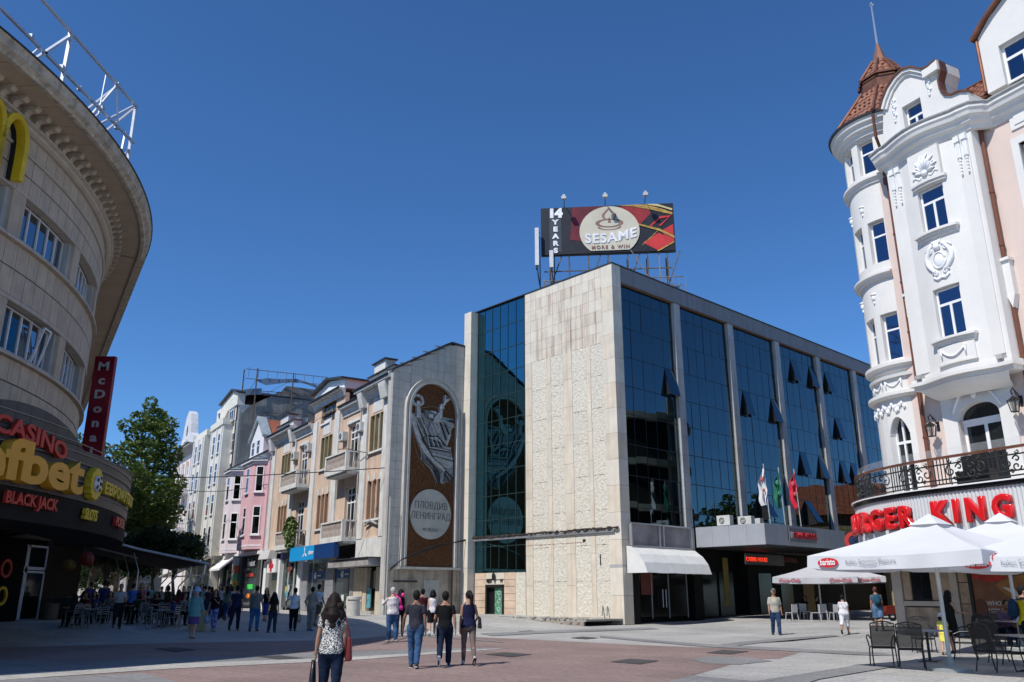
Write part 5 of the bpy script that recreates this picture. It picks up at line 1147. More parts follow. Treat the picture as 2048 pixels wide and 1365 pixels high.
# stucco: cartouche, shell panel, garlands
stw = mat('stucco_white', (.78,.79,.80), .7, var=.03)
def yv(x): return yb(x)-.02
def stubar(b, pts, r): b.tube([(x, yv(x), z) for x, z in pts], r, 6)
b = MB()
for s_ in (-1, 1):
    cx_ = .55
    stubar(b, [(cx_+s_*(.18+.30*math.sin(t*PI)), 12.55+1.1*t) for t in [i/10 for i in range(11)]], [.05+.05*math.sin(i/10*PI) for i in range(11)])
    stubar(b, [(cx_+s_*(.34+.16*math.cos(a)*(1-a/9)), 13.42+.16*math.sin(a)*(1-a/9)) for a in [i*.6 for i in range(12)]], .035)
    stubar(b, [(cx_+s_*(.2+.12*math.cos(a)*(1-a/9)), 12.55+.14*math.sin(a)*(1-a/9)) for a in [i*.6 for i in range(12)]], .04)
    stubar(b, [(cx_, 12.35), (cx_+s_*.15, 12.3), (cx_+s_*.3, 12.42)], .05)
stubar(b, [(.55+.24*math.cos(a), 13.0+.30*math.sin(a)) for a in [i*PI/8 for i in range(17)]], .04)
b.ell((.55,yv(.55)+.02,13.0),(.2,.06,.26),12,8); b.ell((.55,yv(.55)-.03,13.5),(.13,.1,.14),8,6)
for q in range(5): stubar(b, [(.55, 13.55), (.55+(q-2)*.09, 13.75)], [.05,.03])
b.build('cartouche', stw, bk, smooth=True)
MB().box(-.05,1.2,yb(.55)-.05,yb(.55)+.25,16.12,17.35).build('panel', wht, bk); bmould(-.0, 1.2, 15.98, ((.16,.06,.16),(.1,-.04,.06)))
b = MB(); yy = yb(.55)-.06
for q in range(13):
    a = PI*q/12; L = .62 if q % 2 else .5
    b.tube([(.58+.08*math.cos(a), yy, 16.45+.05*math.sin(a)), (.58+L*.6*math.cos(a), yy-.05, 16.5+L*.85*math.sin(a)), (.58+L*.85*math.cos(a)+.05*math.sin(a), yy-.01, 16.5+L*1.1*math.sin(a))], [.045,.05,.02], 6)
b.ell((.58,yy-.04,16.42),(.13,.08,.12),8,6)
for s_ in (-1,1): b.tube([(.58+s_*(.15+.05*i), yy, 16.32-.06*math.sin(i*.9)) for i in range(8)], .035, 5)
b.build('shell_relief', stw, bk, smooth=True)
def drops(x, z):
    b = MB(); y = yb(x)-.06
    for dx in (-.13, .13):
        b.box(x+dx-.10,x+dx+.10,y-.10,y+.1,z-.22,z); b.box(x+dx-.08,x+dx+.08,y-.05,y+.1,z-.85,z-.22)
        for q in range(3): b.box(x+dx-.06+q*.045,x+dx-.04+q*.045,y-.075,y-.04,z-.82,z-.28)
        for q in range(5): b.ell((x+dx,y-.03,z-.95-q*.13),(.055-.004*q,.05,.065),6,5)
    b.build('pendant_ornament', stw, bk)
drops(-.85, 17.35); drops(1.92, 17.35)
def swag(par, P, r=.03):
    b = MB()
    b.tube(P, r, 6); 
    for e in (P[0], P[-1]): b.ell((e[0],e[1],e[2]+.03),(.05,.04,.06),6,5); b.tube([e,(e[0],e[1],e[2]-.3)],[.04,.02],5)
    b.build('garland', stw, par, smooth=True)
swag(bk, [(.1+.1*i, yb(.1+.1*i)-.10, 9.72-.28*math.sin(PI*i/9)) for i in range(10)])
# main cornice along wall, round the bay
def pathpr(pts, prof, name, m, par=bk, smooth=False, cap=True):
    """profile (out, z) swept along plan path (x,y); 'out' is to the left-hand outward side (towards -normal)"""
    P = [Vector(p).to_2d() if len(p) > 2 else Vector(p) for p in pts]; n = len(P); k = len(prof); b = MB()
    for i in range(n):
        d = (P[min(i+1,n-1)]-P[max(i-1,0)]).normalized(); o = Vector((d.y, -d.x))
        for (u, z) in prof: q = P[i]+o*u; b.v.append((q.x, q.y, z))
    for i in range(n-1):
        for j in range(k): j2 = (j+1) % k; b.f.append([i*k+j, (i+1)*k+j, (i+1)*k+j2, i*k+j2]); b.m.append(0); b.sm.append(smooth)
    if cap: b.f.append(list(range(k))); b.f.append(list(range((n-1)*k+k-1, (n-1)*k-1, -1))); b.m += [0,0]; b.sm += [False]*2
    return b.build(name, m, par)
bayp = [(-1.55,.02),(-1.35,-.35)]+[(BX0+(BX1-BX0)*i/24, yb(BX0+(BX1-BX0)*i/24)) for i in range(25)]+[(2.5,-.35),(2.75,-.02),(3.2,.0),(14,.0)]
pathpr(bayp, [(-.1,17.42),(.06,17.42),(.12,17.56),(.25,17.66),(.29,17.78),(.40,17.86),(.44,17.98),(.50,18.06),(.50,18.16),(-.1,18.16)], 'main_cornice', wht)
pathpr(bayp, [(.30,18.16),(.52,18.16),(.56,18.22),(.56,18.27),(-.1,18.31),(-.1,18.16)], 'cornice_top', greyst)
# ogee gable over the bay with copper edge
gab = [(-.95,18.6),(-.95,19.0),(-.80,19.9),(-.62,20.25),(-.35,20.6),(0,20.85),(.35,20.95),(.7,20.85),(1.0,20.6),(1.15,20.45),(1.4,20.42),(1.75,20.5),(1.75,20.1),(1.6,19.75),(1.62,19.35),(1.75,19.05),(2.0,18.9),(2.35,18.85),(2.6,18.7),(2.6,18.6)]
yg = -.88
def cutg(x0, x1, z0, z1, pts):
    return pts
gl2 = [p for p in gab if p[0] <= 0.0]; 
MB().prism([(-.95,18.2),(-.0,18.2),(-.0,20.85)]+[(-.35,20.6),(-.62,20.25),(-.80,19.9),(-.95,19.0)], yg, .2).build('gable_wall', wht, bk)
MB().prism([(.80,18.2),(2.6,18.2),(2.6,18.7),(2.35,18.85),(2.0,18.9),(1.75,19.05),(1.62,19.35),(1.6,19.75),(1.75,20.1),(1.75,20.5),(1.4,20.42),(1.15,20.45),(1.0,20.6),(.80,20.78)], yg, .2).build('gable_wall', wht, bk)
MB().prism([(0,19.55),(.8,19.55),(.8,20.78),(.7,20.85),(.35,20.95),(0,20.85)], yg, .2).build('gable_wall', wht, bk)
window(bk, .02, .78, 18.28, 19.53, yg+.2, cols=(.5,), rows=(.6,), gm=bwin, fw=.07, sill=False, nosplit_top=True)
def ribbon(pts, k0, k1, y0, y1, m, name):
    """band following an outline in the x-z plane, between offsets k0 and k1"""
    P = [Vector(p) for p in pts]; b = MB(); n = len(P)
    for i in range(n):
        d = (P[min(i+1,n-1)]-P[max(i-1,0)]).normalized(); o = Vector((-d.y, d.x))
        for k in (k0, k1):
            q = P[i]+o*k
            for y in (y0, y1): b.v.append((q.x, y, q.y))
    for i in range(n-1):
        a = i*4
        for f in ((a,a+4,a+5,a+1),(a+2,a+3,a+7,a+6),(a,a+2,a+6,a+4),(a+1,a+5,a+7,a+3)): b.f.append(list(f)); b.m.append(0); b.sm.append(False)
    b.f += [[0,1,3,2],[4*n-4,4*n-2,4*n-1,4*n-3]]; b.m += [0,0]; b.sm += [False]*2
    return b.build(name, m, bk)
top_ = gab[2:12]
ribbon(top_, .0, .07, yg-.22, .3, cop, 'copper_edge'); ribbon(top_, -.12, -.002, yg-.16, yg, wht, 'gable_moulding'); ribbon(top_, -.24, -.12, yg-.08, yg, wht, 'gable_moulding')
ribbon(gab[11:19], .0, .07, yg-.08, yg+.28, cop, 'copper_edge'); MB().prism([(1.15,20.1),(1.78,20.12),(1.78,20.5),(1.4,20.42),(1.15,20.4)], yg-.2, .2).build('gable_moulding', wht, bk)
def orn(x, z0, z1, y):
    b = MB(); n = 7
    b.tube([(x+.09*math.cos(a)*(1-a/12), y, z1-.12+.1*math.sin(a)*(1-a/12)) for a in [i*.6 for i in range(14)]], .03, 5)
    for i in range(n): z = z1-.28-(z1-z0-.3)*i/n; b.ell((x+.04*math.sin(i*2.), y, z), (.085-.006*i,.05,.07), 7, 5)
    b.build('stucco_drop', stw, bk)
orn(-.32, 19.0, 20.1, yg-.02); orn(1.22, 19.3, 20.3, yg-.02)
# roof: copper-brown tile slope
sl0 = (2.6, 14)
MB().prism([(-.2,18.2),(1.6,20.1),(1.6,18.2)], .0, 2.3, 'x').build('roof', cop, bk)
def ctile(par, x0, x1, y0, z0, y1, z1, tw=.27, th=.36):
    L = math.hypot(y1-y0, z1-z0); a = math.atan2(z1-z0, y1-y0); b = MB(); n = 6
    prof = [(tw*i/n, .055*math.sin(PI*i/n*1.0)**.8) for i in range(n+1)]
    b.add([(x, 0, z) for x, z in prof]+[(x, th*1.05, z-.03) for x, z in prof], [(i, i+1, n+2+i, n+1+i) for i in range(n)])
    b.add([(x, 0, z) for x, z in prof]+[(x, 0, z-.05) for x, z in prof], [(i, i+1, n+2+i, n+1+i) for i in range(n)])
    me = b.mesh('tile', copt)
    for j in range(int(L/th)):
        for i in range(int((x1-x0)/tw)): piece('roof_tile', me, par, (x0+i*tw, y0+j*th*math.cos(a), z0+j*th*math.sin(a)+.04), rot=(a,0,0))
ctile(bk, 1.0, 2.95, -.05, 18.75, 1.5, 20.3)
MB().prism([(-.15,18.62),(1.5,20.3),(1.5,18.6)], .9, 2.95, 'x').build('roof', cop, bk); MB().tube([(.9,1.5,20.35),(3.0,1.5,20.35)], .08, 8).build('ridge', cop, bk)
# big dormer at the right edge
dg = [(2.95,18.6),(2.95,20.85)]+[(2.95+3.1*(i/12), 20.85+1.5*math.sin(PI*.5*(i/12))**1.0) for i in range(1, 13)]+[(9.0,20.85),(9.0,18.6)]
MB().prism([(2.95,18.6),(3.6,18.6),(3.6,21.55),(2.95,20.9)], -.28, 2.5).build('dormer_wall', wht, bk)
MB().prism([(5.0,18.6),(9,18.6),(9,20.9),(6.05,22.3),(5.0,22.1)], -.28, 2.5).build('dormer_wall', wht, bk)
MB().prism([(3.6,20.15),(5.0,20.15),(5.0,22.1),(4.2,21.9),(3.6,21.5)], -.28, 2.5).build('dormer_wall', wht, bk)
window(bk, 3.6, 5.0, 18.66, 20.15, -.1, cols=(.5,), rows=(.62,), gm=bwin, fw=.09, sill=False, nosplit_top=True)
ribbon([(2.8,20.8),(3.2,21.2),(3.7,21.6),(4.3,21.98),(5.0,22.22),(6.05,22.4)], .0, .09, -.5, 2.6, cop, 'copper_edge'); MB().tube([(2.9,-.3,20.8),(2.9,-.3,18.7)], .06, 8).build('copper_edge', cop, bk)
# arched balcony door with surround
adk = [( .475+.775*math.cos(PI*i/16), 7.45+.5*math.sin(PI*i/16)) for i in range(17)]
MB().prism([(1.25,7.44)]+adk+[(-.3,7.44),(-.3,8.45),(1.25,8.45)], -.10, .35).build('arch_surround', wht, bk)
MB().box(-.85,-.3,-.10,.35,4.95,8.45).box(1.25,1.75,-.10,.35,4.95,8.45).build('arch_surround', wht, bk)
f = window(bk, -.3, 1.25, 4.98, 7.4, .2, cols=(.52,), rows=(.94,), gm=darkgl, fw=.1, sill=False, name='balcony_door'); pbox('fanlight', bk, darkgl, -.3, 1.25, .24, .28, 7.4, 8.0)
MB().bar((-.3,.2,7.38),(1.25,.2,7.38),.09).build('transom', white_f, bk)
b = MB()
for s_ in (-1,1):
    b.tube([(.475+s_*(.1+.13*i), -.14, 8.42-.018*i*i+.1*math.sin(i*.7)) for i in range(7)], [.08,.07,.06,.06,.05,.05,.03], 6)
b.ell((.475,-.18,8.3),(.13,.1,.25),8,6)
for q in range(4): b.tube([(.475,-.16,8.4),(.475+(q-1.5)*.12,-.2,8.62)],[.05,.03],5)
b.build('keystone_ornament', stw, bk, smooth=True)
# downpipes
for x, zt_, zb_ in ((-1.6,17.2,4.9),(2.36,17.6,4.9)):
    b = MB(); b.tube([(x,-.14,zt_),(x,-.14,zb_)], .075, 10); b.box(x-.12,x+.12,-.26,0,zt_,zt_+.3)
    for z in range(int(zb_)+1, int(zt_), 2): b.rings([(x,-.14,z,.095,.095),(x,-.14,z+.08,.095,.095)], 10)
    b.build('downpipe', brp, bk)
MB().tube([(-1.45,-.5,17.4),(-1.5,-.35,18.4),(-1.35,-.8,19.0),(-1.2,-1.0,19.9)], .06, 8).build('downpipe', brp, bk)
# turret
TX, TY, TR = -2.7, 1.7, 1.8
def tarc(r0, r1, z0, z1, a0, a1, name, m, n=24): return MB().arc([(r0,z0),(r1,z0),(r1,z1),(r0,z1)], TX, TY, a0, a1, n).build(name, m, bk)
TA0, TA1 = -240, -52
wc = [-83, -117, -151, -185]; hw = 11.5
floors = [(10.2,12.08),(14.2,16.0),(18.12,19.62)]
prev = 8.95
for z0, z1 in floors:
    tarc(TR-.35, TR, prev, z0, TA0, TA1, 'turret_wall', wht, 40)
    edges = sorted([c+s_*hw for c in wc for s_ in (-1, 1)]); segs = [(TA0, edges[0])]+[(edges[i], edges[i+1]) for i in range(1, len(edges)-1, 2)]+[(edges[-1], TA1)]
    for a0, a1 in segs: tarc(TR-.35, TR, z0, z1, a0, a1, 'turret_wall', wht, 6)
    for c in wc:
        a = rad(c); px_, py_ = TX+(TR-.22)*math.cos(a), TY+(TR-.22)*math.sin(a)
        w = 2*(TR-.2)*math.sin(rad(hw)); 
        fo = window(bk, -w/2, w/2, z0+.02, z1-.02, 0, cols=(), rows=(.66,), gm=bwin, fw=.06, sill=False)
        fo.rotation_euler = (0,0,a+PI/2); fo.location = (px_-math.cos(a+PI/2)*w/2, py_-math.sin(a+PI/2)*w/2, z0+.02)
    prev = z1
tarc(TR-.35, TR, prev, 20.2, TA0, TA1, 'turret_wall', wht, 40)
MB().rings([(TX,TY,4.93,TR-.4,TR-.4),(TX,TY,20.4,TR-.4,TR-.4)], 24).build('turret_core', mid, bk)
def tring(prof, name='turret_moulding', m=wht, a0=TA0, a1=TA1): return MB().arc([(TR+r, z) for r, z in prof], TX, TY, a0, a1, 48).build(name, m, bk)
tring([(-.1,13.5),(.1,13.5),(.14,13.6),(.24,13.66),(.24,13.75),(-.1,13.78)], a0=-200, a1=-70)
tring([(-.1,17.6),(.06,17.6),(.1,17.72),(.2,17.8),(.2,17.9),(-.1,17.94)])
tring([(-.1,9.75),(.08,9.75),(.12,9.86),(.24,9.95),(.24,10.08),(-.1,10.1)]); tring([(-.1,9.5),(.12,9.5),(.14,9.6),(-.1,9.62)]); tring([(-.1,8.72),(.14,8.72),(.26,8.8),(.26,8.92),(-.1,8.95)])
tring([(-.1,19.75),(.1,19.75),(.14,19.9),(.28,20.0),(.32,20.15),(.42,20.22),(.46,20.4),(-.1,20.42)], 'turret_cornice'); tring([(.2,20.4),(.52,20.4),(.54,20.5),(-.1,20.55)], 'turret_gutter', roofedge)
for c in (-100, -134): 
    for zz0 in (12.85, 16.65): a = rad(c); b = MB(); p = Vector((TX+TR*math.cos(a), TY+TR*math.sin(a), zz0)); b.ell(p, (.1,.1,.15), 8, 6); b.ell(p+Vector((0,0,-.2)), (.06,.06,.08), 6, 5); b.ell(p+Vector((0,0,.14)), (.13,.13,.06), 8, 5); b.build('mask_ornament', stw, bk, smooth=True)
for c0 in (-78, -106, -134): swag(bk, [(TX+(TR+.03)*math.cos(rad(c0-2.4*i)), TY+(TR+.03)*math.sin(rad(c0-2.4*i)), 9.42-.24*math.sin(PI*i/9)) for i in range(10)], .025)
b = MB()
for i in range(26):
    a = rad(-78-i*2.6); r_ = TR+.06; z = 8.35+.13*math.sin(i*1.3); b.ell((TX+r_*math.cos(a), TY+r_*math.sin(a), z), (.06,.06,.09), 6, 5)
b.build('leaf_relief', stw, bk)
# turret lower storey with arched door
for a0, a1 in ((TA0,-104),(-76,TA1)): tarc(TR-.35, TR+.02, 4.95, 8.75, a0, a1, 'turret_wall', wht, 12)
for i in range(36):
    a = -104+28*i/36; zt_ = 7.3+.7*math.sin(PI*(i+.5)/36)**.7; tarc(TR-.35, TR+.02, zt_, 8.75, a, a+28/36, 'turret_wall', wht, 1)
for i in range(6): a = -104+28/6*i; tarc(TR-.34, TR-.30, 4.95, 8.1, a+.2, a+28/6-.2, 'pane', darkgl, 1)
for a in (-103, -90, -77): tarc(TR-.33, TR-.24, 4.95, 7.9, a-1.4, a+1.4, 'door_frame', white_f, 1)
tarc(TR-.33, TR-.24, 7.0, 7.1, -104, -76, 'door_frame', white_f, 8)
# far side wing stub with its own cornice
MB().box(-4.9,-4.2,1.9,12,4.9,17.6).build('wall', wht, bk); MB().box(-5.25,-4.2,2.2,12,15.7,16.0).box(-5.1,-4.2,2.2,12,15.4,15.7).build('side_cornice', wht, bk)
# turret roof: faceted tiled helm
def oct_(r, z, ph=22.5): return [(TX+.22+r*math.cos(rad(ph+45*k)), TY+r*math.sin(rad(ph+45*k)), z) for k in range(8)]
def frust(r0, z0, r1, z1, m, name): A = oct_(r0, z0); B = oct_(r1, z1); return MB().add(A+B, [(k, (k+1) % 8, 8+(k+1) % 8, 8+k) for k in range(8)]).build(name, m, bk)
frust(2.3, 20.5, 1.02, 22.3, cop, 'roof_skirt'); frust(.98, 22.3, .94, 22.95, cop, 'roof_band'); frust(1.0, 22.95, .30, 24.0, cop, 'roof_upper'); frust(.32, 24.0, .04, 25.0, mat('bright_copper', (.50,.25,.15), .3, metal=.7), 'copper_cone'); frust(1.08, 22.9, 1.08, 23.0, cop, 'roof_band'); frust(1.08, 22.25, 1.08, 22.34, cop, 'roof_band')
for (r0, z0, r1, z1, rows) in ((2.3,20.5,1.02,22.3,6),(1.0,22.95,.30,24.0,4)):
    ht = MB(); n = 6; tw, th = .24, .36
    pr = [(tw*(i/n-.5), .05*math.sin(PI*i/n)) for i in range(n+1)]
    ht.add([(x, 0, z) for x, z in pr]+[(x, th*1.05, z-.03) for x, z in pr]+[(x, 0, z-.05) for x, z in pr], [(i, i+1, n+2+i, n+1+i) for i in range(n)]+[(i, i+1, 2*n+3+i, 2*n+2+i) for i in range(n)])
    me = ht.mesh('tile', copt)
    for k in range(8):
        A = oct_(r0, z0); B = oct_(r1, z1); m0 = (Vector(A[k])+Vector(A[(k+1) % 8]))/2; m1 = (Vector(B[k])+Vector(B[(k+1) % 8]))/2
        d = (m1-m0); L = d.length; az = math.atan2(d.y, d.x); sl_ = math.atan2(d.z, math.hypot(d.x, d.y))
        if math.cos(az-rad(80)) < -.2: continue
        tdir = Vector((math.sin(az), -math.cos(az), 0))
        for j in range(rows):
            t = j/rows; hwid = ((Vector(A[k])-Vector(A[(k+1) % 8])).length*(1-t-.5/rows)+(Vector(B[k])-Vector(B[(k+1) % 8])).length*(t+.5/rows)); nt = max(1, int(hwid/tw))
            for i in range(nt):
                p = m0+d*t+tdir*((i-(nt-1)/2)*tw); piece('roof_tile', me, bk, p+Vector((0,0,.03)), rot=(sl_, 0, az-PI/2), sc=(1, L/rows/th, 1))
    b = MB()
    for k in range(8): b.tube([oct_(r0+.04, z0)[k], oct_(r1+.04, z1)[k]], .07, 6)
    b.build('roof_hip', cop, bk)
MB().tube([(TX+.22,TY,24.9),(TX+.22,TY,27.0)], [.055,.03], 6).build('finial_pole', alum, bk); MB().ell((TX+.22,TY,27.05),(.1,.1,.1),10,8).build('finial_ball', mat('silver_ball', (.7,.72,.75), .15, metal=1), bk)
# wall lanterns
for (x, z, lab) in ((-1.12,7.35,'black iron wall lantern beside the downpipe left of the arched balcony door'),(1.98,7.65,'black iron wall lantern right of the arched balcony door')):
    ln = thing('wall_lantern', lab, 'lantern', (BKF[0]+math.cos(BKA)*x, BKF[1]+math.sin(BKA)*x, 0), BKA, group='iron lanterns on the peach wall')
    b = MB(); b.tube([(0,0,z),(0,-.15,z+.25),(0,-.38,z+.42),(0,-.5,z+.3),(0,-.45,z+.18)], .022, 6).tube([(0,-.1,z+.1),(.0,-.25,z+.2),(0,-.3,z+.34)], .015, 5); b.box(-.05,.05,-.02,0,z-.15,z+.2); b.build('bracket', blackm, ln)
    b = MB(); top, bot = z+.02, z-.36
    b.rings([(0,-.45,top+.12,.03,.03),(0,-.45,top,.20,.20),(0,-.45,top-.03,.20,.20)], 4)
    for sx_ in (-1,1):
        for sy_ in (-1,1): b.bar((sx_*.13,-.45+sy_*.13,top),(sx_*.08,-.45+sy_*.08,bot),.025)
    b.box(-.09,.09,-.54,-.36,bot-.03,bot); b.build('lamp_cage', blackm, ln)
    MB().rings([(0,-.45,bot,.09,.09),(0,-.45,top-.03,.15,.15)], 4).build('glass', mat('lantern_glass', (.25,.25,.22), .2, alpha=.5), ln)
# ---- balcony ring, restaurant sign
SP = [(9,-2.5),(3,-2.5),(0,-2.5),(-1.0,-2.42),(-1.9,-2.22),(-2.8,-1.92),(-3.6,-1.5),(-4.3,-.98),(-4.85,-.35),(-5.2,.35),(-5.35,1.1),(-5.3,1.9),(-5.0,2.6)]
def resample(P, step):
    P = [Vector(p) for p in P]; out = []; acc = 0
    # smooth with Catmull-Rom
    Q = []
    for i in range(len(P)-1):
        p0, p1, p2, p3 = P[max(i-1,0)], P[i], P[i+1], P[min(i+2,len(P)-1)]
        for k in range(12):
            t = k/12; Q.append(.5*((2*p1)+(-p0+p2)*t+(2*p0-5*p1+4*p2-p3)*t*t+(-p0+3*p1-3*p2+p3)*t**3))
    Q.append(P[-1]); out = [Q[0]]; need = step
    for a, b_ in zip(Q, Q[1:]):
        L = (b_-a).length
        while need <= L: out.append(a+(b_-a)*(need/L)); need += step
        need -= L
    return out
pth = resample(SP, .065)
i0 = min(range(len(pth)), key=lambda i: abs(pth[i].x) + abs(pth[i].y+2.5))    # s = 0 at local x = 0
def spt(s_, out=0.):
    k = i0-s_/.065; k = max(0, min(len(pth)-2, k)); i = int(k); p = pth[i].lerp(pth[i+1], k-i); d = (pth[i+1]-pth[i]).normalized(); o = Vector((-d.y, d.x))
    return p+o*out
bsg = thing('restaurant_sign', 'white corrugated curved sign band with puffy red BURGER KING letters', 'sign', (BKF[0], BKF[1], 0), BKA)
corr = mat('corrugated_white', (.56,.57,.56), .5, metal=.1, var=.04)
b = MB(); n = len(pth)
for i, p in enumerate(pth):
    d = (pth[min(i+1,n-1)]-pth[max(i-1,0)]).normalized(); o = Vector((-d.y, d.x)); q = p+o*(.0 if i % 2 else .035)
    b.v += [(q.x, q.y, 3.35), (q.x, q.y, 4.72)]
for i in range(n-1): b.f.append([2*i, 2*i+2, 2*i+3, 2*i+1]); b.m.append(0); b.sm.append(False)
b.build('corrugated_sheet', corr, bsg)
rp2 = pth[::4]
def rev(prof): return [(-u, z) for u, z in prof]
pathpr(rp2, rev([(.08,4.72),(.08,4.86),(-1.2,4.86),(-1.2,4.72)]), 'black_edge', dark, bsg); pathpr(rp2, rev([(.14,4.86),(.14,4.9),(-4.2,4.92),(-4.2,4.86)]), 'white_edge', white_p, bsg); pathpr(rp2, rev([(.04,3.2),(.04,3.36),(-.3,3.36),(-.3,3.2)]), 'black_edge', dark, bsg)
pathpr(rp2, rev([(-.05,3.3),(-.05,4.7),(-.4,4.7),(-.4,3.3)]), 'backing', dark, bsg); MB().prism([(9,-2.2),(0,-2.2),(-2.8,-1.7),(-4.6,-.3),(-5,2.6),(9,6)], 3.15, 3.25, 'z').build('soffit', mat('dark_soffit2', (.04,.04,.04)), bsg)
puff = mat('puffy_red', (.60,.012,.015), .12, var=.02, spec=.6)
def lw(off):
    def fn(c):
        s_ = c.x+off; p = spt(-s_, 0) if False else spt(s_, 0); q = spt(s_, 1.); o = (q-p).normalized(); r = p+o*(.12-c.y)
        return Vector((r.x, r.y, c.z))
    return fn
text('lettering', 'KING', .93, .10, puff, bsg, (0,0,3.78), bold=.004, bevel=.055, align='LEFT', sx=.90, space=1.52, warp=lw(.02))
text('lettering', 'BURGER', .93, .10, puff, bsg, (0,0,3.76), bold=.002, bevel=.052, align='RIGHT', sx=1.02, space=1.42, warp=lw(-.72))
text('lettering', 'KING', .93, .04, blackm, bsg, (0,.09,3.74), bold=.05, align='LEFT', sx=.90, space=1.52, warp=lambda c: lw(.02)(c+Vector((0.02,.10,0)))); text('lettering', 'BURGER', .93, .04, blackm, bsg, (0,.0,3.74), bold=.05, align='RIGHT', sx=1.02, space=1.42, warp=lambda c: lw(-.72)(c+Vector((.02,.10,0))))
# railing
rl = thing('balcony_railing', 'curly black wrought iron balcony railing above the red letters', 'railing', (BKF[0], BKF[1], 0), BKA)
pathpr([spt(4.5-i*.25, -.12) for i in range(52)][::1], [(-.04,5.80),(.05,5.80),(.05,5.88),(-.04,5.88)], 'top_rail', cop, rl)
b = MB()
for i in range(0, 195):
    s_ = 4.4-i*.0625
    p = spt(s_, -.12)
    if i % 30 < 8 and i % 2 == 0: b.tube([(p.x,p.y,4.98),(p.x,p.y,5.8)], .022, 4)
    elif i % 30 in (8, 29): b.tube([(p.x,p.y,4.95),(p.x,p.y,5.8)], .024, 4)
for z in (5.0, 5.14, 5.62): b.tube([(*spt(4.4-i*.2, -.12), z) for i in range(62)], .024, 4)
b.build('rail_bars', blackm, rl)
b = MB()
def scroll(s0, z0_, r, turns, sgn, ph): return [(*spt(s0+sgn*r*(1-t*.8)*math.cos(ph+t*turns), -.12), z0_+r*(1-t*.8)*math.sin(ph+t*turns)) for t in [i/12 for i in range(13)]]
s_ = 4.3
while s_ > -7.6:
    for sgn in (-1, 1):
        b.tube(scroll(s_-1.2+sgn*.22, 5.26, .15, 7, sgn, PI), .026, 4); b.tube(scroll(s_-1.2+sgn*.2, 5.48, .12, 6, sgn, 0), .026, 4); b.tube(scroll(s_-1.2+sgn*.5, 5.38, .2, 6.5, -sgn, PI/2), .026, 4)
        b.tube(scroll(s_-1.2+sgn*.5, 5.70, .07, 6, sgn, PI), .020, 4); b.tube(scroll(s_-1.2+sgn*.15, 5.70, .07, 6, -sgn, PI), .020, 4); b.tube(scroll(s_-1.2+sgn*.38, 5.12, .08, 6, sgn, 0), .020, 4)
    s_ -= 1.875
b.build('scrollwork', blackm, rl)
b = MB(); P = [spt(4.4-i*.4, -.2) for i in range(32)]
pathpr(P, [(0,5.88),(.012,5.88),(.012,6.15),(0,6.15)], 'glass_screen', mat('clear_screen', (.6,.62,.62), .1, alpha=.13), rl)
# things on the balcony: dark chairs
for k, s_ in enumerate((1.4, .75)):
    p = spt(s_, -.9); ch = thing('balcony_chair', ('dark wicker chair on the balcony, nearer the downpipe', 'dark wicker chair on the balcony, in front of the right door leaf')[k == 0], 'chair', (BKF[0]+math.cos(BKA)*p.x-math.sin(BKA)*p.y, BKF[1]+math.sin(BKA)*p.x+math.cos(BKA)*p.y, 4.95), BKA, group='wicker chairs on the balcony')
    pbox('seat', ch, blackm, -.25,.25,-.25,.25,.38,.46); MB().prism([(-.27,.4),(.27,.4),(.29,1.0),(-.29,1.0)], .2, .28).build('backrest', blackm, ch); pbox('base', ch, blackm, -.24,.24,-.24,.24,0,.38)
# ---- ground floor of the restaurant
gr = thing('stone_shopfront', 'brown stone clad restaurant front with dark window and burger poster below the red letters', 'shopfront', (BKF[0], BKF[1], 0), BKA)
tan_ = mat('tan_polished_stone', (.42,.30,.20), .45, var=.3, sc=2.2, spec=.4); tan2 = mat('tan_frame_stone', (.50,.42,.33), .6, var=.08, sc=2)
yw = 1.0
pbox('wall', gr, mid, -4.6, 9, yw+.15, 6, .1, 3.3)
for (x0,x1,z0,z1,m) in ((-4.72,-4.3,.2,3.2,tan2),(-4.3,-2.35,.36,1.16,tan_),(-4.3,-2.35,.2,.34,tan2),(-4.3,-2.35,1.2,1.38,tan2),(-2.3,-2.0,.2,3.2,tan2),(-1.98,-1.35,.2,1.28,tan_),(-1.98,-1.35,1.3,2.0,tan_),(-1.98,-1.35,2.02,3.2,tan_),(-4.28,-3.95,1.4,3.2,tan_),(-3.1,-2.32,1.4,3.2,tan_)):
    pbox('stone_panel', gr, m, x0+.006, x1-.006, yw-(.06 if m is tan2 else .0), yw+.14, z0+.004, z1-.004)
pbox('window', gr, blackm, -3.95, -3.1, yw+.06, yw+.1, 1.4, 3.2); 
for x in (-3.9,-3.5): pbox('pane', gr, darkgl, x, x+.34, yw+.03, yw+.06, 1.46, 3.15)
pbox('side_wall', gr, tan2, -4.72, -4.60, yw+.15, 6, .15, 3.2)
pbox('poster_frame', gr, blackm, -1.34, -1.22, yw-.4, yw+.1, .2, 3.2)
py = yw-.35
def pp_(pts, m, d=0): return MB().prism(pts, py-.004-.006*d, py-.006*d+.0).build('poster_print', m, gr)
pbox('poster', gr, mat('poster_brown', (.22,.09,.045), .5, var=.4, sc=.9), -1.22, 5, py, py+.3, .25, 3.1)
pp_([(-1.2,2.15),(-.6,2.0),(.1,2.1),(.5,2.6),(.3,3.0),(-1.2,3.0)], mat('tomato_red', (.42,.035,.02), .4, var=.3, sc=3), 1); pp_([(-.6,2.35),(-.1,2.2),(.6,2.25),(1.0,2.7),(-.2,2.75)], mat('lettuce', (.16,.22,.02), .5, var=.4, sc=5), 2)
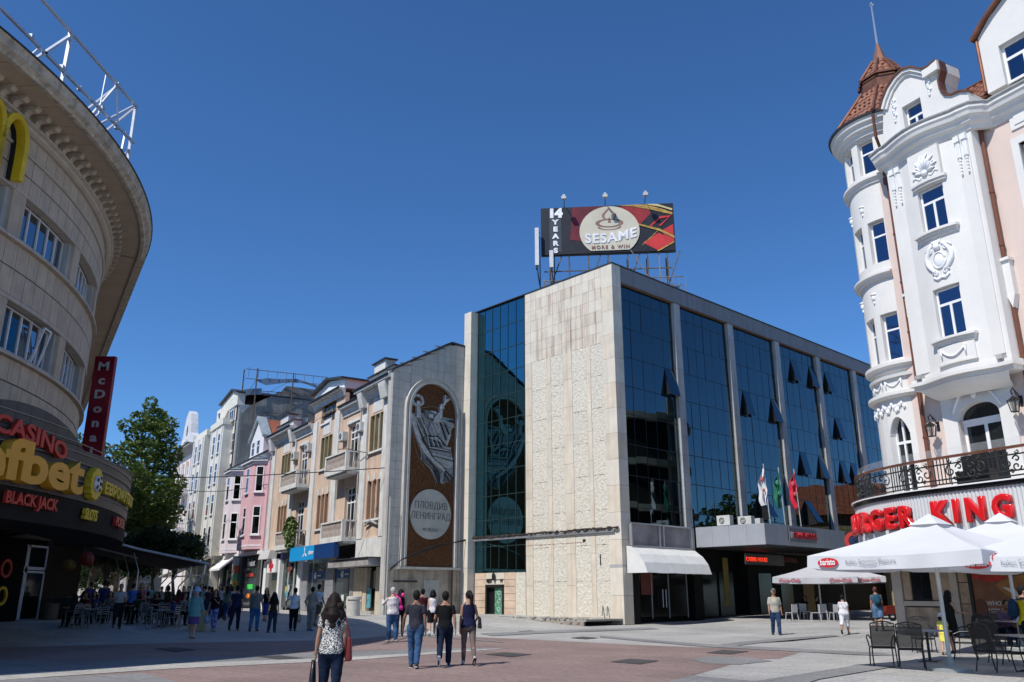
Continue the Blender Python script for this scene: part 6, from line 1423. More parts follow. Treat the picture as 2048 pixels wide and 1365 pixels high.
pp_([(-.4,1.9),(.2,1.35),(.9,1.2),(1.4,1.9),(1.2,2.3),(0,2.15)], mat('bun_brown', (.36,.16,.05), .5, var=.3, sc=2), 1); pp_([(-.15,1.85),(.35,1.5),(.8,1.45),(.6,1.62),(.2,1.8)], mat('onion', (.6,.55,.48), .4), 3)
pp_([(-1.05+.28*math.cos(i*PI/8), 1.05+.42*math.sin(i*PI/8)) for i in range(16)], mat('cup_brown', (.12,.04,.02), .4), 2)
for i, s__ in enumerate(('WHOPPER', '100% ЧИСТО', 'ТЕЛЕШКО', 'МЕСО')): text('lettering', s__, .2, .008, mat('poster_text', (.5,.45,.42), .5), gr, (-.78, py-.02, 1.26-i*.24), align='LEFT', bold=.006)
msg = thing('round_novelty_sign', 'small round red and blue novelty sign at the left end of the letter band', 'sign', (BKF[0], BKF[1], 0), BKA)
p = spt(-6.1, .35)
MB().arc([(.36,-.05),(.36,.05),(.22,.05),(.22,-.05)],0,0,0,360,24).build('ring', mat('novelty_red', (.5,.05,.04), .4), msg, loc=(p.x,p.y,3.6), rot=(PI/2,0,.9))
MB().ell((0,0,0),(.24,.24,.05),14,6).build('disc', mat('novelty_blue', (.02,.03,.08), .4, var=.5, sc=8), msg, loc=(p.x,p.y,3.6), rot=(PI/2,0,.9))
# ================================================================ parasols, tables and chairs in front of the restaurant
pwh = mat('parasol_canvas', (.68,.69,.71), .8, var=.03, sc=1.5)
def add_translucency(m, col, fac=.25):
    n = m.node_tree.nodes; l = m.node_tree.links; p = n['Principled BSDF']; out = n['Material Output']
    t = n.new('ShaderNodeBsdfTranslucent'); t.inputs[0].default_value = (*col, 1); x = n.new('ShaderNodeMixShader'); x.inputs[0].default_value = fac
    l.new(p.outputs[0], x.inputs[1]); l.new(t.outputs[0], x.inputs[2]); l.new(x.outputs[0], out.inputs[0])
add_translucency(pwh, (.8,.8,.82), .22)
polem = mat('parasol_pole', (.52,.54,.53), .45, metal=.3, var=.1)
def parasol(lab, x, y, ang, half, zt, ze, val, base=True, logo=None, canvas=None, pr=.045, group=None, z0=0., legs=True):
    t = thing('parasol', lab, 'parasol', (x, y, z0), rad(ang), group); cv_ = canvas or pwh
    cor = [(half*math.cos(rad(90*k)), half*math.sin(rad(90*k))) for k in range(4)]
    b = MB(); n = 8
    for k in range(4):
        A = Vector((*cor[k], ze)); B = Vector((*cor[(k+1) % 4], ze)); T_ = Vector((0,0,zt-.08))
        base_i = len(b.v)
        for j in range(n+1):
            for i in range(n+1):
                s_ = j/n; e = A.lerp(B, i/n); p = e.lerp(T_, s_); sag = -.10*math.sin(PI*i/n)*(1-s_)**.8*(.3+s_)*2.2-.05*math.sin(PI*s_)
                e2 = Vector((0,0,sag)); b.v.append(tuple(p+e2))
        for j in range(n):
            for i in range(n): q = base_i+j*(n+1)+i; b.f.append([q, q+1, q+n+2, q+n+1]); b.m.append(0); b.sm.append(True)
    b.build('canopy', cv_, t)
    # small vent cap
    b = MB(); c2 = [(half*.17*math.cos(rad(90*k)), half*.17*math.sin(rad(90*k)), zt-.05-(zt-ze)*.17) for k in range(4)]; b.add(c2+[(0,0,zt+.06)], [(0,1,4),(1,2,4),(2,3,4),(3,0,4)]); b.build('vent_cap', cv_, t)
    for k in range(4):
        A = Vector(cor[k]); B = Vector(cor[(k+1) % 4]); b = MB(); m_ = 24
        for i in range(m_+1):
            f_ = i/m_; e = A.lerp(B, f_); o = Vector((e.x, e.y)).normalized()*.03*math.sin(f_*23+k); dip = -.0
            b.v += [(e.x, e.y, ze+.0-(.10*math.sin(PI*f_)*.66)), (e.x+o.x, e.y+o.y, ze-val+(.0 if .06 < f_ < .94 else .02)-(.10*math.sin(PI*f_)*.4))]
        for i in range(m_): b.f.append([2*i, 2*i+2, 2*i+3, 2*i+1]); b.m.append(0); b.sm.append(True)
        vo = b.build('valance', cv_, t)
        if logo:
            d = (B-A); L = d.length; a = math.atan2(d.y, d.x)
            logo(vo, A, d.normalized(), L, a, ze, val)
    MB().tube([(0,0,.05),(0,0,zt-.05)], pr, 12).build('pole', polem, t)
    b = MB()
    for k in range(8):
        a = rad(45*k); e = half*(1 if k % 2 == 0 else .7); b.tube([(0,0,zt-.34-(.16 if k % 2 else 0)),(e*.92*math.cos(a), e*.97*math.sin(a), ze-(.10 if k % 2 == 0 else .17))], .014, 5); b.tube([(0,0,zt-.85),(e*.45*math.cos(a), e*.45*math.sin(a), zt-.2-(zt-ze)*.47)], .012, 5)
    b.build('ribs', polem, t)
    if base: MB().rings([(0,0,.0,.42,.42),(0,0,.07,.43,.43),(0,0,.10,.36,.36),(0,0,.13,.10,.10),(0,0,.30,.07,.07)], 28).build('base', mat('base_concrete', (.30,.32,.31), .7, var=.1), t)
    return t
lred = mat('logo_red', (.58,.02,.03), .5); lgrey = mat('print_grey', (.33,.34,.36), .6)
def coffee_logo(par, A, d, L, a, ze, val):
    o = Vector((d.y, -d.x))*.045; m_ = Vector((*(A+d*.55+o), ze-val*.56))
    MB().arc([(0,-.004),(0,.004),(1,.004),(1,-.004)],0,0,0,360,24).build('logo', lred, par, loc=m_, rot=(PI/2,0,a)).scale = (.26,.105,1)
    q = Vector((*(A+d*.55+o*1.3), ze-val*.72)); text('lettering', 'baristo', .19, .004, white_f, par, q, rot=(0,0,a), bold=.004, sx=.72)
    q = Vector((*(A+d*.98+o), ze-val*.70)); text('lettering', 'Italian Espresso Pleasure', .15, .004, lgrey, par, q, rot=(0,0,a), align='LEFT', sx=.80, bold=-.001)
parasol('big white cafe parasol with its pole and grey round base fully in view', 9.6, 19.45, -9, 2.78, 3.33, 2.46, .30, logo=coffee_logo)
parasol('white cafe parasol cut off by the right edge, nearer the camera', 11.75, 17.3, -4, 2.85, 3.28, 2.36, .30, logo=coffee_logo)
parasol('white cafe parasol behind the other two, against the red letters', 13.4, 23.2, 0, 2.8, 3.5, 2.6, .28, logo=coffee_logo, z0=.2)
grc = mat('grey_canvas', (.44,.44,.46), .8, var=.06)
def cola(par, A, d, L, a, ze, val):
    o = Vector((d.y, -d.x))*.05
    for f_ in (.2,.8): text('lettering', 'Coca-Cola', .27, .004, mat('cola_red', (.40,.12,.14), .6), par, Vector((*(A+d*L*f_+o), ze-val*.8)), rot=(0,0,a), shear=.3, bold=.012)
c1 = G(1645, 1240); parasol('shaded grey parasol beside the dark entrance, left one of the far pair', c1.x, c1.y, 20, 3.2, 3.2, 2.35, .34, base=False, canvas=grc, logo=cola, z0=c1.z)
c2 = G(1705, 1238); parasol('pale sunlit parasol of the far pair, nearer the tan stone front', c2.x-.3, c2.y, 25, 3.2, 3.25, 2.4, .34, base=False, canvas=grc, logo=cola, z0=c2.z)
# --- woven metal chair
chf = mat('chair_black_metal', (.016,.015,.014), .35, var=.1, spec=.5)
def meshmat():
    m = bpy.data.materials.new('sling_mesh'); m.use_nodes = True; n = m.node_tree.nodes; l = m.node_tree.links; p = n['Principled BSDF']; p.inputs['Base Color'].default_value = (.030,.027,.024,1); p.inputs['Roughness'].default_value = .7
    tr = n.new('ShaderNodeBsdfTransparent'); x = n.new('ShaderNodeMixShader'); x.inputs[0].default_value = .86
    l.new(tr.outputs[0], x.inputs[1]); l.new(p.outputs[0], x.inputs[2]); l.new(x.outputs[0], n['Material Output'].inputs[0]); return m
sling = meshmat()
def make_chair():
    """origin at floor centre, sitter looks along +y"""
    t = thing('metal_armchair', 'x', 'chair')
    W2, sh = .26, .43
    def arcx(z, y, w, k=.0): return [(-w+2*w*i/8, y-k*math.sin(PI*i/8), z+.0) for i in range(9)]
    for s_ in (-1, 1):
        MB().tube([(s_*W2,-.27,0),(s_*(W2-.005),-.20,.25),(s_*(W2-.01),-.20,sh),(s_*(W2-.0),-.27,.70),(s_*(W2+.0),-.34,.95)], [.016,.014,.015,.014,.014], 8).build('leg', chf, t)
        MB().tube([(s_*W2,.30,0),(s_*(W2-.005),.24,.24),(s_*(W2-.01),.24,.40)], [.014,.015,.016], 8).build('leg', chf, t)
        MB().tube([(s_*(W2-.0),-.26,.60),(s_*(W2+.03),-.10,.69),(s_*(W2+.035),.10,.68),(s_*(W2+.03),.24,.62),(s_*(W2+.0),.27,.52),(s_*(W2-.01),.24,.42)], .015, 8).build('armrest', chf, t)
    MB().tube([(-.25,.25,sh-.02),(.25,.25,sh-.02)], .016, 8).tube([(-.25,-.2,sh-.02),(.25,-.2,sh-.02)], .014, 8).tube([(-.25,-.2,sh),(-.25,.25,sh)], .014, 8).tube([(.25,-.2,sh),(.25,.25,sh)], .014, 8).build('seat_frame', chf, t)
    b = MB(); P = [(-.26+.52*i/10, -.34-.01, .95+.055*math.sin(PI*i/10)) for i in range(11)]; b.tube(P, .015, 8); b.tube([(-.25,-.325,.90),(.25,-.325,.90)], .008, 6)
    for q in range(4): x = -.15+.1*q; b.tube([(x-.07,-.33,.905),(x-.02,-.335,.955),(x+.03,-.335,.955),(x+.08,-.33,.91)], .007, 5); b.tube([(x-.03,-.33,.905),(x+.03,-.335,.95),(x+.08,-.335,.975)], .006, 5)
    b.build('crest_rail', chf, t)
    b = MB(); b.smooth = True; pr = [(.25,sh+.005),(.1,sh-.012),(-.12,sh-.01),(-.19,sh+.02)]; pb = [(-.195,sh+.03),(-.235,.60),(-.285,.78),(-.322,.895)]
    b.add([(x, y, z) for y, z in pr for x in (-.24,.24)], [(2*i,2*i+1,2*i+3,2*i+2) for i in range(3)]); b.build('seat', sling, t)
    b = MB(); b.smooth = True; b.add([(x, y, z) for y, z in pb for x in (-.245,.245)], [(2*i,2*i+1,2*i+3,2*i+2) for i in range(3)]); b.build('backrest', sling, t)
    return t
ch0 = make_chair(); first = True
def put_chair(u, v, rz, lab, z=None):
    global first
    p = G(u, v); o = ch0 if first else copy_tree(ch0); first = False
    o.location = (p.x, p.y, p.z+.002); o.rotation_euler = (0, 0, rad(rz)); tags(o, lab, None, 'black metal armchairs on the terrace'); return o
put_chair(1769, 1333, -14, 'leftmost black metal armchair with its mesh back towards the camera')
put_chair(1826, 1338, -22, 'second black metal armchair from the left, back to the camera, left of the parasol pole')
put_chair(1850, 1309, 168, 'black metal armchair behind the first table, facing the camera')
put_chair(1935, 1322, 62, 'black metal armchair right of the parasol pole, turned sideways to its table')
put_chair(1952, 1309, 110, 'black metal armchair behind the one right of the pole')
put_chair(1992, 1344, -70, 'near black metal armchair at the right edge, seen from its side')
put_chair(2012, 1330, -84, 'black metal armchair at the right edge, tucked behind its neighbour')
put_chair(1990, 1308, -60, 'far black metal armchair beside the seated man in the purple shirt')
ttop = mat('grey_table_top', (.42,.40,.39), .4, var=.08, sc=3)
def table(x, y, w, d, rz, lab):
    t = thing('cafe_table', lab, 'table', (x, y, gz(x, y)), rad(rz), 'square tables on the terrace')
    MB().box(-w/2,w/2,-d/2,d/2,.725,.755).build('tabletop', ttop, t); MB().tube([(0,0,.03),(0,0,.72)], .035, 10).build('column', chf, t); MB().box(-.28,.28,-.04,.04,0,.03).box(-.04,.04,-.28,.28,0,.03).build('foot', chf, t)
    return t
def atz(u, v, z):
    a, b_, c_ = ray(u, v); t = (z-CAMH)/c_; return a*t, b_*t
x, y = atz(1852, 1261.5, .74); table(x, y, .85, .85, 4, 'grey topped table left of the parasol pole'); T1 = (x, y)
x, y = atz(2050, 1270, .76); table(x, y, .85, .85, 4, 'nearer grey topped table at the right edge'); 
x, y = atz(2040, 1255, .78); table(x, y, .85, .85, 4, 'farther grey topped table in front of the seated man'); T3 = (x, y)
ast = thing('ashtray', 'small clear ashtray on the left terrace table', 'ashtray', (T1[0]-.2, T1[1], .757)); MB().arc([(.05,0),(.06,.035),(.05,.035),(.04,.01),(0,.01),(0,0)],0,0,0,360,16).build('bowl', mat('glass_clear', (.5,.5,.5), .1, alpha=.5), ast)
# --- white plastic chairs by the far parasols
wpl = mat('white_plastic', (.42,.42,.42), .4, var=.03)
def plastic():
    t = thing('plastic_chair', 'x', 'chair')
    MB().box(-.22,.22,-.2,.24,.43,.46).build('seat', wpl, t); MB().prism([(-.22,.46),(.22,.46),(.2,.88),(-.2,.88)],-.24,-.20).build('backrest', wpl, t)
    for sx_ in (-1,1):
        for sy_ in (-1,1): MB().bar((sx_*.2,sy_*.2,.44),(sx_*.25,sy_*.25,0),.035).build('leg', wpl, t)
    return t
pc = plastic(); ff = True
for k, (u, v, rz) in enumerate(((1585,1243,30),(1612,1240,190),(1632,1243,80),(1655,1241,-60),(1672,1243,10),(1690,1240,150),(1598,1236,0),(1660,1236,120))):
    p = G(u, v); o = pc if ff else copy_tree(pc); ff = False; o.location = p; o.rotation_euler = (0,0,rad(rz)); tags(o, 'white plastic chair in the shade under the far pair of parasols', None, 'white plastic chairs under the far parasols')
mo = G(1768, 1243); mt = thing('motor_scooter', 'red and silver scooter parked in the shade left of the tan stone front', 'scooter', mo, 1.9)
for yy in (-.62,.62):
    MB().arc([(.26,-.04),(.26,.04),(.16,.04),(.16,-.04)],0,0,0,360,18).build('wheel', blackm, mt, loc=(0,yy,.26), rot=(0,PI/2,0))
MB().prism([(-.75,.4),(-.2,.35),(.15,.3),(.45,.4),(.62,.95),(.5,1.0),(.3,.5),(-.1,.5),(-.2,.78),(-.75,.82)], -.16,.16,'x').build('body', mat('scooter_red', (.14,.02,.012), .3), mt)
MB().tube([(-.3,.55,1.02),(.3,.55,1.02)], .02, 6).build('handlebar', blackm, mt); MB().ell((0,.66,.8),(.12,.08,.12),8,6).build('headlight', alum, mt)
# --- litter bin by the phone shop
p = G(706, 1232); lbn = thing('concrete_bin', 'short round concrete litter bin beside the phone shop window', 'litter bin', p)
MB().rings([(0,0,0,.40,.40),(0,0,.8,.42,.42),(0,0,.82,.36,.36),(0,0,.9,.36,.36),(0,0,.92,.44,.44),(0,0,1.08,.43,.43),(0,0,1.1,.3,.3)], 20).build('drum', mat('bin_concrete', (.50,.48,.44), .8, var=.1, sc=5), lbn)
# --- three flags on the canopy
for k, (yl, col, top, lab) in enumerate(((8.78,(.72,.72,.74),9.25,'white drooping flag with red print, left one on the canopy'),(10.5,(.02,.16,.10),9.2,'dark green drooping flag, middle one on the canopy'),(12.4,(.62,.02,.05),9.3,'red drooping flag, right one on the canopy'))):
    xl = 4.14; X = SB[0]+xl*math.cos(SBA)-yl*math.sin(SBA); Y = SB[1]+xl*math.sin(SBA)+yl*math.cos(SBA)
    fl_ = thing('flag', lab, 'flag', (X, Y, 5.55), 0, 'flags on the grey entrance canopy')
    MB().tube([(0,0,0),(-.12,0,top-5.6)], .03, 6).build('pole', polem, fl_)
    b = MB(); b.smooth = True; n = 14
    for j in range(n+1):
        z = top-5.6-2.35*j/n; w = .10+.42*math.sin(min(1, j/n*2.2)*PI/2)*(1-.5*max(0, j/n-.6))
        for i in range(7): f_ = i/6; b.v.append((-.1-w*.85*f_+.05*math.sin(j*.9+k), .13*math.sin(f_*9+j*.5+k), z-.5*(1-f_)*.2-.35*f_*(1-j/n*.5)))
    for j in range(n):
        for i in range(6): b.f.append([j*7+i, j*7+i+1, (j+1)*7+i+1, (j+1)*7+i]); b.m.append(0); b.sm.append(True)
    b.build('cloth', mat('flag_%d' % k, col, .7, var=.08), fl_)
    b = MB(); b.ell((-.3,-.10,top-5.6-.95),(.11,.05,.16),8,5).ell((-.25,-.10,top-5.6-1.6),(.08,.05,.12),8,5); b.build('print', mat('flagprint_%d' % k, ((.5,.12,.12),(.06,.25,.17),(.62,.12,.14))[k], .7), fl_)
for k, (yy, zz, w) in enumerate(((6.3,5.56,.5),(7.6,5.56,.45),(5.9,5.56,.6))):
    xl = (3.2,3.0,2.0)[k]; X = SB[0]+xl*math.cos(SBA)-(yy+1.4)*math.sin(SBA); Y = SB[1]+xl*math.sin(SBA)+(yy+1.4)*math.cos(SBA)
    t = thing('rooftop_air_conditioner', ('white air conditioner box on the canopy, nearest its front edge','small white air conditioner box in the middle of the three on the canopy','white air conditioner box on the canopy, nearest the stone corner')[k], 'air conditioner', (X, Y, 5.56), SBA, 'air conditioners on the canopy')
    pbox('case', t, mat('ac_white', (.6,.6,.6)), -.45,.45,-.2,.2,.02,w); b = MB(); b.arc([(.18,-.01),(.18,.01),(.15,.01),(.15,-.01)],0,0,0,360,16).arc([(.09,-.01),(.09,.01),(.07,.01),(.07,-.01)],0,0,0,360,12); b.build('fan_grille', blackm, t, loc=(-.1,-.215,w*.5), rot=(PI/2,0,0))
# ================================================================ cafe on the left: big awning, aluminium chairs, tables
aw2 = thing('cafe_awning', 'long brown striped cafe awning sloping down from the marquee to bent metal posts', 'awning')
brc = mat('brown_canvas', (.10,.075,.06), .8, var=.15); st_ = mat('cream_canvas_edge', (.42,.44,.46), .5)
add_translucency(brc, (.12,.07,.04), .25)
A_ = Vector((-22.6,43.2,4.75)); B_ = Vector((-15.9,45.0,3.15)); D_ = Vector((-6.2,10.6,0))
b = MB(); n = 10
for j in range(9):
    for i in range(n+1): p = A_.lerp(B_, i/n)+D_*(j/8)+Vector((0,0,-.12*math.sin(PI*i/n))); b.v.append(tuple(p))
for j in range(8):
    for i in range(n): b.f.append([j*(n+1)+i, j*(n+1)+i+1, (j+1)*(n+1)+i+1, (j+1)*(n+1)+i]); b.m.append(0); b.sm.append(True)
o = b.build('canvas', brc, aw2); m_ = o.modifiers.new('t','SOLIDIFY'); m_.thickness = .02
MB().tube([A_, A_.lerp(B_,.5)+Vector((0,0,-.1)), B_], .06, 8).build('front_bar', st_, aw2); MB().tube([B_, B_+D_], .06, 8).build('edge_bar', st_, aw2)
MB().tube([A_+Vector((-.3,-.2,.1)), A_+Vector((1.6,-.3,.15)), A_+Vector((3,0,-.25))], .12, 8).build('rolled_blind', mat('cream_roll', (.45,.42,.36), .7), aw2)
C1 = A_.lerp(B_, .08)+D_*.25; C2 = A_.lerp(B_, .55)+D_*.25; MB().tube([C1+Vector((0,0,-.3)), C2+Vector((0,0,-.35))], .05, 6).build('inner_bar', st_, aw2)
for k, f_ in enumerate((0.02,.35,.7,.98)):
    p = B_+D_*f_+Vector((-.1,0,0)); g = gz(p.x, p.y)
    MB().tube([p, p+Vector((-.05,0,-.5)), p+Vector((-.55,-.1,-1.1)), p+Vector((-.6,-.1,-1.5)), Vector((p.x-.6, p.y-.1, g))], .055 if k == 0 else .04, 8).build('post', alum, aw2)
for k, f_ in enumerate((.15,.5,.85)):
    p = A_.lerp(B_, .5)+D_*f_+Vector((0,0,-.2)); g = gz(p.x, p.y); MB().tube([p, p+Vector((.35,0,-.9)), Vector((p.x+.35, p.y, g))], .03, 8).build('post', alum, aw2)
bnt = thing('bunting_lamp', 'dim red and yellow illuminated ball sign hanging under the marquee', 'lamp', (-21.2, 42.8, 0)); MB().ell((0,0,3.3),(.35,.3,.35),10,8).build('red_ball', mat('dim_red_ball', (.14,.008,.008), .5), bnt); MB().ell((-.85,0,3.0),(.35,.25,.28),10,8).build('yellow_ball', mat('dim_yellow_ball', (.12,.07,.005), .5), bnt); MB().bar((0,0,3.5),(0,0,4.1),.03).build('cord', blackm, bnt)
def alu_chair():
    t = thing('aluminium_chair', 'x', 'chair'); w = .23
    for s_ in (-1,1):
        MB().tube([(s_*w,-.30,0),(s_*w,-.20,.44),(s_*w*.95,-.24,.86),(s_*w*.7,-.245,.90)], .017, 8).build('leg', alum, t); MB().tube([(s_*w,.28,0),(s_*w,.2,.44)], .017, 8).build('leg', alum, t)
        MB().tube([(s_*w,-.21,.62),(s_*(w+.03),.1,.65),(s_*w,.21,.60),(s_*w,.2,.44)], .015, 6).build('armrest', alum, t)
    MB().tube([(-w*.7,-.245,.90),(w*.7,-.245,.90)], .016, 6).build('top_rail', alum, t)
    for q in range(4): MB().box(-w,w,-.255,-.24,.56+q*.085,.60+q*.085).build('back_slat', alum, t)
    for q in range(6): MB().box(-w,w,-.18+q*.068,-.13+q*.068,.435,.45).build('seat_slat', alum, t)
    return t
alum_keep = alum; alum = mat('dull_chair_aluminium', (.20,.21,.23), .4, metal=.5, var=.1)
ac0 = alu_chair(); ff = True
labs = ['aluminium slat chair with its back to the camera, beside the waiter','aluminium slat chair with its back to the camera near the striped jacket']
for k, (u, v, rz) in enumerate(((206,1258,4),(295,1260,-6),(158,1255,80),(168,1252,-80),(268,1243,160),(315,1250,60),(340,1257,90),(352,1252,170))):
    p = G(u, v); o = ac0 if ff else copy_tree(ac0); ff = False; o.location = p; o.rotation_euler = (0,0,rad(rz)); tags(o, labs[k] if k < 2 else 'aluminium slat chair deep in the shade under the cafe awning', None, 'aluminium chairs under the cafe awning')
for k, (u, v) in enumerate(((320,1257),(175,1256),(255,1246))):
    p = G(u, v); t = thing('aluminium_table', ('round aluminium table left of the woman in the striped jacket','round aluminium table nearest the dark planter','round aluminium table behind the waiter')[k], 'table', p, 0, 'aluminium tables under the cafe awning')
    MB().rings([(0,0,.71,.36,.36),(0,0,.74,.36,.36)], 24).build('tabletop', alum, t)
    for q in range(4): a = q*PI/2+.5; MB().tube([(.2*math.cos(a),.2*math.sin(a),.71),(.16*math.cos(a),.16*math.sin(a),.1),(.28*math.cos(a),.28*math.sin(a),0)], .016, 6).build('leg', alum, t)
alum = alum_keep
p = G(392, 1262); bx = thing('cardboard_box', 'tan box standing on the paving behind the woman in the striped jacket', 'box', p, .2); pbox('side', bx, mat('tan_card', (.30,.24,.14), .8), -.32,.32,-.25,.25,0,.78); pbox('lid', bx, mat('tan_card_lid', (.34,.28,.17), .8), -.34,.34,-.27,.27,.78,.8)
# ================================================================ people
skinm = {'l': mat('skin_light', (.44,.25,.17), .6, var=.04), 't': mat('skin_tan', (.33,.17,.105), .6, var=.05), 'd': mat('skin_brown', (.22,.11,.065), .6, var=.05)}
def cloth(n_, c): return mat('cloth_'+n_, c, .9, var=.18, sc=7, bump=.5, bsc=14, spec=.1)
def denim(n_, c): return mat('denim_'+n_, c, .9, var=.35, sc=4.5, bump=.5, bsc=16, spec=.1)
hairm = {'black': mat('hair_black', (.006,.005,.005), .55, var=.4, sc=30, bump=.6, bsc=60, spec=.2), 'brown': mat('hair_brown', (.014,.008,.006), .6, var=.4, sc=30, bump=.5, bsc=60, spec=.2), 'grey': mat('hair_grey', (.42,.41,.40), .6, var=.2, sc=30), 'blond': mat('hair_blond', (.22,.14,.06), .6, var=.2, sc=30), 'red': mat('hair_auburn', (.10,.025,.02), .5, var=.2, sc=30)}
def ring3(b, c, rx, ry, n=14):
    return [(c[0]+rx*math.cos(2*PI*k/n), c[1]+ry*math.sin(2*PI*k/n), c[2]) for k in range(n)]
def person(lab, pos, face, H, sex='m', top=('tshirt', None), bot=('long', None), shoe=(.03,.03,.03), hair=('short','black'), skin='t', lean=3, legs=((16,6),(-14,22)), arms=((-8,6,14),(8,6,14)), vox=.0125, extras=None, sit=False, group=None, z=None, fat=1., turn=0, hold=None):
    rt = thing('person', lab, 'person', pos, rad(face-90), group, scale=H/1.75)
    if z is not None: rt.location.z = z
    F = sex == 'f'; fat_ = fat
    tors = [(.80,.13,.095,0),(.86,.165,.115,-.01),(.93,.172 if F else .165,.118,-.012),(1.02,.150,.102,-.002),(1.10,.128 if F else .148,.092,.004),(1.20,.140 if F else .160,.104,.008),(1.30,.150 if F else .175,.115,.010),(1.37,.148 if F else .172,.100,.0),(1.415,.112 if F else .130,.080,-.006),(1.455,.082,.064,-.01),(1.50,.060,.056,-.008)]
    tors = [(z_, rx*(fat_ if z_ < 1.3 else 1), ry*(fat_*1.06 if z_ < 1.3 else 1) if fat_ != 1 else ry, cy) for z_, rx, ry, cy in tors]
    shw = .156 if F else .180
    LM = Matrix.Translation((0,0,.9)) @ Matrix.Rotation(-rad(lean), 4, 'X') @ Matrix.Translation((0,0,-.9))
    # legs first to know the hip height
    def leg(s_, a, k):
        if sit: a, k = 84, 82
        a_, c_ = rad(a), rad(a-k); hp = Vector((s_*.092, 0, .90)); kn = hp+Vector((s_*.012 if not sit else s_*.05, math.sin(a_), -math.cos(a_)))*.43; an = kn+Vector((-s_*.010, math.sin(c_), -math.cos(c_)))*.405; return hp, kn, an
    L = [leg(-1, *legs[0]), leg(1, *legs[1])]
    low = min(l[2].z for l in L); dz = .075-low
    if sit: dz = .075-low
    OFF = Vector((0, 0, dz))
    body = MB()
    def limb(b, P, R, n=10, sx=1.):
        b.tube(P, R, n, True, sx); b.ell(P[0], (R[0],)*3, n, 6); b.ell(P[-1], (R[-1],)*3, n, 6)
    def tr(v): return LM @ Vector(v)
    # torso
    def torso(b, g=0., z0=0., z1=9.):
        R = []; last = None
        for z_, rx, ry, cy in tors:
            if z_ < z0-.001 or z_ > z1+.001: continue
            R.append([tr(p) for p in ring3(b, (0, cy, z_), rx+g, ry+g)])
        n = 14; vs_ = [p for r in R for p in r]; b.add(vs_, [(i*n+k, i*n+(k+1) % n, (i+1)*n+(k+1) % n, (i+1)*n+k) for i in range(len(R)-1) for k in range(n)]+[list(range(n-1,-1,-1)), list(range((len(R)-1)*n, len(R)*n))])
    torso(body)
    tk = fat_**.6
    for s_, (hp, kn, an) in zip((-1, 1), L):
        m1 = hp.lerp(kn, .45)+Vector((0,.012,0)); m2 = kn.lerp(an, .35)+Vector((0,-.022,0))
        limb(body, [hp+Vector((0,0,-.01)), m1, kn, m2, an], [.094*tk,.078*tk,.054*tk,.055*tk,.036])
        # foot
    hands = []
    armP = []
    for s_, (a, ab, e) in zip((-1, 1), arms):
        cin = 0
        sh = tr((s_*(shw-.004), -.005, 1.375)); A = rad(a); AB = rad(ab)
        d1 = Vector((s_*math.sin(AB), math.sin(A)*math.cos(AB), -math.cos(A)*math.cos(AB))); el = sh+d1*.275
        ee = rad(a+e); inn = max(-.0, (abs(e)-40)/90.)*.55
        d2 = Vector((s_*math.sin(AB)*.4-s_*inn, math.sin(ee), -math.cos(ee))).normalized(); wr = el+d2*.245; armP.append((sh, el, wr, d2))
        k_ = .85 if F else 1.
        limb(body, [sh, sh.lerp(el,.4), el, el.lerp(wr,.35), wr], [.052*k_,.045*k_,.037*k_,.038*k_,.024*k_])
        # hand: palm, four fingers, thumb
        side = Vector((0,1,0)) if abs(d2.y) < .7 else Vector((s_*-1.,0,.0)); side = (side-d2*side.dot(d2)).normalized(); nrm = d2.cross(side).normalized()
        pc_ = wr+d2*.055; Rm = Matrix((side, nrm, d2)).transposed()
        body.ell(pc_, (.040*k_,.019,.056), 10, 6, Rm)
        for q in range(4):
            base = wr+d2*(.092-.004*abs(q-1.5))+side*(.027-.0185*q)*k_; Lf = (.062,.072,.068,.054)[q]; cu = nrm*(-s_)*.35
            body.tube([base-d2*.02, base+d2*Lf*.5+cu*.012, base+d2*Lf*.85+cu*.05], [.0098,.0095,.008], 6)
        th = wr+d2*.04+side*.033; body.tube([th-d2*.012, th+side*.028+d2*.028, th+side*.032+d2*.058], [.012,.011,.009], 6)
        hands.append(wr+d2*.09)
    # neck and head
    nb = tr((0,-.01,1.44)); hc = tr((0,.018,1.622)); HR = Matrix.Rotation(-rad(lean*.4), 3, 'X') @ Matrix.Rotation(rad(turn), 3, 'Z')
    limb(body, [nb, nb.lerp(hc,.45), hc-Vector((0,.01,.05))], [.068,.058,.055])
    def hd(v): return hc+HR @ Vector(v)
    body.ell(hc, (.080,.100,.117), 16, 12, HR); body.ell(hd((0,.028,-.055)), (.056,.062,.06), 12, 8, HR); body.ell(hd((0,.098,-.01)), (.013,.018,.02), 8, 6, HR)
    for s_ in (-1, 1): body.ell(hd((s_*.078,-.005,-.005)), (.012,.02,.03), 8, 6, HR)
    def fin(b, name, m, v, sm_=2, disp=0.):
        b.v = [tuple(Vector(p)+OFF) for p in b.v]; o = b.build(name, m, rt, smooth=True); remesh(o, v, sm_)
        if disp:
            tx = bpy.data.textures.get('folds') or bpy.data.textures.new('folds', 'CLOUDS'); tx.noise_scale = .11; dm = o.modifiers.new('folds', 'DISPLACE'); dm.texture = tx; dm.strength = disp; dm.mid_level = .5
        return o
    fin(body, 'body', skinm[skin], vox, 2)
    # eyes and mouth
    b = MB()
    for s_ in (-1, 1): b.ell(Vector(hd((s_*.030,.086,.012)))+OFF, (.012,.008,.007), 8, 5)
    b.build('eyes', mat('eye_dark', (.02,.015,.012), .2), rt, smooth=True)
    b = MB(); b.ell(Vector(hd((0,.090,-.056)))+OFF, (.022,.007,.006), 8, 5); b.build('mouth', mat('lips', (.28,.09,.075), .5), rt, smooth=True)
    # ---- clothes
    tt, tm = top[0], top[1]
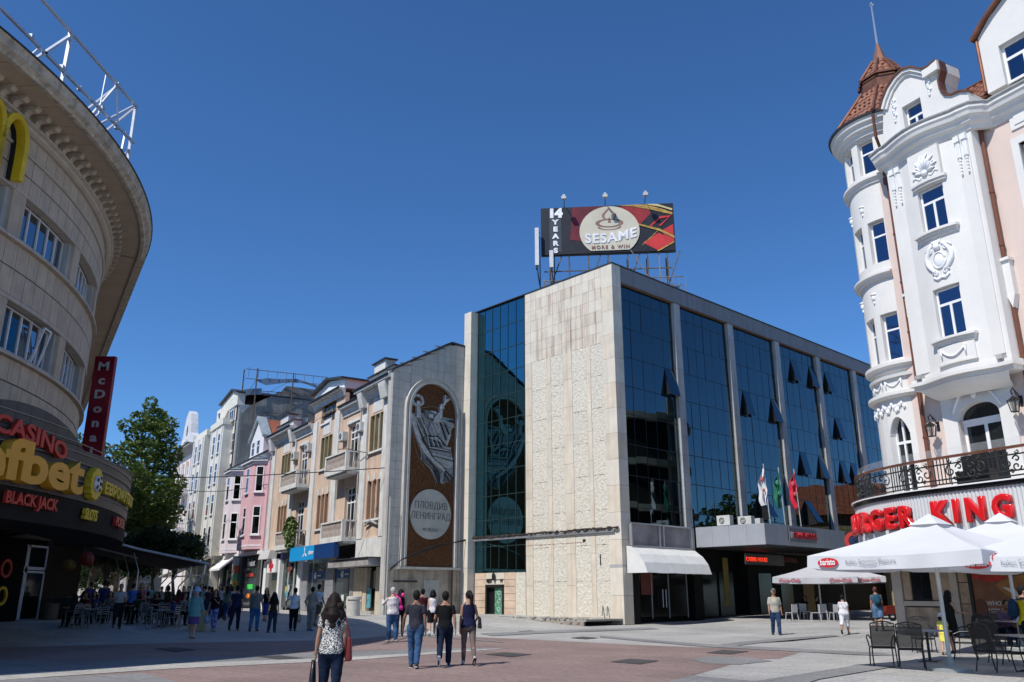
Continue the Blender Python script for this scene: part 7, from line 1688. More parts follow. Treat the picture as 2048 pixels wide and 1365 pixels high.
    if tm:
        b = MB(); z0 = {'dress': .80, 'jacket': .80, 'tank': .86, 'shirt': .84, 'tshirt': .86, 'blouse': .84}[tt]
        torso(b, .014 if tt in ('tank','tshirt') else .024, z0, 1.436)
        if tt in ('tank', 'dress'):
            for s_ in (-1,1): b.tube([tr((s_*.08,-.06,1.37)), tr((s_*.085,-.005,1.46)), tr((s_*.08,.06,1.36))], .025, 6)
        if tt in ('jacket',): b.add([tr(p) for p in ring3(b,(0,0,.72),.24,.19)]+[tr(p) for p in ring3(b,(0,0,.95),.20,.16)], [(k,(k+1)%14,14+(k+1)%14,14+k) for k in range(14)]+[list(range(13,-1,-1)), list(range(14,28))])
        fr_ = {'tshirt': .62, 'shirt': 1.9, 'jacket': 1.95, 'blouse': .5, 'tank': 0, 'dress': 0}[tt]
        if top[2:] and top[2] == 'short': fr_ = .9
        for (sh, el, wr, d2) in armP:
            if fr_ <= 0: continue
            g = .010 if tt != 'jacket' else .026
            if fr_ <= 1: P = [sh+Vector((0,0,.005)), sh.lerp(el, fr_*.5), sh.lerp(el, fr_)]; R = [.050+g,.050+g,.048+g]
            else: q = el.lerp(wr, fr_-1); P = [sh, sh.lerp(el,.5), el, q]; R = [.050+g,.047+g,.042+g,.034+g]
            b.tube(P, R, 12); b.ell(P[0], (R[0]*.86,)*3, 12, 8)
        if tt in ('shirt','jacket','tshirt','blouse') : b.ell(tr((0,-.01,1.45)), (.085,.07,.03), 12, 6)
        if tt == 'dress':
            A = [tr(p) for p in ring3(b,(0,0,.95),.19,.135)]; B = [Vector(p)+Vector((0,(L[0][1].y+L[1][1].y)*.5,0)) for p in ring3(b,(0,0,.50),.25,.17)]
            b.add(A+B, [(k,(k+1)%14,14+(k+1)%14,14+k) for k in range(14)]+[list(range(14)), list(range(27,13,-1))])
        fin(b, {'tshirt':'tshirt','shirt':'shirt','tank':'tank_top','dress':'dress','jacket':'jacket','blouse':'blouse'}[tt], tm, .0145, 3, .018 if vox < .016 else .01)
    bt, bm_ = bot[0], bot[1]
    if bm_:
        b = MB(); torso(b, .012, .80, .94)
        for hp, kn, an in L:
            m1 = hp.lerp(kn,.45)+Vector((0,.012,0)); m2 = kn.lerp(an,.35)+Vector((0,-.015,0)); g = {'long': .020, 'leggings': .006, 'flare': .014, 'shorts': .034, 'capri': .026, 'skirt': .01, 'miniskirt': .01}[bt]
            if bt in ('long','flare'): P = [hp, m1, kn, m2, an+Vector((0,0,.0))]; R = [.098*tk+g,.082*tk+g,.060+g,.056+g,(.046 if bt == 'long' else .07)+g]
            elif bt == 'leggings': P = [hp, m1, kn, m2, kn.lerp(an,1.0)]; R = [.098*tk,.082*tk,.062,.062,.046]
            elif bt == 'capri': P = [hp, m1, kn, kn.lerp(an,.35)]; R = [.098+g,.085+g,.066+g,.066+g]
            elif bt == 'shorts': P = [hp, m1, hp.lerp(kn,.92)]; R = [.096+g,.085+g,.078+g]
            else: continue
            b.tube(P, R, 12); b.ell(P[0], (R[0],)*3, 12, 8)
        if bt in ('skirt','miniskirt'):
            ze_ = .48 if bt == 'skirt' else .60
            A = ring3(b,(0,0,.95),.175,.125); B = [Vector(p)+Vector((0,(L[0][1].y+L[1][1].y)*.4,0)) for p in ring3(b,(0,0,ze_),.20,.17)]
            b.add(A+B, [(k,(k+1)%14,14+(k+1)%14,14+k) for k in range(14)]+[list(range(14)), list(range(27,13,-1))])
        fin(b, {'long':'trousers','flare':'trousers','leggings':'leggings','shorts':'shorts','capri':'capri_trousers','skirt':'skirt','miniskirt':'skirt'}[bt], bm_, .0145, 3, .016 if bt != 'leggings' and vox < .016 else 0)
    # shoes
    sm_ = mat('shoe_%.2f_%.2f_%.2f' % shoe, shoe, .5)
    for s_, (hp, kn, an) in zip((-1, 1), L):
        dzf = an.z-low; pit = -min(1.0, dzf/.16) if not sit else 0; Rf = Matrix.Rotation(pit, 3, 'X')
        b = MB(); o_ = Vector((an.x+s_*.008, an.y, an.z))
        def fp_(v): return tuple(o_+Rf @ Vector(v)+OFF)
        b.tube([fp_((0,-.055,-.03)), fp_((0,.0,-.035)), fp_((s_*.006,.08,-.045)), fp_((s_*.012,.16,-.052))], [.036,.040,.040,.026], 10); b.ell(fp_((0,-.055,-.03)), (.036,)*3, 8, 6); b.ell(fp_((s_*.012,.16,-.05)), (.030,.03,.022), 8, 6); b.ell(fp_((0,-.01,.0)), (.040,.05,.045), 8, 6)
        so_ = b.build('shoe', sm_, rt, smooth=True)
        sb = MB(); sb.add([fp_(p) for p in [(-.036,-.09,-.075),(.036,-.09,-.075),(.045,.1,-.075),(.03,.18,-.075),(-.03,.18,-.075),(-.045,.1,-.075),(-.036,-.09,-.06),(.036,-.09,-.06),(.045,.1,-.06),(.03,.18,-.06),(-.03,.18,-.06),(-.045,.1,-.06)]], [(0,1,2,3,4,5),(11,10,9,8,7,6)]+[(i,(i+1)%6,6+(i+1)%6,6+i) for i in range(6)])
        sb.build('sole', mat('white_sole', (.55,.55,.55), .6) if extras and 'whitesole' in extras else mat('dark_sole', (.03,.03,.03), .7), so_)
    # hair
    hs, hcn = hair; b = MB(); hm = hairm[hcn]
    if hs != 'bald':
        b.ell(hd((0,-.022,.022)), (.090,.103,.113), 14, 10, HR)
        if hs == 'short': b.ell(hd((0,-.048,-.03)), (.070,.062,.082), 12, 8, HR)
        if hs in ('long','wavy','bob'):
            e = {'long': -.36, 'wavy': -.34, 'bob': -.17}[hs]; w = {'long': .095, 'wavy': .155, 'bob': .11}[hs]
            for s_ in (-1, 1): b.tube([hd((s_*.055,-.03,.04)), hd((s_*.082,-.03,-.08)), hd((s_*w*.8,-.055,e*.6)), hd((s_*w*.62,-.075,e))], [.05,.055,.058 if hs != 'wavy' else .075,.03], 10)
            b.tube([hd((0,-.06,.02)), hd((0,-.085,-.1)), hd((0,-.105,e*.6)), hd((0,-.10,e*1.05))], [.07,.08,.085 if hs != 'wavy' else .11,.045], 12)
            if hs == 'wavy':
                rr_ = random.Random(3)
                for q in range(46): a_ = rr_.uniform(-1,1); b.ell(hd((a_*.14,-.10-rr_.uniform(0,.07)*(1-abs(a_)),rr_.uniform(-.36,-.05))), (.03,.03,.045), 6, 5)
        if hs == 'pony': b.ell(hd((0,-.10,.05)), (.035,.04,.04), 8, 6); b.tube([hd((0,-.10,.05)), hd((0,-.15,.0)), hd((.0,-.14,-.16)), hd((0,-.12,-.36))], [.035,.045,.045,.02], 10)
        fin(b, 'hair', hm, .011, 1)
    if extras: extras_fn(rt, extras, hd, tr, armP, hands, OFF, L, top)
    return rt
def extras_fn(rt, ex, hd, tr, armP, hands, OFF, L, top):
    O = OFF
    if 'cap' in ex:
        b = MB(); b.ell(Vector(hd((0,-.005,.065)))+O, (.088,.105,.062), 14, 8); b.ell(Vector(hd((0,.11,.045)))+O, (.06,.06,.01), 12, 6); b.build('cap', cloth('cap_grey', (.12,.12,.11)), rt, smooth=True)
    if 'hat' in ex:
        m = cloth('hat_'+ex['hat'], {'blue': (.32,.46,.66), 'white': (.72,.72,.75)}[ex['hat']]); b = MB(); b.ell(Vector(hd((0,-.01,.06)))+O, (.105,.12,.095), 16, 10); b.rings([(*(Vector(hd((0,-.01,.03)))+O)[:2], (Vector(hd((0,0,.03)))+O).z+z_, r, r*1.08) for z_, r in ((-.05,.185),(0,.11),(.02,.10))], 20); b.build('sun_hat', m, rt, smooth=True)
    if 'glasses' in ex:
        b = MB()
        for s_ in (-1,1): b.ell(Vector(hd((s_*.034,.09,.012)))+O, (.026,.01,.02), 10, 6); b.bar(Vector(hd((s_*.06,.085,.015)))+O, Vector(hd((s_*.08,.0,.015)))+O, .006)
        b.build('sunglasses', blackm, rt, smooth=True)
    if 'beard' in ex: MB().ell(Vector(hd((0,.035,-.07)))+O, (.062,.066,.058), 12, 8).build('beard', hairm['black'], rt, smooth=True)
    if 'backpack' in ex:
        c = ex['backpack']; b = MB(); P = Vector(tr((0,-.21,1.22)))+O; b.ell(P, (.15,.11,.23), 14, 10); b.ell(P+Vector((0,-.07,-.07)), (.11,.06,.12), 12, 8); o = b.build('backpack', cloth('bag_%.2f' % c[2], c), rt, smooth=True); remesh(o, .02, 1)
        b = MB()
        for s_ in (-1,1): b.tube([Vector(tr((s_*.09,-.14,1.42)))+O, Vector(tr((s_*.105,.0,1.47)))+O, Vector(tr((s_*.11,.12,1.36)))+O, Vector(tr((s_*.13,.10,1.15)))+O], .018, 6)
        b.build('strap', blackm, rt, smooth=True)
    if 'crossbody' in ex: MB().tube([Vector(tr((-.11,-.0,1.475)))+O, Vector(tr((-.05,-.135,1.33)))+O, Vector(tr((.06,-.145,1.15)))+O, Vector(tr((.19,-.06,.98)))+O], .008, 5).build('strap', blackm, rt)
    if 'pinkbag' in ex:
        m = mat('hot_pink', (.75,.03,.25), .7); b = MB(); b.ell(Vector(tr((-.22,-.10,1.50)))+O, (.07,.06,.09), 12, 8); b.ell(Vector(tr((.08,-.12,1.50)))+O, (.07,.06,.09), 12, 8); b.tube([Vector(tr((-.2,-.13,1.46)))+O, Vector(tr((-.05,-.16,1.35)))+O, Vector(tr((.02,-.16,1.1)))+O], [.05,.07,.05], 10); b.ell(Vector(tr((.02,-.17,1.02)))+O, (.09,.06,.10), 12, 8); b.build('pink_carrier', m, rt, smooth=True)
    if 'shoulderbag' in ex:
        c, s_, big = ex['shoulderbag']; m = mat('leather_%.2f_%.2f' % (c[0], c[2]), c, .45, var=.2, sc=5)
        P = Vector(tr((s_*.27,-.04,.98 if not big else .93)))+O; w, h_ = (.13,.17) if big else (.12,.13)
        b = MB(); b.v = []; b.add([(P.x-.045,P.y-w,P.z-h_),(P.x+.045,P.y-w,P.z-h_),(P.x+.045,P.y+w,P.z-h_),(P.x-.045,P.y+w,P.z-h_),(P.x-.025,P.y-w*.75,P.z+h_),(P.x+.025,P.y-w*.75,P.z+h_),(P.x+.025,P.y+w*.75,P.z+h_),(P.x-.025,P.y+w*.75,P.z+h_)], [(0,3,2,1),(4,5,6,7),(0,1,5,4),(1,2,6,5),(2,3,7,6),(3,0,4,7)])
        o = b.build('bag', m, rt); bv = o.modifiers.new('b','BEVEL'); bv.width = .03; bv.segments = 3
        sh = Vector(tr((s_*.17,-.0,1.46)))+O if big else armP[1 if s_ > 0 else 0][1]+O+Vector((0,0,.03))
        MB().tube([P+Vector((0,-w*.5,h_)), sh+Vector((0,-.03,0)), sh+Vector((0,.03,.0)), P+Vector((0,w*.5,h_))], .010, 5).build('strap', m, rt)
    if 'garmentbag' in ex:
        h = hands[0]+O; m = mat('black_garment_bag', (.014,.014,.016), .35, var=.3, sc=3, bump=.4, bsc=5, spec=.5); b = MB()
        b.smooth = True; n = 12; R = []
        for (z_, w, t_) in ((0,.05,.02),(-.12,.08,.025),(-.22,.14,.03),(-.45,.19,.035),(-.70,.21,.035),(-.88,.20,.03)):
            R.append([(h.x+t_*1.6*math.cos(2*PI*k/n)-.02, h.y+w*math.sin(2*PI*k/n), h.z+z_) for k in range(n)])
        b.add([p for r in R for p in r], [(i*n+k, i*n+(k+1) % n, (i+1)*n+(k+1) % n, (i+1)*n+k) for i in range(5) for k in range(n)]+[list(range(n)), list(range(6*n-1,5*n-1,-1))])
        b.build('garment_bag', m, rt, smooth=True)
    if 'plasticbag' in ex:
        c, i = ex['plasticbag']; h = hands[i]+O; b = MB(); b.ell(h+Vector((0,0,-.30)), (.10,.14,.19), 12, 9); b.tube([h+Vector((0,.03,.0)), h+Vector((0,.05,-.16))], .012, 5); b.tube([h+Vector((0,-.03,.0)), h+Vector((0,-.05,-.16))], .012, 5)
        b.build('bag', mat('bag_%.2f_%.2f' % (c[0], c[2]), c, .5, var=.25, sc=6), rt, smooth=True)
    if 'apron' in ex: b = MB(); b.box(-.19,.19,.10,.13,.45,1.0); b.build('apron', cloth('apron', (.015,.015,.02)), rt, loc=O)
    if 'bracelet' in ex: w = armP[0][2]+O; MB().rings([(w.x,w.y,w.z-.006,.033,.033),(w.x,w.y,w.z+.006,.033,.033)],12).build('bracelet', mat('bracelet_brass', (.35,.22,.08), .3, metal=.8), rt)
def at_px(u, vf, vh):
    p = G(u, vf); a, b_, c_ = ray(u, vh); H = CAMH+c_/b_*p.y-p.z; return p, max(1.5, min(1.86, H))
def ped(lab, u, vf, vh, face, **k):
    p, H = at_px(u, vf, vh); H = k.pop('H', H); return person(lab, p, face, H, **k)
bw = pattern('black_white_print', 'noise', [(.62,.60,.56),(.012,.012,.012)], 62, .9, .50)
plaid = pattern('plaid_shirt', 'check', [(.20,.20,.20),(.05,.06,.07),(.30,.27,.22)], 16, .9, .42)
strp = pattern('striped_jacket', 'wave', [(.10,.30,.30),(.30,.42,.40),(.02,.05,.06),(.14,.33,.33)], 5.5, .9, .8)
skst = pattern('striped_skirt', 'wavez', [(.10,.05,.22),(.05,.10,.20),(.16,.06,.14)], 5, .9, .7)
legp = pattern('blue_print_leggings', 'noise', [(.04,.06,.30),(.35,.38,.55)], 22, .9, .52)
jeans = denim('blue', (.045,.10,.20)); jd = denim('dark', (.012,.020,.042)); jm = denim('mid', (.03,.06,.125)); blk = cloth('black', (.010,.010,.011)); nvy = cloth('navy', (.014,.016,.045)); gry = cloth('charcoal', (.032,.032,.042)); wh = cloth('white', (.62,.62,.64)); taupe = cloth('taupe', (.15,.115,.10)); khaki = cloth('khaki', (.40,.38,.32)); mar = cloth('maroon', (.05,.012,.018)); bei = cloth('beige', (.30,.26,.21)); pur = cloth('purple', (.12,.07,.13)); yl = cloth('yellow', (.72,.58,.02))
ped('woman with long dark wavy hair in black and white blouse, carrying a red bag', 655, 1432, 1189, 96, sex='f', top=('blouse', bw), bot=('flare', jd), hair=('wavy','brown'), skin='t', lean=2, legs=((10,4),(-6,12)), arms=((-4,12,10),(-6,8,24)), vox=.0095, extras={'shoulderbag': ((.16,.012,.012), 1, True), 'garmentbag': 1, 'bracelet': 1}, H=1.63)
ped('man in charcoal t-shirt and faded blue jeans, leftmost of the three walking away', 828, 1337, 1180, 86, top=('tshirt', gry), bot=('long', jeans), hair=('short','black'), skin='d', legs=((14,6),(-10,16)), arms=((-2,20,22),(-4,10,10)), extras={'whitesole': 1}, vox=.0115, turn=8)
ped('man in black t-shirt and dark blue jeans, middle of the three walking away', 888, 1334, 1181, 92, top=('tshirt', blk), bot=('long', jd), shoe=(.02,.03,.07), hair=('short','black'), skin='t', legs=((-22,30),(16,4)), arms=((6,14,14),(-6,12,10)), extras={'whitesole': 1}, vox=.0115, fat=1.05)
ped('woman in navy sleeveless top and taupe leggings with black handbag and ponytail', 936, 1331, 1180, 100, sex='f', top=('tank', nvy), bot=('leggings', taupe), shoe=(.55,.47,.45), hair=('pony','black'), skin='t', legs=((16,6),(-18,26)), arms=((-4,8,12),(0,16,70)), extras={'shoulderbag': ((.012,.012,.012), 1, False)}, vox=.0115, fat=1.08, turn=25)
ped('grey haired man in white shirt holding a hand to his face', 783, 1285, 1174, 125, top=('shirt', cloth('offwhite', (.60,.56,.55))), bot=('long', jeans), shoe=(.35,.32,.30), hair=('short','grey'), skin='l', legs=((6,4),(-5,6)), arms=((48,14,88),(30,10,92)), fat=1.18)
ped('woman in black with a hot pink carrier on her back', 799, 1272, 1178, 95, sex='f', top=('tank', blk), bot=('leggings', blk), hair=('long','black'), skin='t', legs=((8,5),(-10,14)), extras={'pinkbag': 1})
ped('man in maroon shirt half hidden behind the charcoal t-shirt', 843, 1272, 1175, 85, top=('shirt', mar, 'short'), bot=('long', jd), legs=((14,6),(-12,16)))
ped('woman in white tank top and black shorts between the two men', 864, 1273, 1179, 95, sex='f', top=('tank', wh), bot=('shorts', blk), shoe=(.6,.6,.6), hair=('bob','black'), skin='l', legs=((-14,24),(14,5)), extras={'whitesole': 1})
ped('older man in grey cap and khaki shirt walking towards the camera', 1554, 1272, 1177, -96, top=('shirt', khaki, 'short'), bot=('long', jm), shoe=(.02,.02,.02), hair=('short','grey'), skin='t', legs=((12,5),(-8,16)), arms=((-6,10,20),(6,10,14)), extras={'cap': 1}, fat=1.16)
ped('stout person in white t-shirt and white capri trousers with a crossbody strap', 1692, 1269, 1188, 62, sex='f', top=('tshirt', wh), bot=('capri', wh), shoe=(.06,.03,.03), hair=('short','black'), skin='t', legs=((-26,14),(20,6)), arms=((10,10,55),(-8,10,20)), extras={'crossbody': 1}, fat=1.3)
ped('boy in grey hoodie and denim shorts with backpack, behind the metal chairs', 1760, 1262, 1174, 78, top=('tshirt', cloth('slate', (.07,.10,.14))), bot=('shorts', denim('pale', (.10,.18,.32))), hair=('short','red'), skin='t', legs=((8,4),(-8,12)), arms=((-4,8,20),(4,8,14)), extras={'backpack': (.02,.07,.12)})
p = dist_pt(1893, 24.3); person('woman in black sleeveless dress with long black hair and sunglasses', p, 5, 1.68, sex='f', top=('dress', cloth('black_dress', (.018,.018,.014))), bot=('skirt', blk), hair=('long','black'), skin='l', legs=((4,4),(-4,6)), arms=((24,6,62),(26,10,58)), extras={'glasses': 1}, vox=.0115)
p = dist_pt(1876, 24.0); person('small child in yellow dress and white sun hat behind the parasol pole', p, 60, 1.12, sex='f', top=('tshirt', cloth('lemon', (.70,.66,.12))), bot=('miniskirt', cloth('lemon', (.7,.66,.12))), shoe=(.2,.05,.05), hair=('bob','brown'), skin='l', legs=((-16,20),(14,4)), extras={'hat': 'white'})
p = dist_pt(2041, 20.6); person('bearded man in yellow t-shirt with black backpack at the right edge', p, -20, 1.80, top=('tshirt', yl), bot=('long', jd), hair=('short','black'), skin='l', legs=((6,4),(-4,6)), arms=((20,8,60),(20,10,60)), extras={'backpack': (.02,.05,.10), 'beard': 1}, vox=.0115)
p = Vector((T3[0]-.1, T3[1]+.55, 0)); p.z = gz(p.x, p.y)
person('seated man in purple shirt bending over the far terrace table', p, -95, 1.74, top=('shirt', pur), bot=('long', jd), hair=('short','brown'), skin='d', lean=24, sit=True, arms=((40,10,50),(44,10,48)), vox=.0115, fat=1.15)
q = copy_tree(ch0); q.location = (p.x, p.y+.05, p.z); q.rotation_euler = (0,0,rad(175)); tags(q, 'black metal armchair carrying the seated man in the purple shirt', None, 'black metal armchairs on the terrace')
# left side, in the shade
ped('woman in turquoise striped jacket, purple skirt and pale blue sun hat', 384, 1277, 1174, 88, sex='f', top=('jacket', strp), bot=('skirt', skst), shoe=(.35,.28,.18), hair=('short','grey'), skin='l', legs=((8,6),(-8,12)), arms=((-4,12,20),(8,12,30)), extras={'hat': 'blue'}, fat=1.15)
ped('woman in blue print leggings and dark top with a pale blue plastic bag', 425, 1263, 1176, -92, sex='f', top=('tshirt', blk), bot=('leggings', legp), shoe=(.3,.25,.25), hair=('long','black'), legs=((8,4),(-8,10)), arms=((20,10,110),(4,12,12)), extras={'plasticbag': ((.20,.38,.55), 1)}, H=1.68)
ped('tall man in navy t-shirt and navy trousers walking away into the shade', 468, 1262, 1166, 96, top=('tshirt', cloth('deepnavy', (.018,.025,.06))), bot=('long', cloth('navytrouser', (.012,.015,.035))), legs=((-24,20),(14,5)), arms=((8,10,16),(-10,10,14)))
ped('man in plaid shirt and blue jeans walking away in the shade', 507, 1263, 1170, 90, top=('shirt', plaid, 'short'), bot=('long', denim('bright', (.05,.14,.30))), shoe=(.03,.03,.04), legs=((-8,10),(8,4)), arms=((-4,10,20),(8,10,20)), fat=1.1)
ped('woman with dark curly hair, brown top and jeans in the shade', 543, 1266, 1184, 88, sex='f', top=('tshirt', cloth('brown', (.035,.022,.018))), bot=('long', denim('slim', (.02,.035,.07))), hair=('wavy','black'), legs=((-8,12),(8,4)), arms=((-8,14,20),(4,10,14)))
ped('woman facing the camera between the plaid shirt and the curly haired woman', 529, 1243, 1175, -85, sex='f', top=('tank', blk), bot=('capri', cloth('royal', (.05,.07,.30))), hair=('long','red'), skin='l', arms=((24,10,110),(10,8,100)))
ped('woman in white t-shirt and black trousers with hand on her hip', 585, 1262, 1176, 92, sex='f', top=('tshirt', wh), bot=('long', blk), hair=('short','black'), skin='t', legs=((2,2),(-2,4)), arms=((-24,42,60),(0,10,16)), extras={'plasticbag': ((.30,.27,.20), 1)}, fat=1.12)
ped('man in beige t-shirt and beige trousers with blue shoes', 620, 1262, 1174, 75, top=('tshirt', bei), bot=('long', cloth('stone', (.26,.23,.19))), shoe=(.03,.06,.30), hair=('short','black'), legs=((4,4),(-4,6)), arms=((-14,26,70),(10,10,60)))
ped('man in white t-shirt just behind the man in beige', 633, 1253, 1168, 70, top=('tshirt', wh), bot=('shorts', cloth('olivegrey', (.10,.10,.08))), shoe=(.03,.08,.06), legs=((6,4),(-12,20)), arms=((0,14,30),(4,8,30)))
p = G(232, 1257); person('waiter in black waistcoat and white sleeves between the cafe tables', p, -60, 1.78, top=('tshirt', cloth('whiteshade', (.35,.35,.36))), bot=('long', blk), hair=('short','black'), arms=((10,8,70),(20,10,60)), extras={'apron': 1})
rq = random.Random(11)
cols_ = [(.02,.02,.025),(.10,.02,.02),(.03,.05,.12),(.12,.12,.12),(.02,.03,.02),(.05,.03,.03)]
seatm = []
for k, (u, v) in enumerate(((145,1256),(170,1250),(183,1247),(215,1247),(275,1250),(288,1245),(312,1247),(330,1250),(345,1254),(360,1250),(305,1240),(200,1240),(155,1246),(250,1242),(335,1238))):
    p = G(u, v); o = person('guest in dark clothes seated at the aluminium tables under the cafe awning', p, rq.choice((-80,-110,20,160,200,-30,90)), 1.72, sex=rq.choice('mf'), top=('tshirt', cloth('guest%d' % (k % 6), cols_[k % 6])), bot=('long', blk), hair=(rq.choice(('short','long','bob')), rq.choice(('black','brown'))), sit=True, lean=8, arms=((35,8,60),(30,8,70)), vox=.018, group='guests seated in the shade of the cafe')
    seatm.append(o); c = copy_tree(ac0); c.location = p; c.rotation_euler = (0,0,o.rotation_euler.z); tags(c, 'aluminium slat chair deep in the shade under the cafe awning', None, 'aluminium chairs under the cafe awning')
stand = [('man in blue shirt standing behind the cafe tables',258,1246,1166,(.05,.14,.40),'m','short','black'),('blond woman in white and red standing in the cafe shade',275,1246,1164,(.30,.10,.10),'f','bob','blond'),('person in light blue top in the sun behind the cafe',290,1240,1166,(.12,.30,.42),'m','short','brown'),('man in navy with a lighter collar standing under the awning',200,1246,1160,(.02,.03,.10),'m','short','black'),('person in violet shirt beyond the awning posts',173,1236,1155,(.07,.06,.25),'m','short','black'),('woman in red leaning over a cafe table',350,1250,1182,(.22,.02,.02),'f','long','black'),('man in white shirt far under the awning',205,1238,1162,(.40,.40,.44),'m','short','brown')]
for (lab, u, vf, vh, c, sx_, h1, h2) in stand:
    ped(lab, u, vf, vh, rq.choice((90,-90,60,120)), sex=sx_, top=('tshirt', cloth('st%.2f%.2f' % (c[0], c[2]), c)), bot=('long', blk), hair=(h1, h2), vox=.018, skin=rq.choice('lt'))
crowd = [(405,1236),(412,1239),(398,1234),(436,1240),(443,1237),(450,1241),(458,1236),(372,1236),(362,1233),(385,1235),(418,1234),(330,1234),(318,1233),(446,1233)]
cc_ = [(.30,.42,.45),(.05,.03,.04),(.20,.05,.05),(.4,.4,.4),(.03,.04,.10),(.10,.14,.10)]
for k, (u, v) in enumerate(crowd):
    p = G(u, v); person('passer-by among the crowd in the street beyond the cafe', p, rq.choice((90,-90,80,-100)), rq.uniform(1.62,1.8), sex=rq.choice('mf'), top=('tshirt', cloth('cr%d' % (k % 6), cc_[k % 6])), bot=('long', rq.choice((jd, jm, blk))), hair=(rq.choice(('short','long','bob')), rq.choice(('black','brown'))), vox=.022, group='crowd in the street beyond the cafe', skin=rq.choice('lt'))
for k, (u, v, f_) in enumerate(((1612,1238,200),(1640,1239,-20))):
    p = G(u, v); person(('guest in dark clothes seated left of the far parasol pole','guest in dark clothes seated behind the far parasol pole')[k], p, f_, 1.7, sex='mf'[k], top=('tshirt', cloth('guest0', cols_[0])), bot=('long', blk), sit=True, lean=-8, arms=((30,8,60),(30,8,60)), vox=.02, hair=('short','black'))
# ================================================================ trees
bark = mat('tree_bark', (.12,.09,.065), .9, var=.3, sc=6, bump=.5); 
def leafm(name, c): 
    m = mat(name, c, .55, var=.45, sc=1.2, spec=.3, rnd=.1); add_translucency(m, (c[0]*1.6, c[1]*1.9, c[2]*1.2), .22); return m
lf1 = leafm('plane_leaves', (.085,.125,.028)); lf2 = leafm('dark_leaves', (.030,.050,.016)); lf3 = leafm('bright_leaves', (.075,.105,.03))
def crown(name, par, clumps, n, size, m, seed):
    rr_ = random.Random(seed); b = MB()
    for (cx, cy, cz, r) in clumps:
        for k in range(int(n*r*r)):
            d = Vector((rr_.gauss(0,1), rr_.gauss(0,1), rr_.gauss(0,1))).normalized(); t = rr_.uniform(.55, 1.08)**.7; q = Vector((cx, cy, cz))+Vector((d.x*r*t, d.y*r*t, d.z*r*t*.85))
            e = Vector((rr_.gauss(0,1), rr_.gauss(0,1), rr_.gauss(0,.6))).normalized(); f_ = e.cross(Vector((rr_.gauss(0,1), rr_.gauss(0,1), rr_.gauss(0,1)))).normalized(); s_ = size*rr_.uniform(.6, 1.25)
            b.add([q-e*s_, q-e*s_*.2+f_*s_*.55, q+e*s_*.9, q-e*s_*.2-f_*s_*.55], [(0,1,2,3)])
    return b.build(name, m, par, kind='stuff')
def tree(name, lab, x, y, z, h, clumps, m, n, size, seed, group=None, tr_=.32):
    t = thing(name, lab, 'tree', (x, y, z), 0, group); b = MB(); rr_ = random.Random(seed)
    b.tube([(0,0,0),(.1,.05,h*.25),(-.1,.1,h*.5),(0,0,h*.78)], [tr_,tr_*.8,tr_*.55,tr_*.15], 10)
    for (cx, cy, cz, r) in clumps[:14]: s0 = min(h*.6, cz*.6); b.tube([(0,.05,s0), (cx*.5, cy*.5, (s0+cz)*.5+.2), (cx, cy, cz)], [tr_*.4,tr_*.22,.04], 6)
    b.build('trunk', bark, t); crown('crown', t, clumps, n, size, m, seed); return t
def clp(seed, n, rx, ry, z0, z1, r0, r1, shape=lambda t: 1):
    rr_ = random.Random(seed); out = []
    for k in range(n): t = (k+.5)/n; a = rr_.uniform(0, 2*PI); q = math.sqrt(rr_.random())*shape(t); out.append((rx*q*math.cos(a), ry*q*math.sin(a), z0+(z1-z0)*t+rr_.uniform(-.4,.4), rr_.uniform(r0, r1)*(1.1-.35*t)))
    return out
big = clp(5, 40, 2.7, 3.2, 4.6, 17.2, 1.0, 1.5, lambda t: (1.0-.55*max(0, t-.35)/.65) if t > .35 else .85+.15*t/.35)
big += [(-.4,0,18.1,.7),(1.6,0,16.2,.8),(2.4,0,13.4,.9),(-2.2,0,16.0,.9),(2.5,.5,10.8,1.1),(2.6,.3,8.2,1.2)]
tree('plane_tree', 'tall leafy green tree closing the street between the red sign and the houses', -33.0, 75, .42, 17, big, lf1, 150, .23, 2)
tree('plane_tree', 'leafy tree standing farther left behind the red sign', -41, 84, .42, 17, clp(8, 34, 5.5, 5, 5, 16.5, 1.3, 2.1), lf1, 110, .26, 3)
tree('plane_tree', 'darker leafy tree beside the far gabled house', -43.5, 95, .42, 15, clp(9, 30, 5.0, 5, 3.5, 13.5, 1.3, 2.2), lf2, 110, .27, 4)
for k, (u, Y) in enumerate(((382,58),(340,60),(290,61),(245,60))):
    p = dist_pt(u, Y); top = 6.3-.15*k
    cl = [(q[0], q[1], q[2], q[3]) for q in clp(20+k, 12, 1.5, 1.5, 3.6, top-1.0, .8, 1.1)]
    tree('clipped_tree', ('low round clipped tree nearest the white awning post', 'second low clipped tree behind the cafe awning', 'third low clipped tree behind the cafe awning', 'low clipped tree nearest the marquee')[k], p.x-1.3, p.y, .4, 4.6, cl, lf2, 300, .16, 30+k, 'low clipped trees behind the cafe', .16)
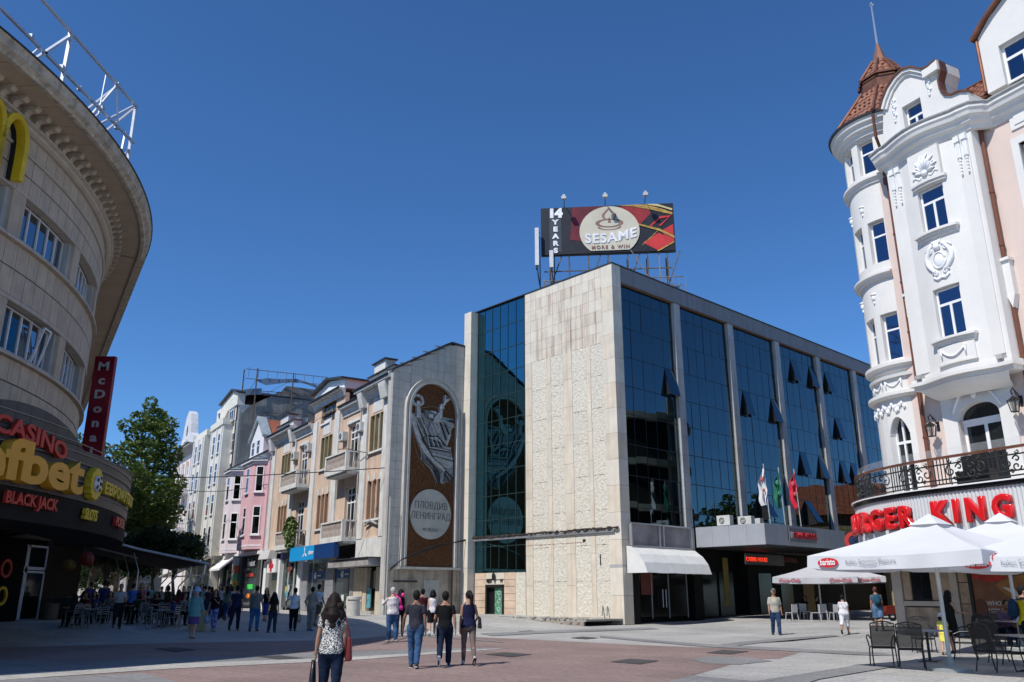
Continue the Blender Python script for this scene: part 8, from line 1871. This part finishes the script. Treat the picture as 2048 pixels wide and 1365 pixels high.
for k, (x, y, s) in enumerate(((-58,118,12),(-44,125,10))):
    tree('street_tree', ('distant leafy tree at the end of the street, left one', 'distant leafy tree at the end of the street, right one')[k], x, y, .4, s, clp(50+k, 16, 4.5, 4, 3, s-1.5, 1.6, 2.3), lf2, 50, .4, 60+k, 'distant trees at the end of the street')
# ================================================================ buildings across the side street: they stand behind the turret house and show as reflections in the blue glass
def simple_block(lab, x, y, rz, w, d, h, m, rows, cols, name='side_street_building', roof=True, z0w=1.2):
    t = thing(name, lab, 'building', (x, y, .1), rad(rz)); pbox('wall', t, m, 0, w, 0, d, 0, h)
    for r_ in range(rows):
        for c in range(cols): window(t, .9+c*(w-1)/cols, .9+c*(w-1)/cols+1.3, z0w+r_*3.6+3, z0w+r_*3.6+4.9, -.03, cols=(.5,), rows=(), gm=darkgl, fw=.08, sill=False)
    if roof: MB().prism([(-.6,h),(d/2,h+3),(d+.6,h)], -.4, w+.4, 'x').build('roof', tile_m, t)
    return t
cr = mat('curved_cream', (.48,.45,.36), .8, var=.06)
cb = thing('curved_side_building', 'dark glazed building with curved cream corner, mirrored in the blue glass front', 'building', (31.5, 47, .1), rad(20))
MB().arc([(7.5,0),(8,0),(8,15),(7.5,15)],0,0,60,300,40).build('wall', mat('dark_cladding', (.05,.045,.04), .4), cb)
for a in (110,150,190,230): MB().arc([(8.02,2),(8.3,2),(8.3,17),(8.02,17)],0,0,a,a+5,2).build('cream_fin', cr, cb)
for z in (4.2,7.8,11.4,15): MB().arc([(8.0,z),(8.6,z),(8.6,z+.5),(8.0,z+.5)],0,0,60,300,40).build('balcony_band', cr, cb)
simple_block('sandy house with red roof on the side street, mirrored in the blue glass front', 41, 66, 100, 12, 9, 8, mat('ochre_wall', (.42,.32,.18), .8), 1, 4)
simple_block('low cream house with red roof on the side street beside the sandy one', 52, 76, 104, 12, 9, 7, mat('cream_wall2', (.45,.42,.34), .8), 1, 3)
tree('street_tree', 'round green tree behind the side street houses', 50, 62, .1, 12, clp(90, 18, 4.5, 4, 4, 10.5, 1.6, 2.3), lf3, 60, .35, 91)
tree('street_tree', 'second green tree on the side street, behind the cream house', 60, 86, .1, 11, clp(92, 16, 4.5, 4, 4, 10, 1.6, 2.3), lf3, 60, .35, 93)
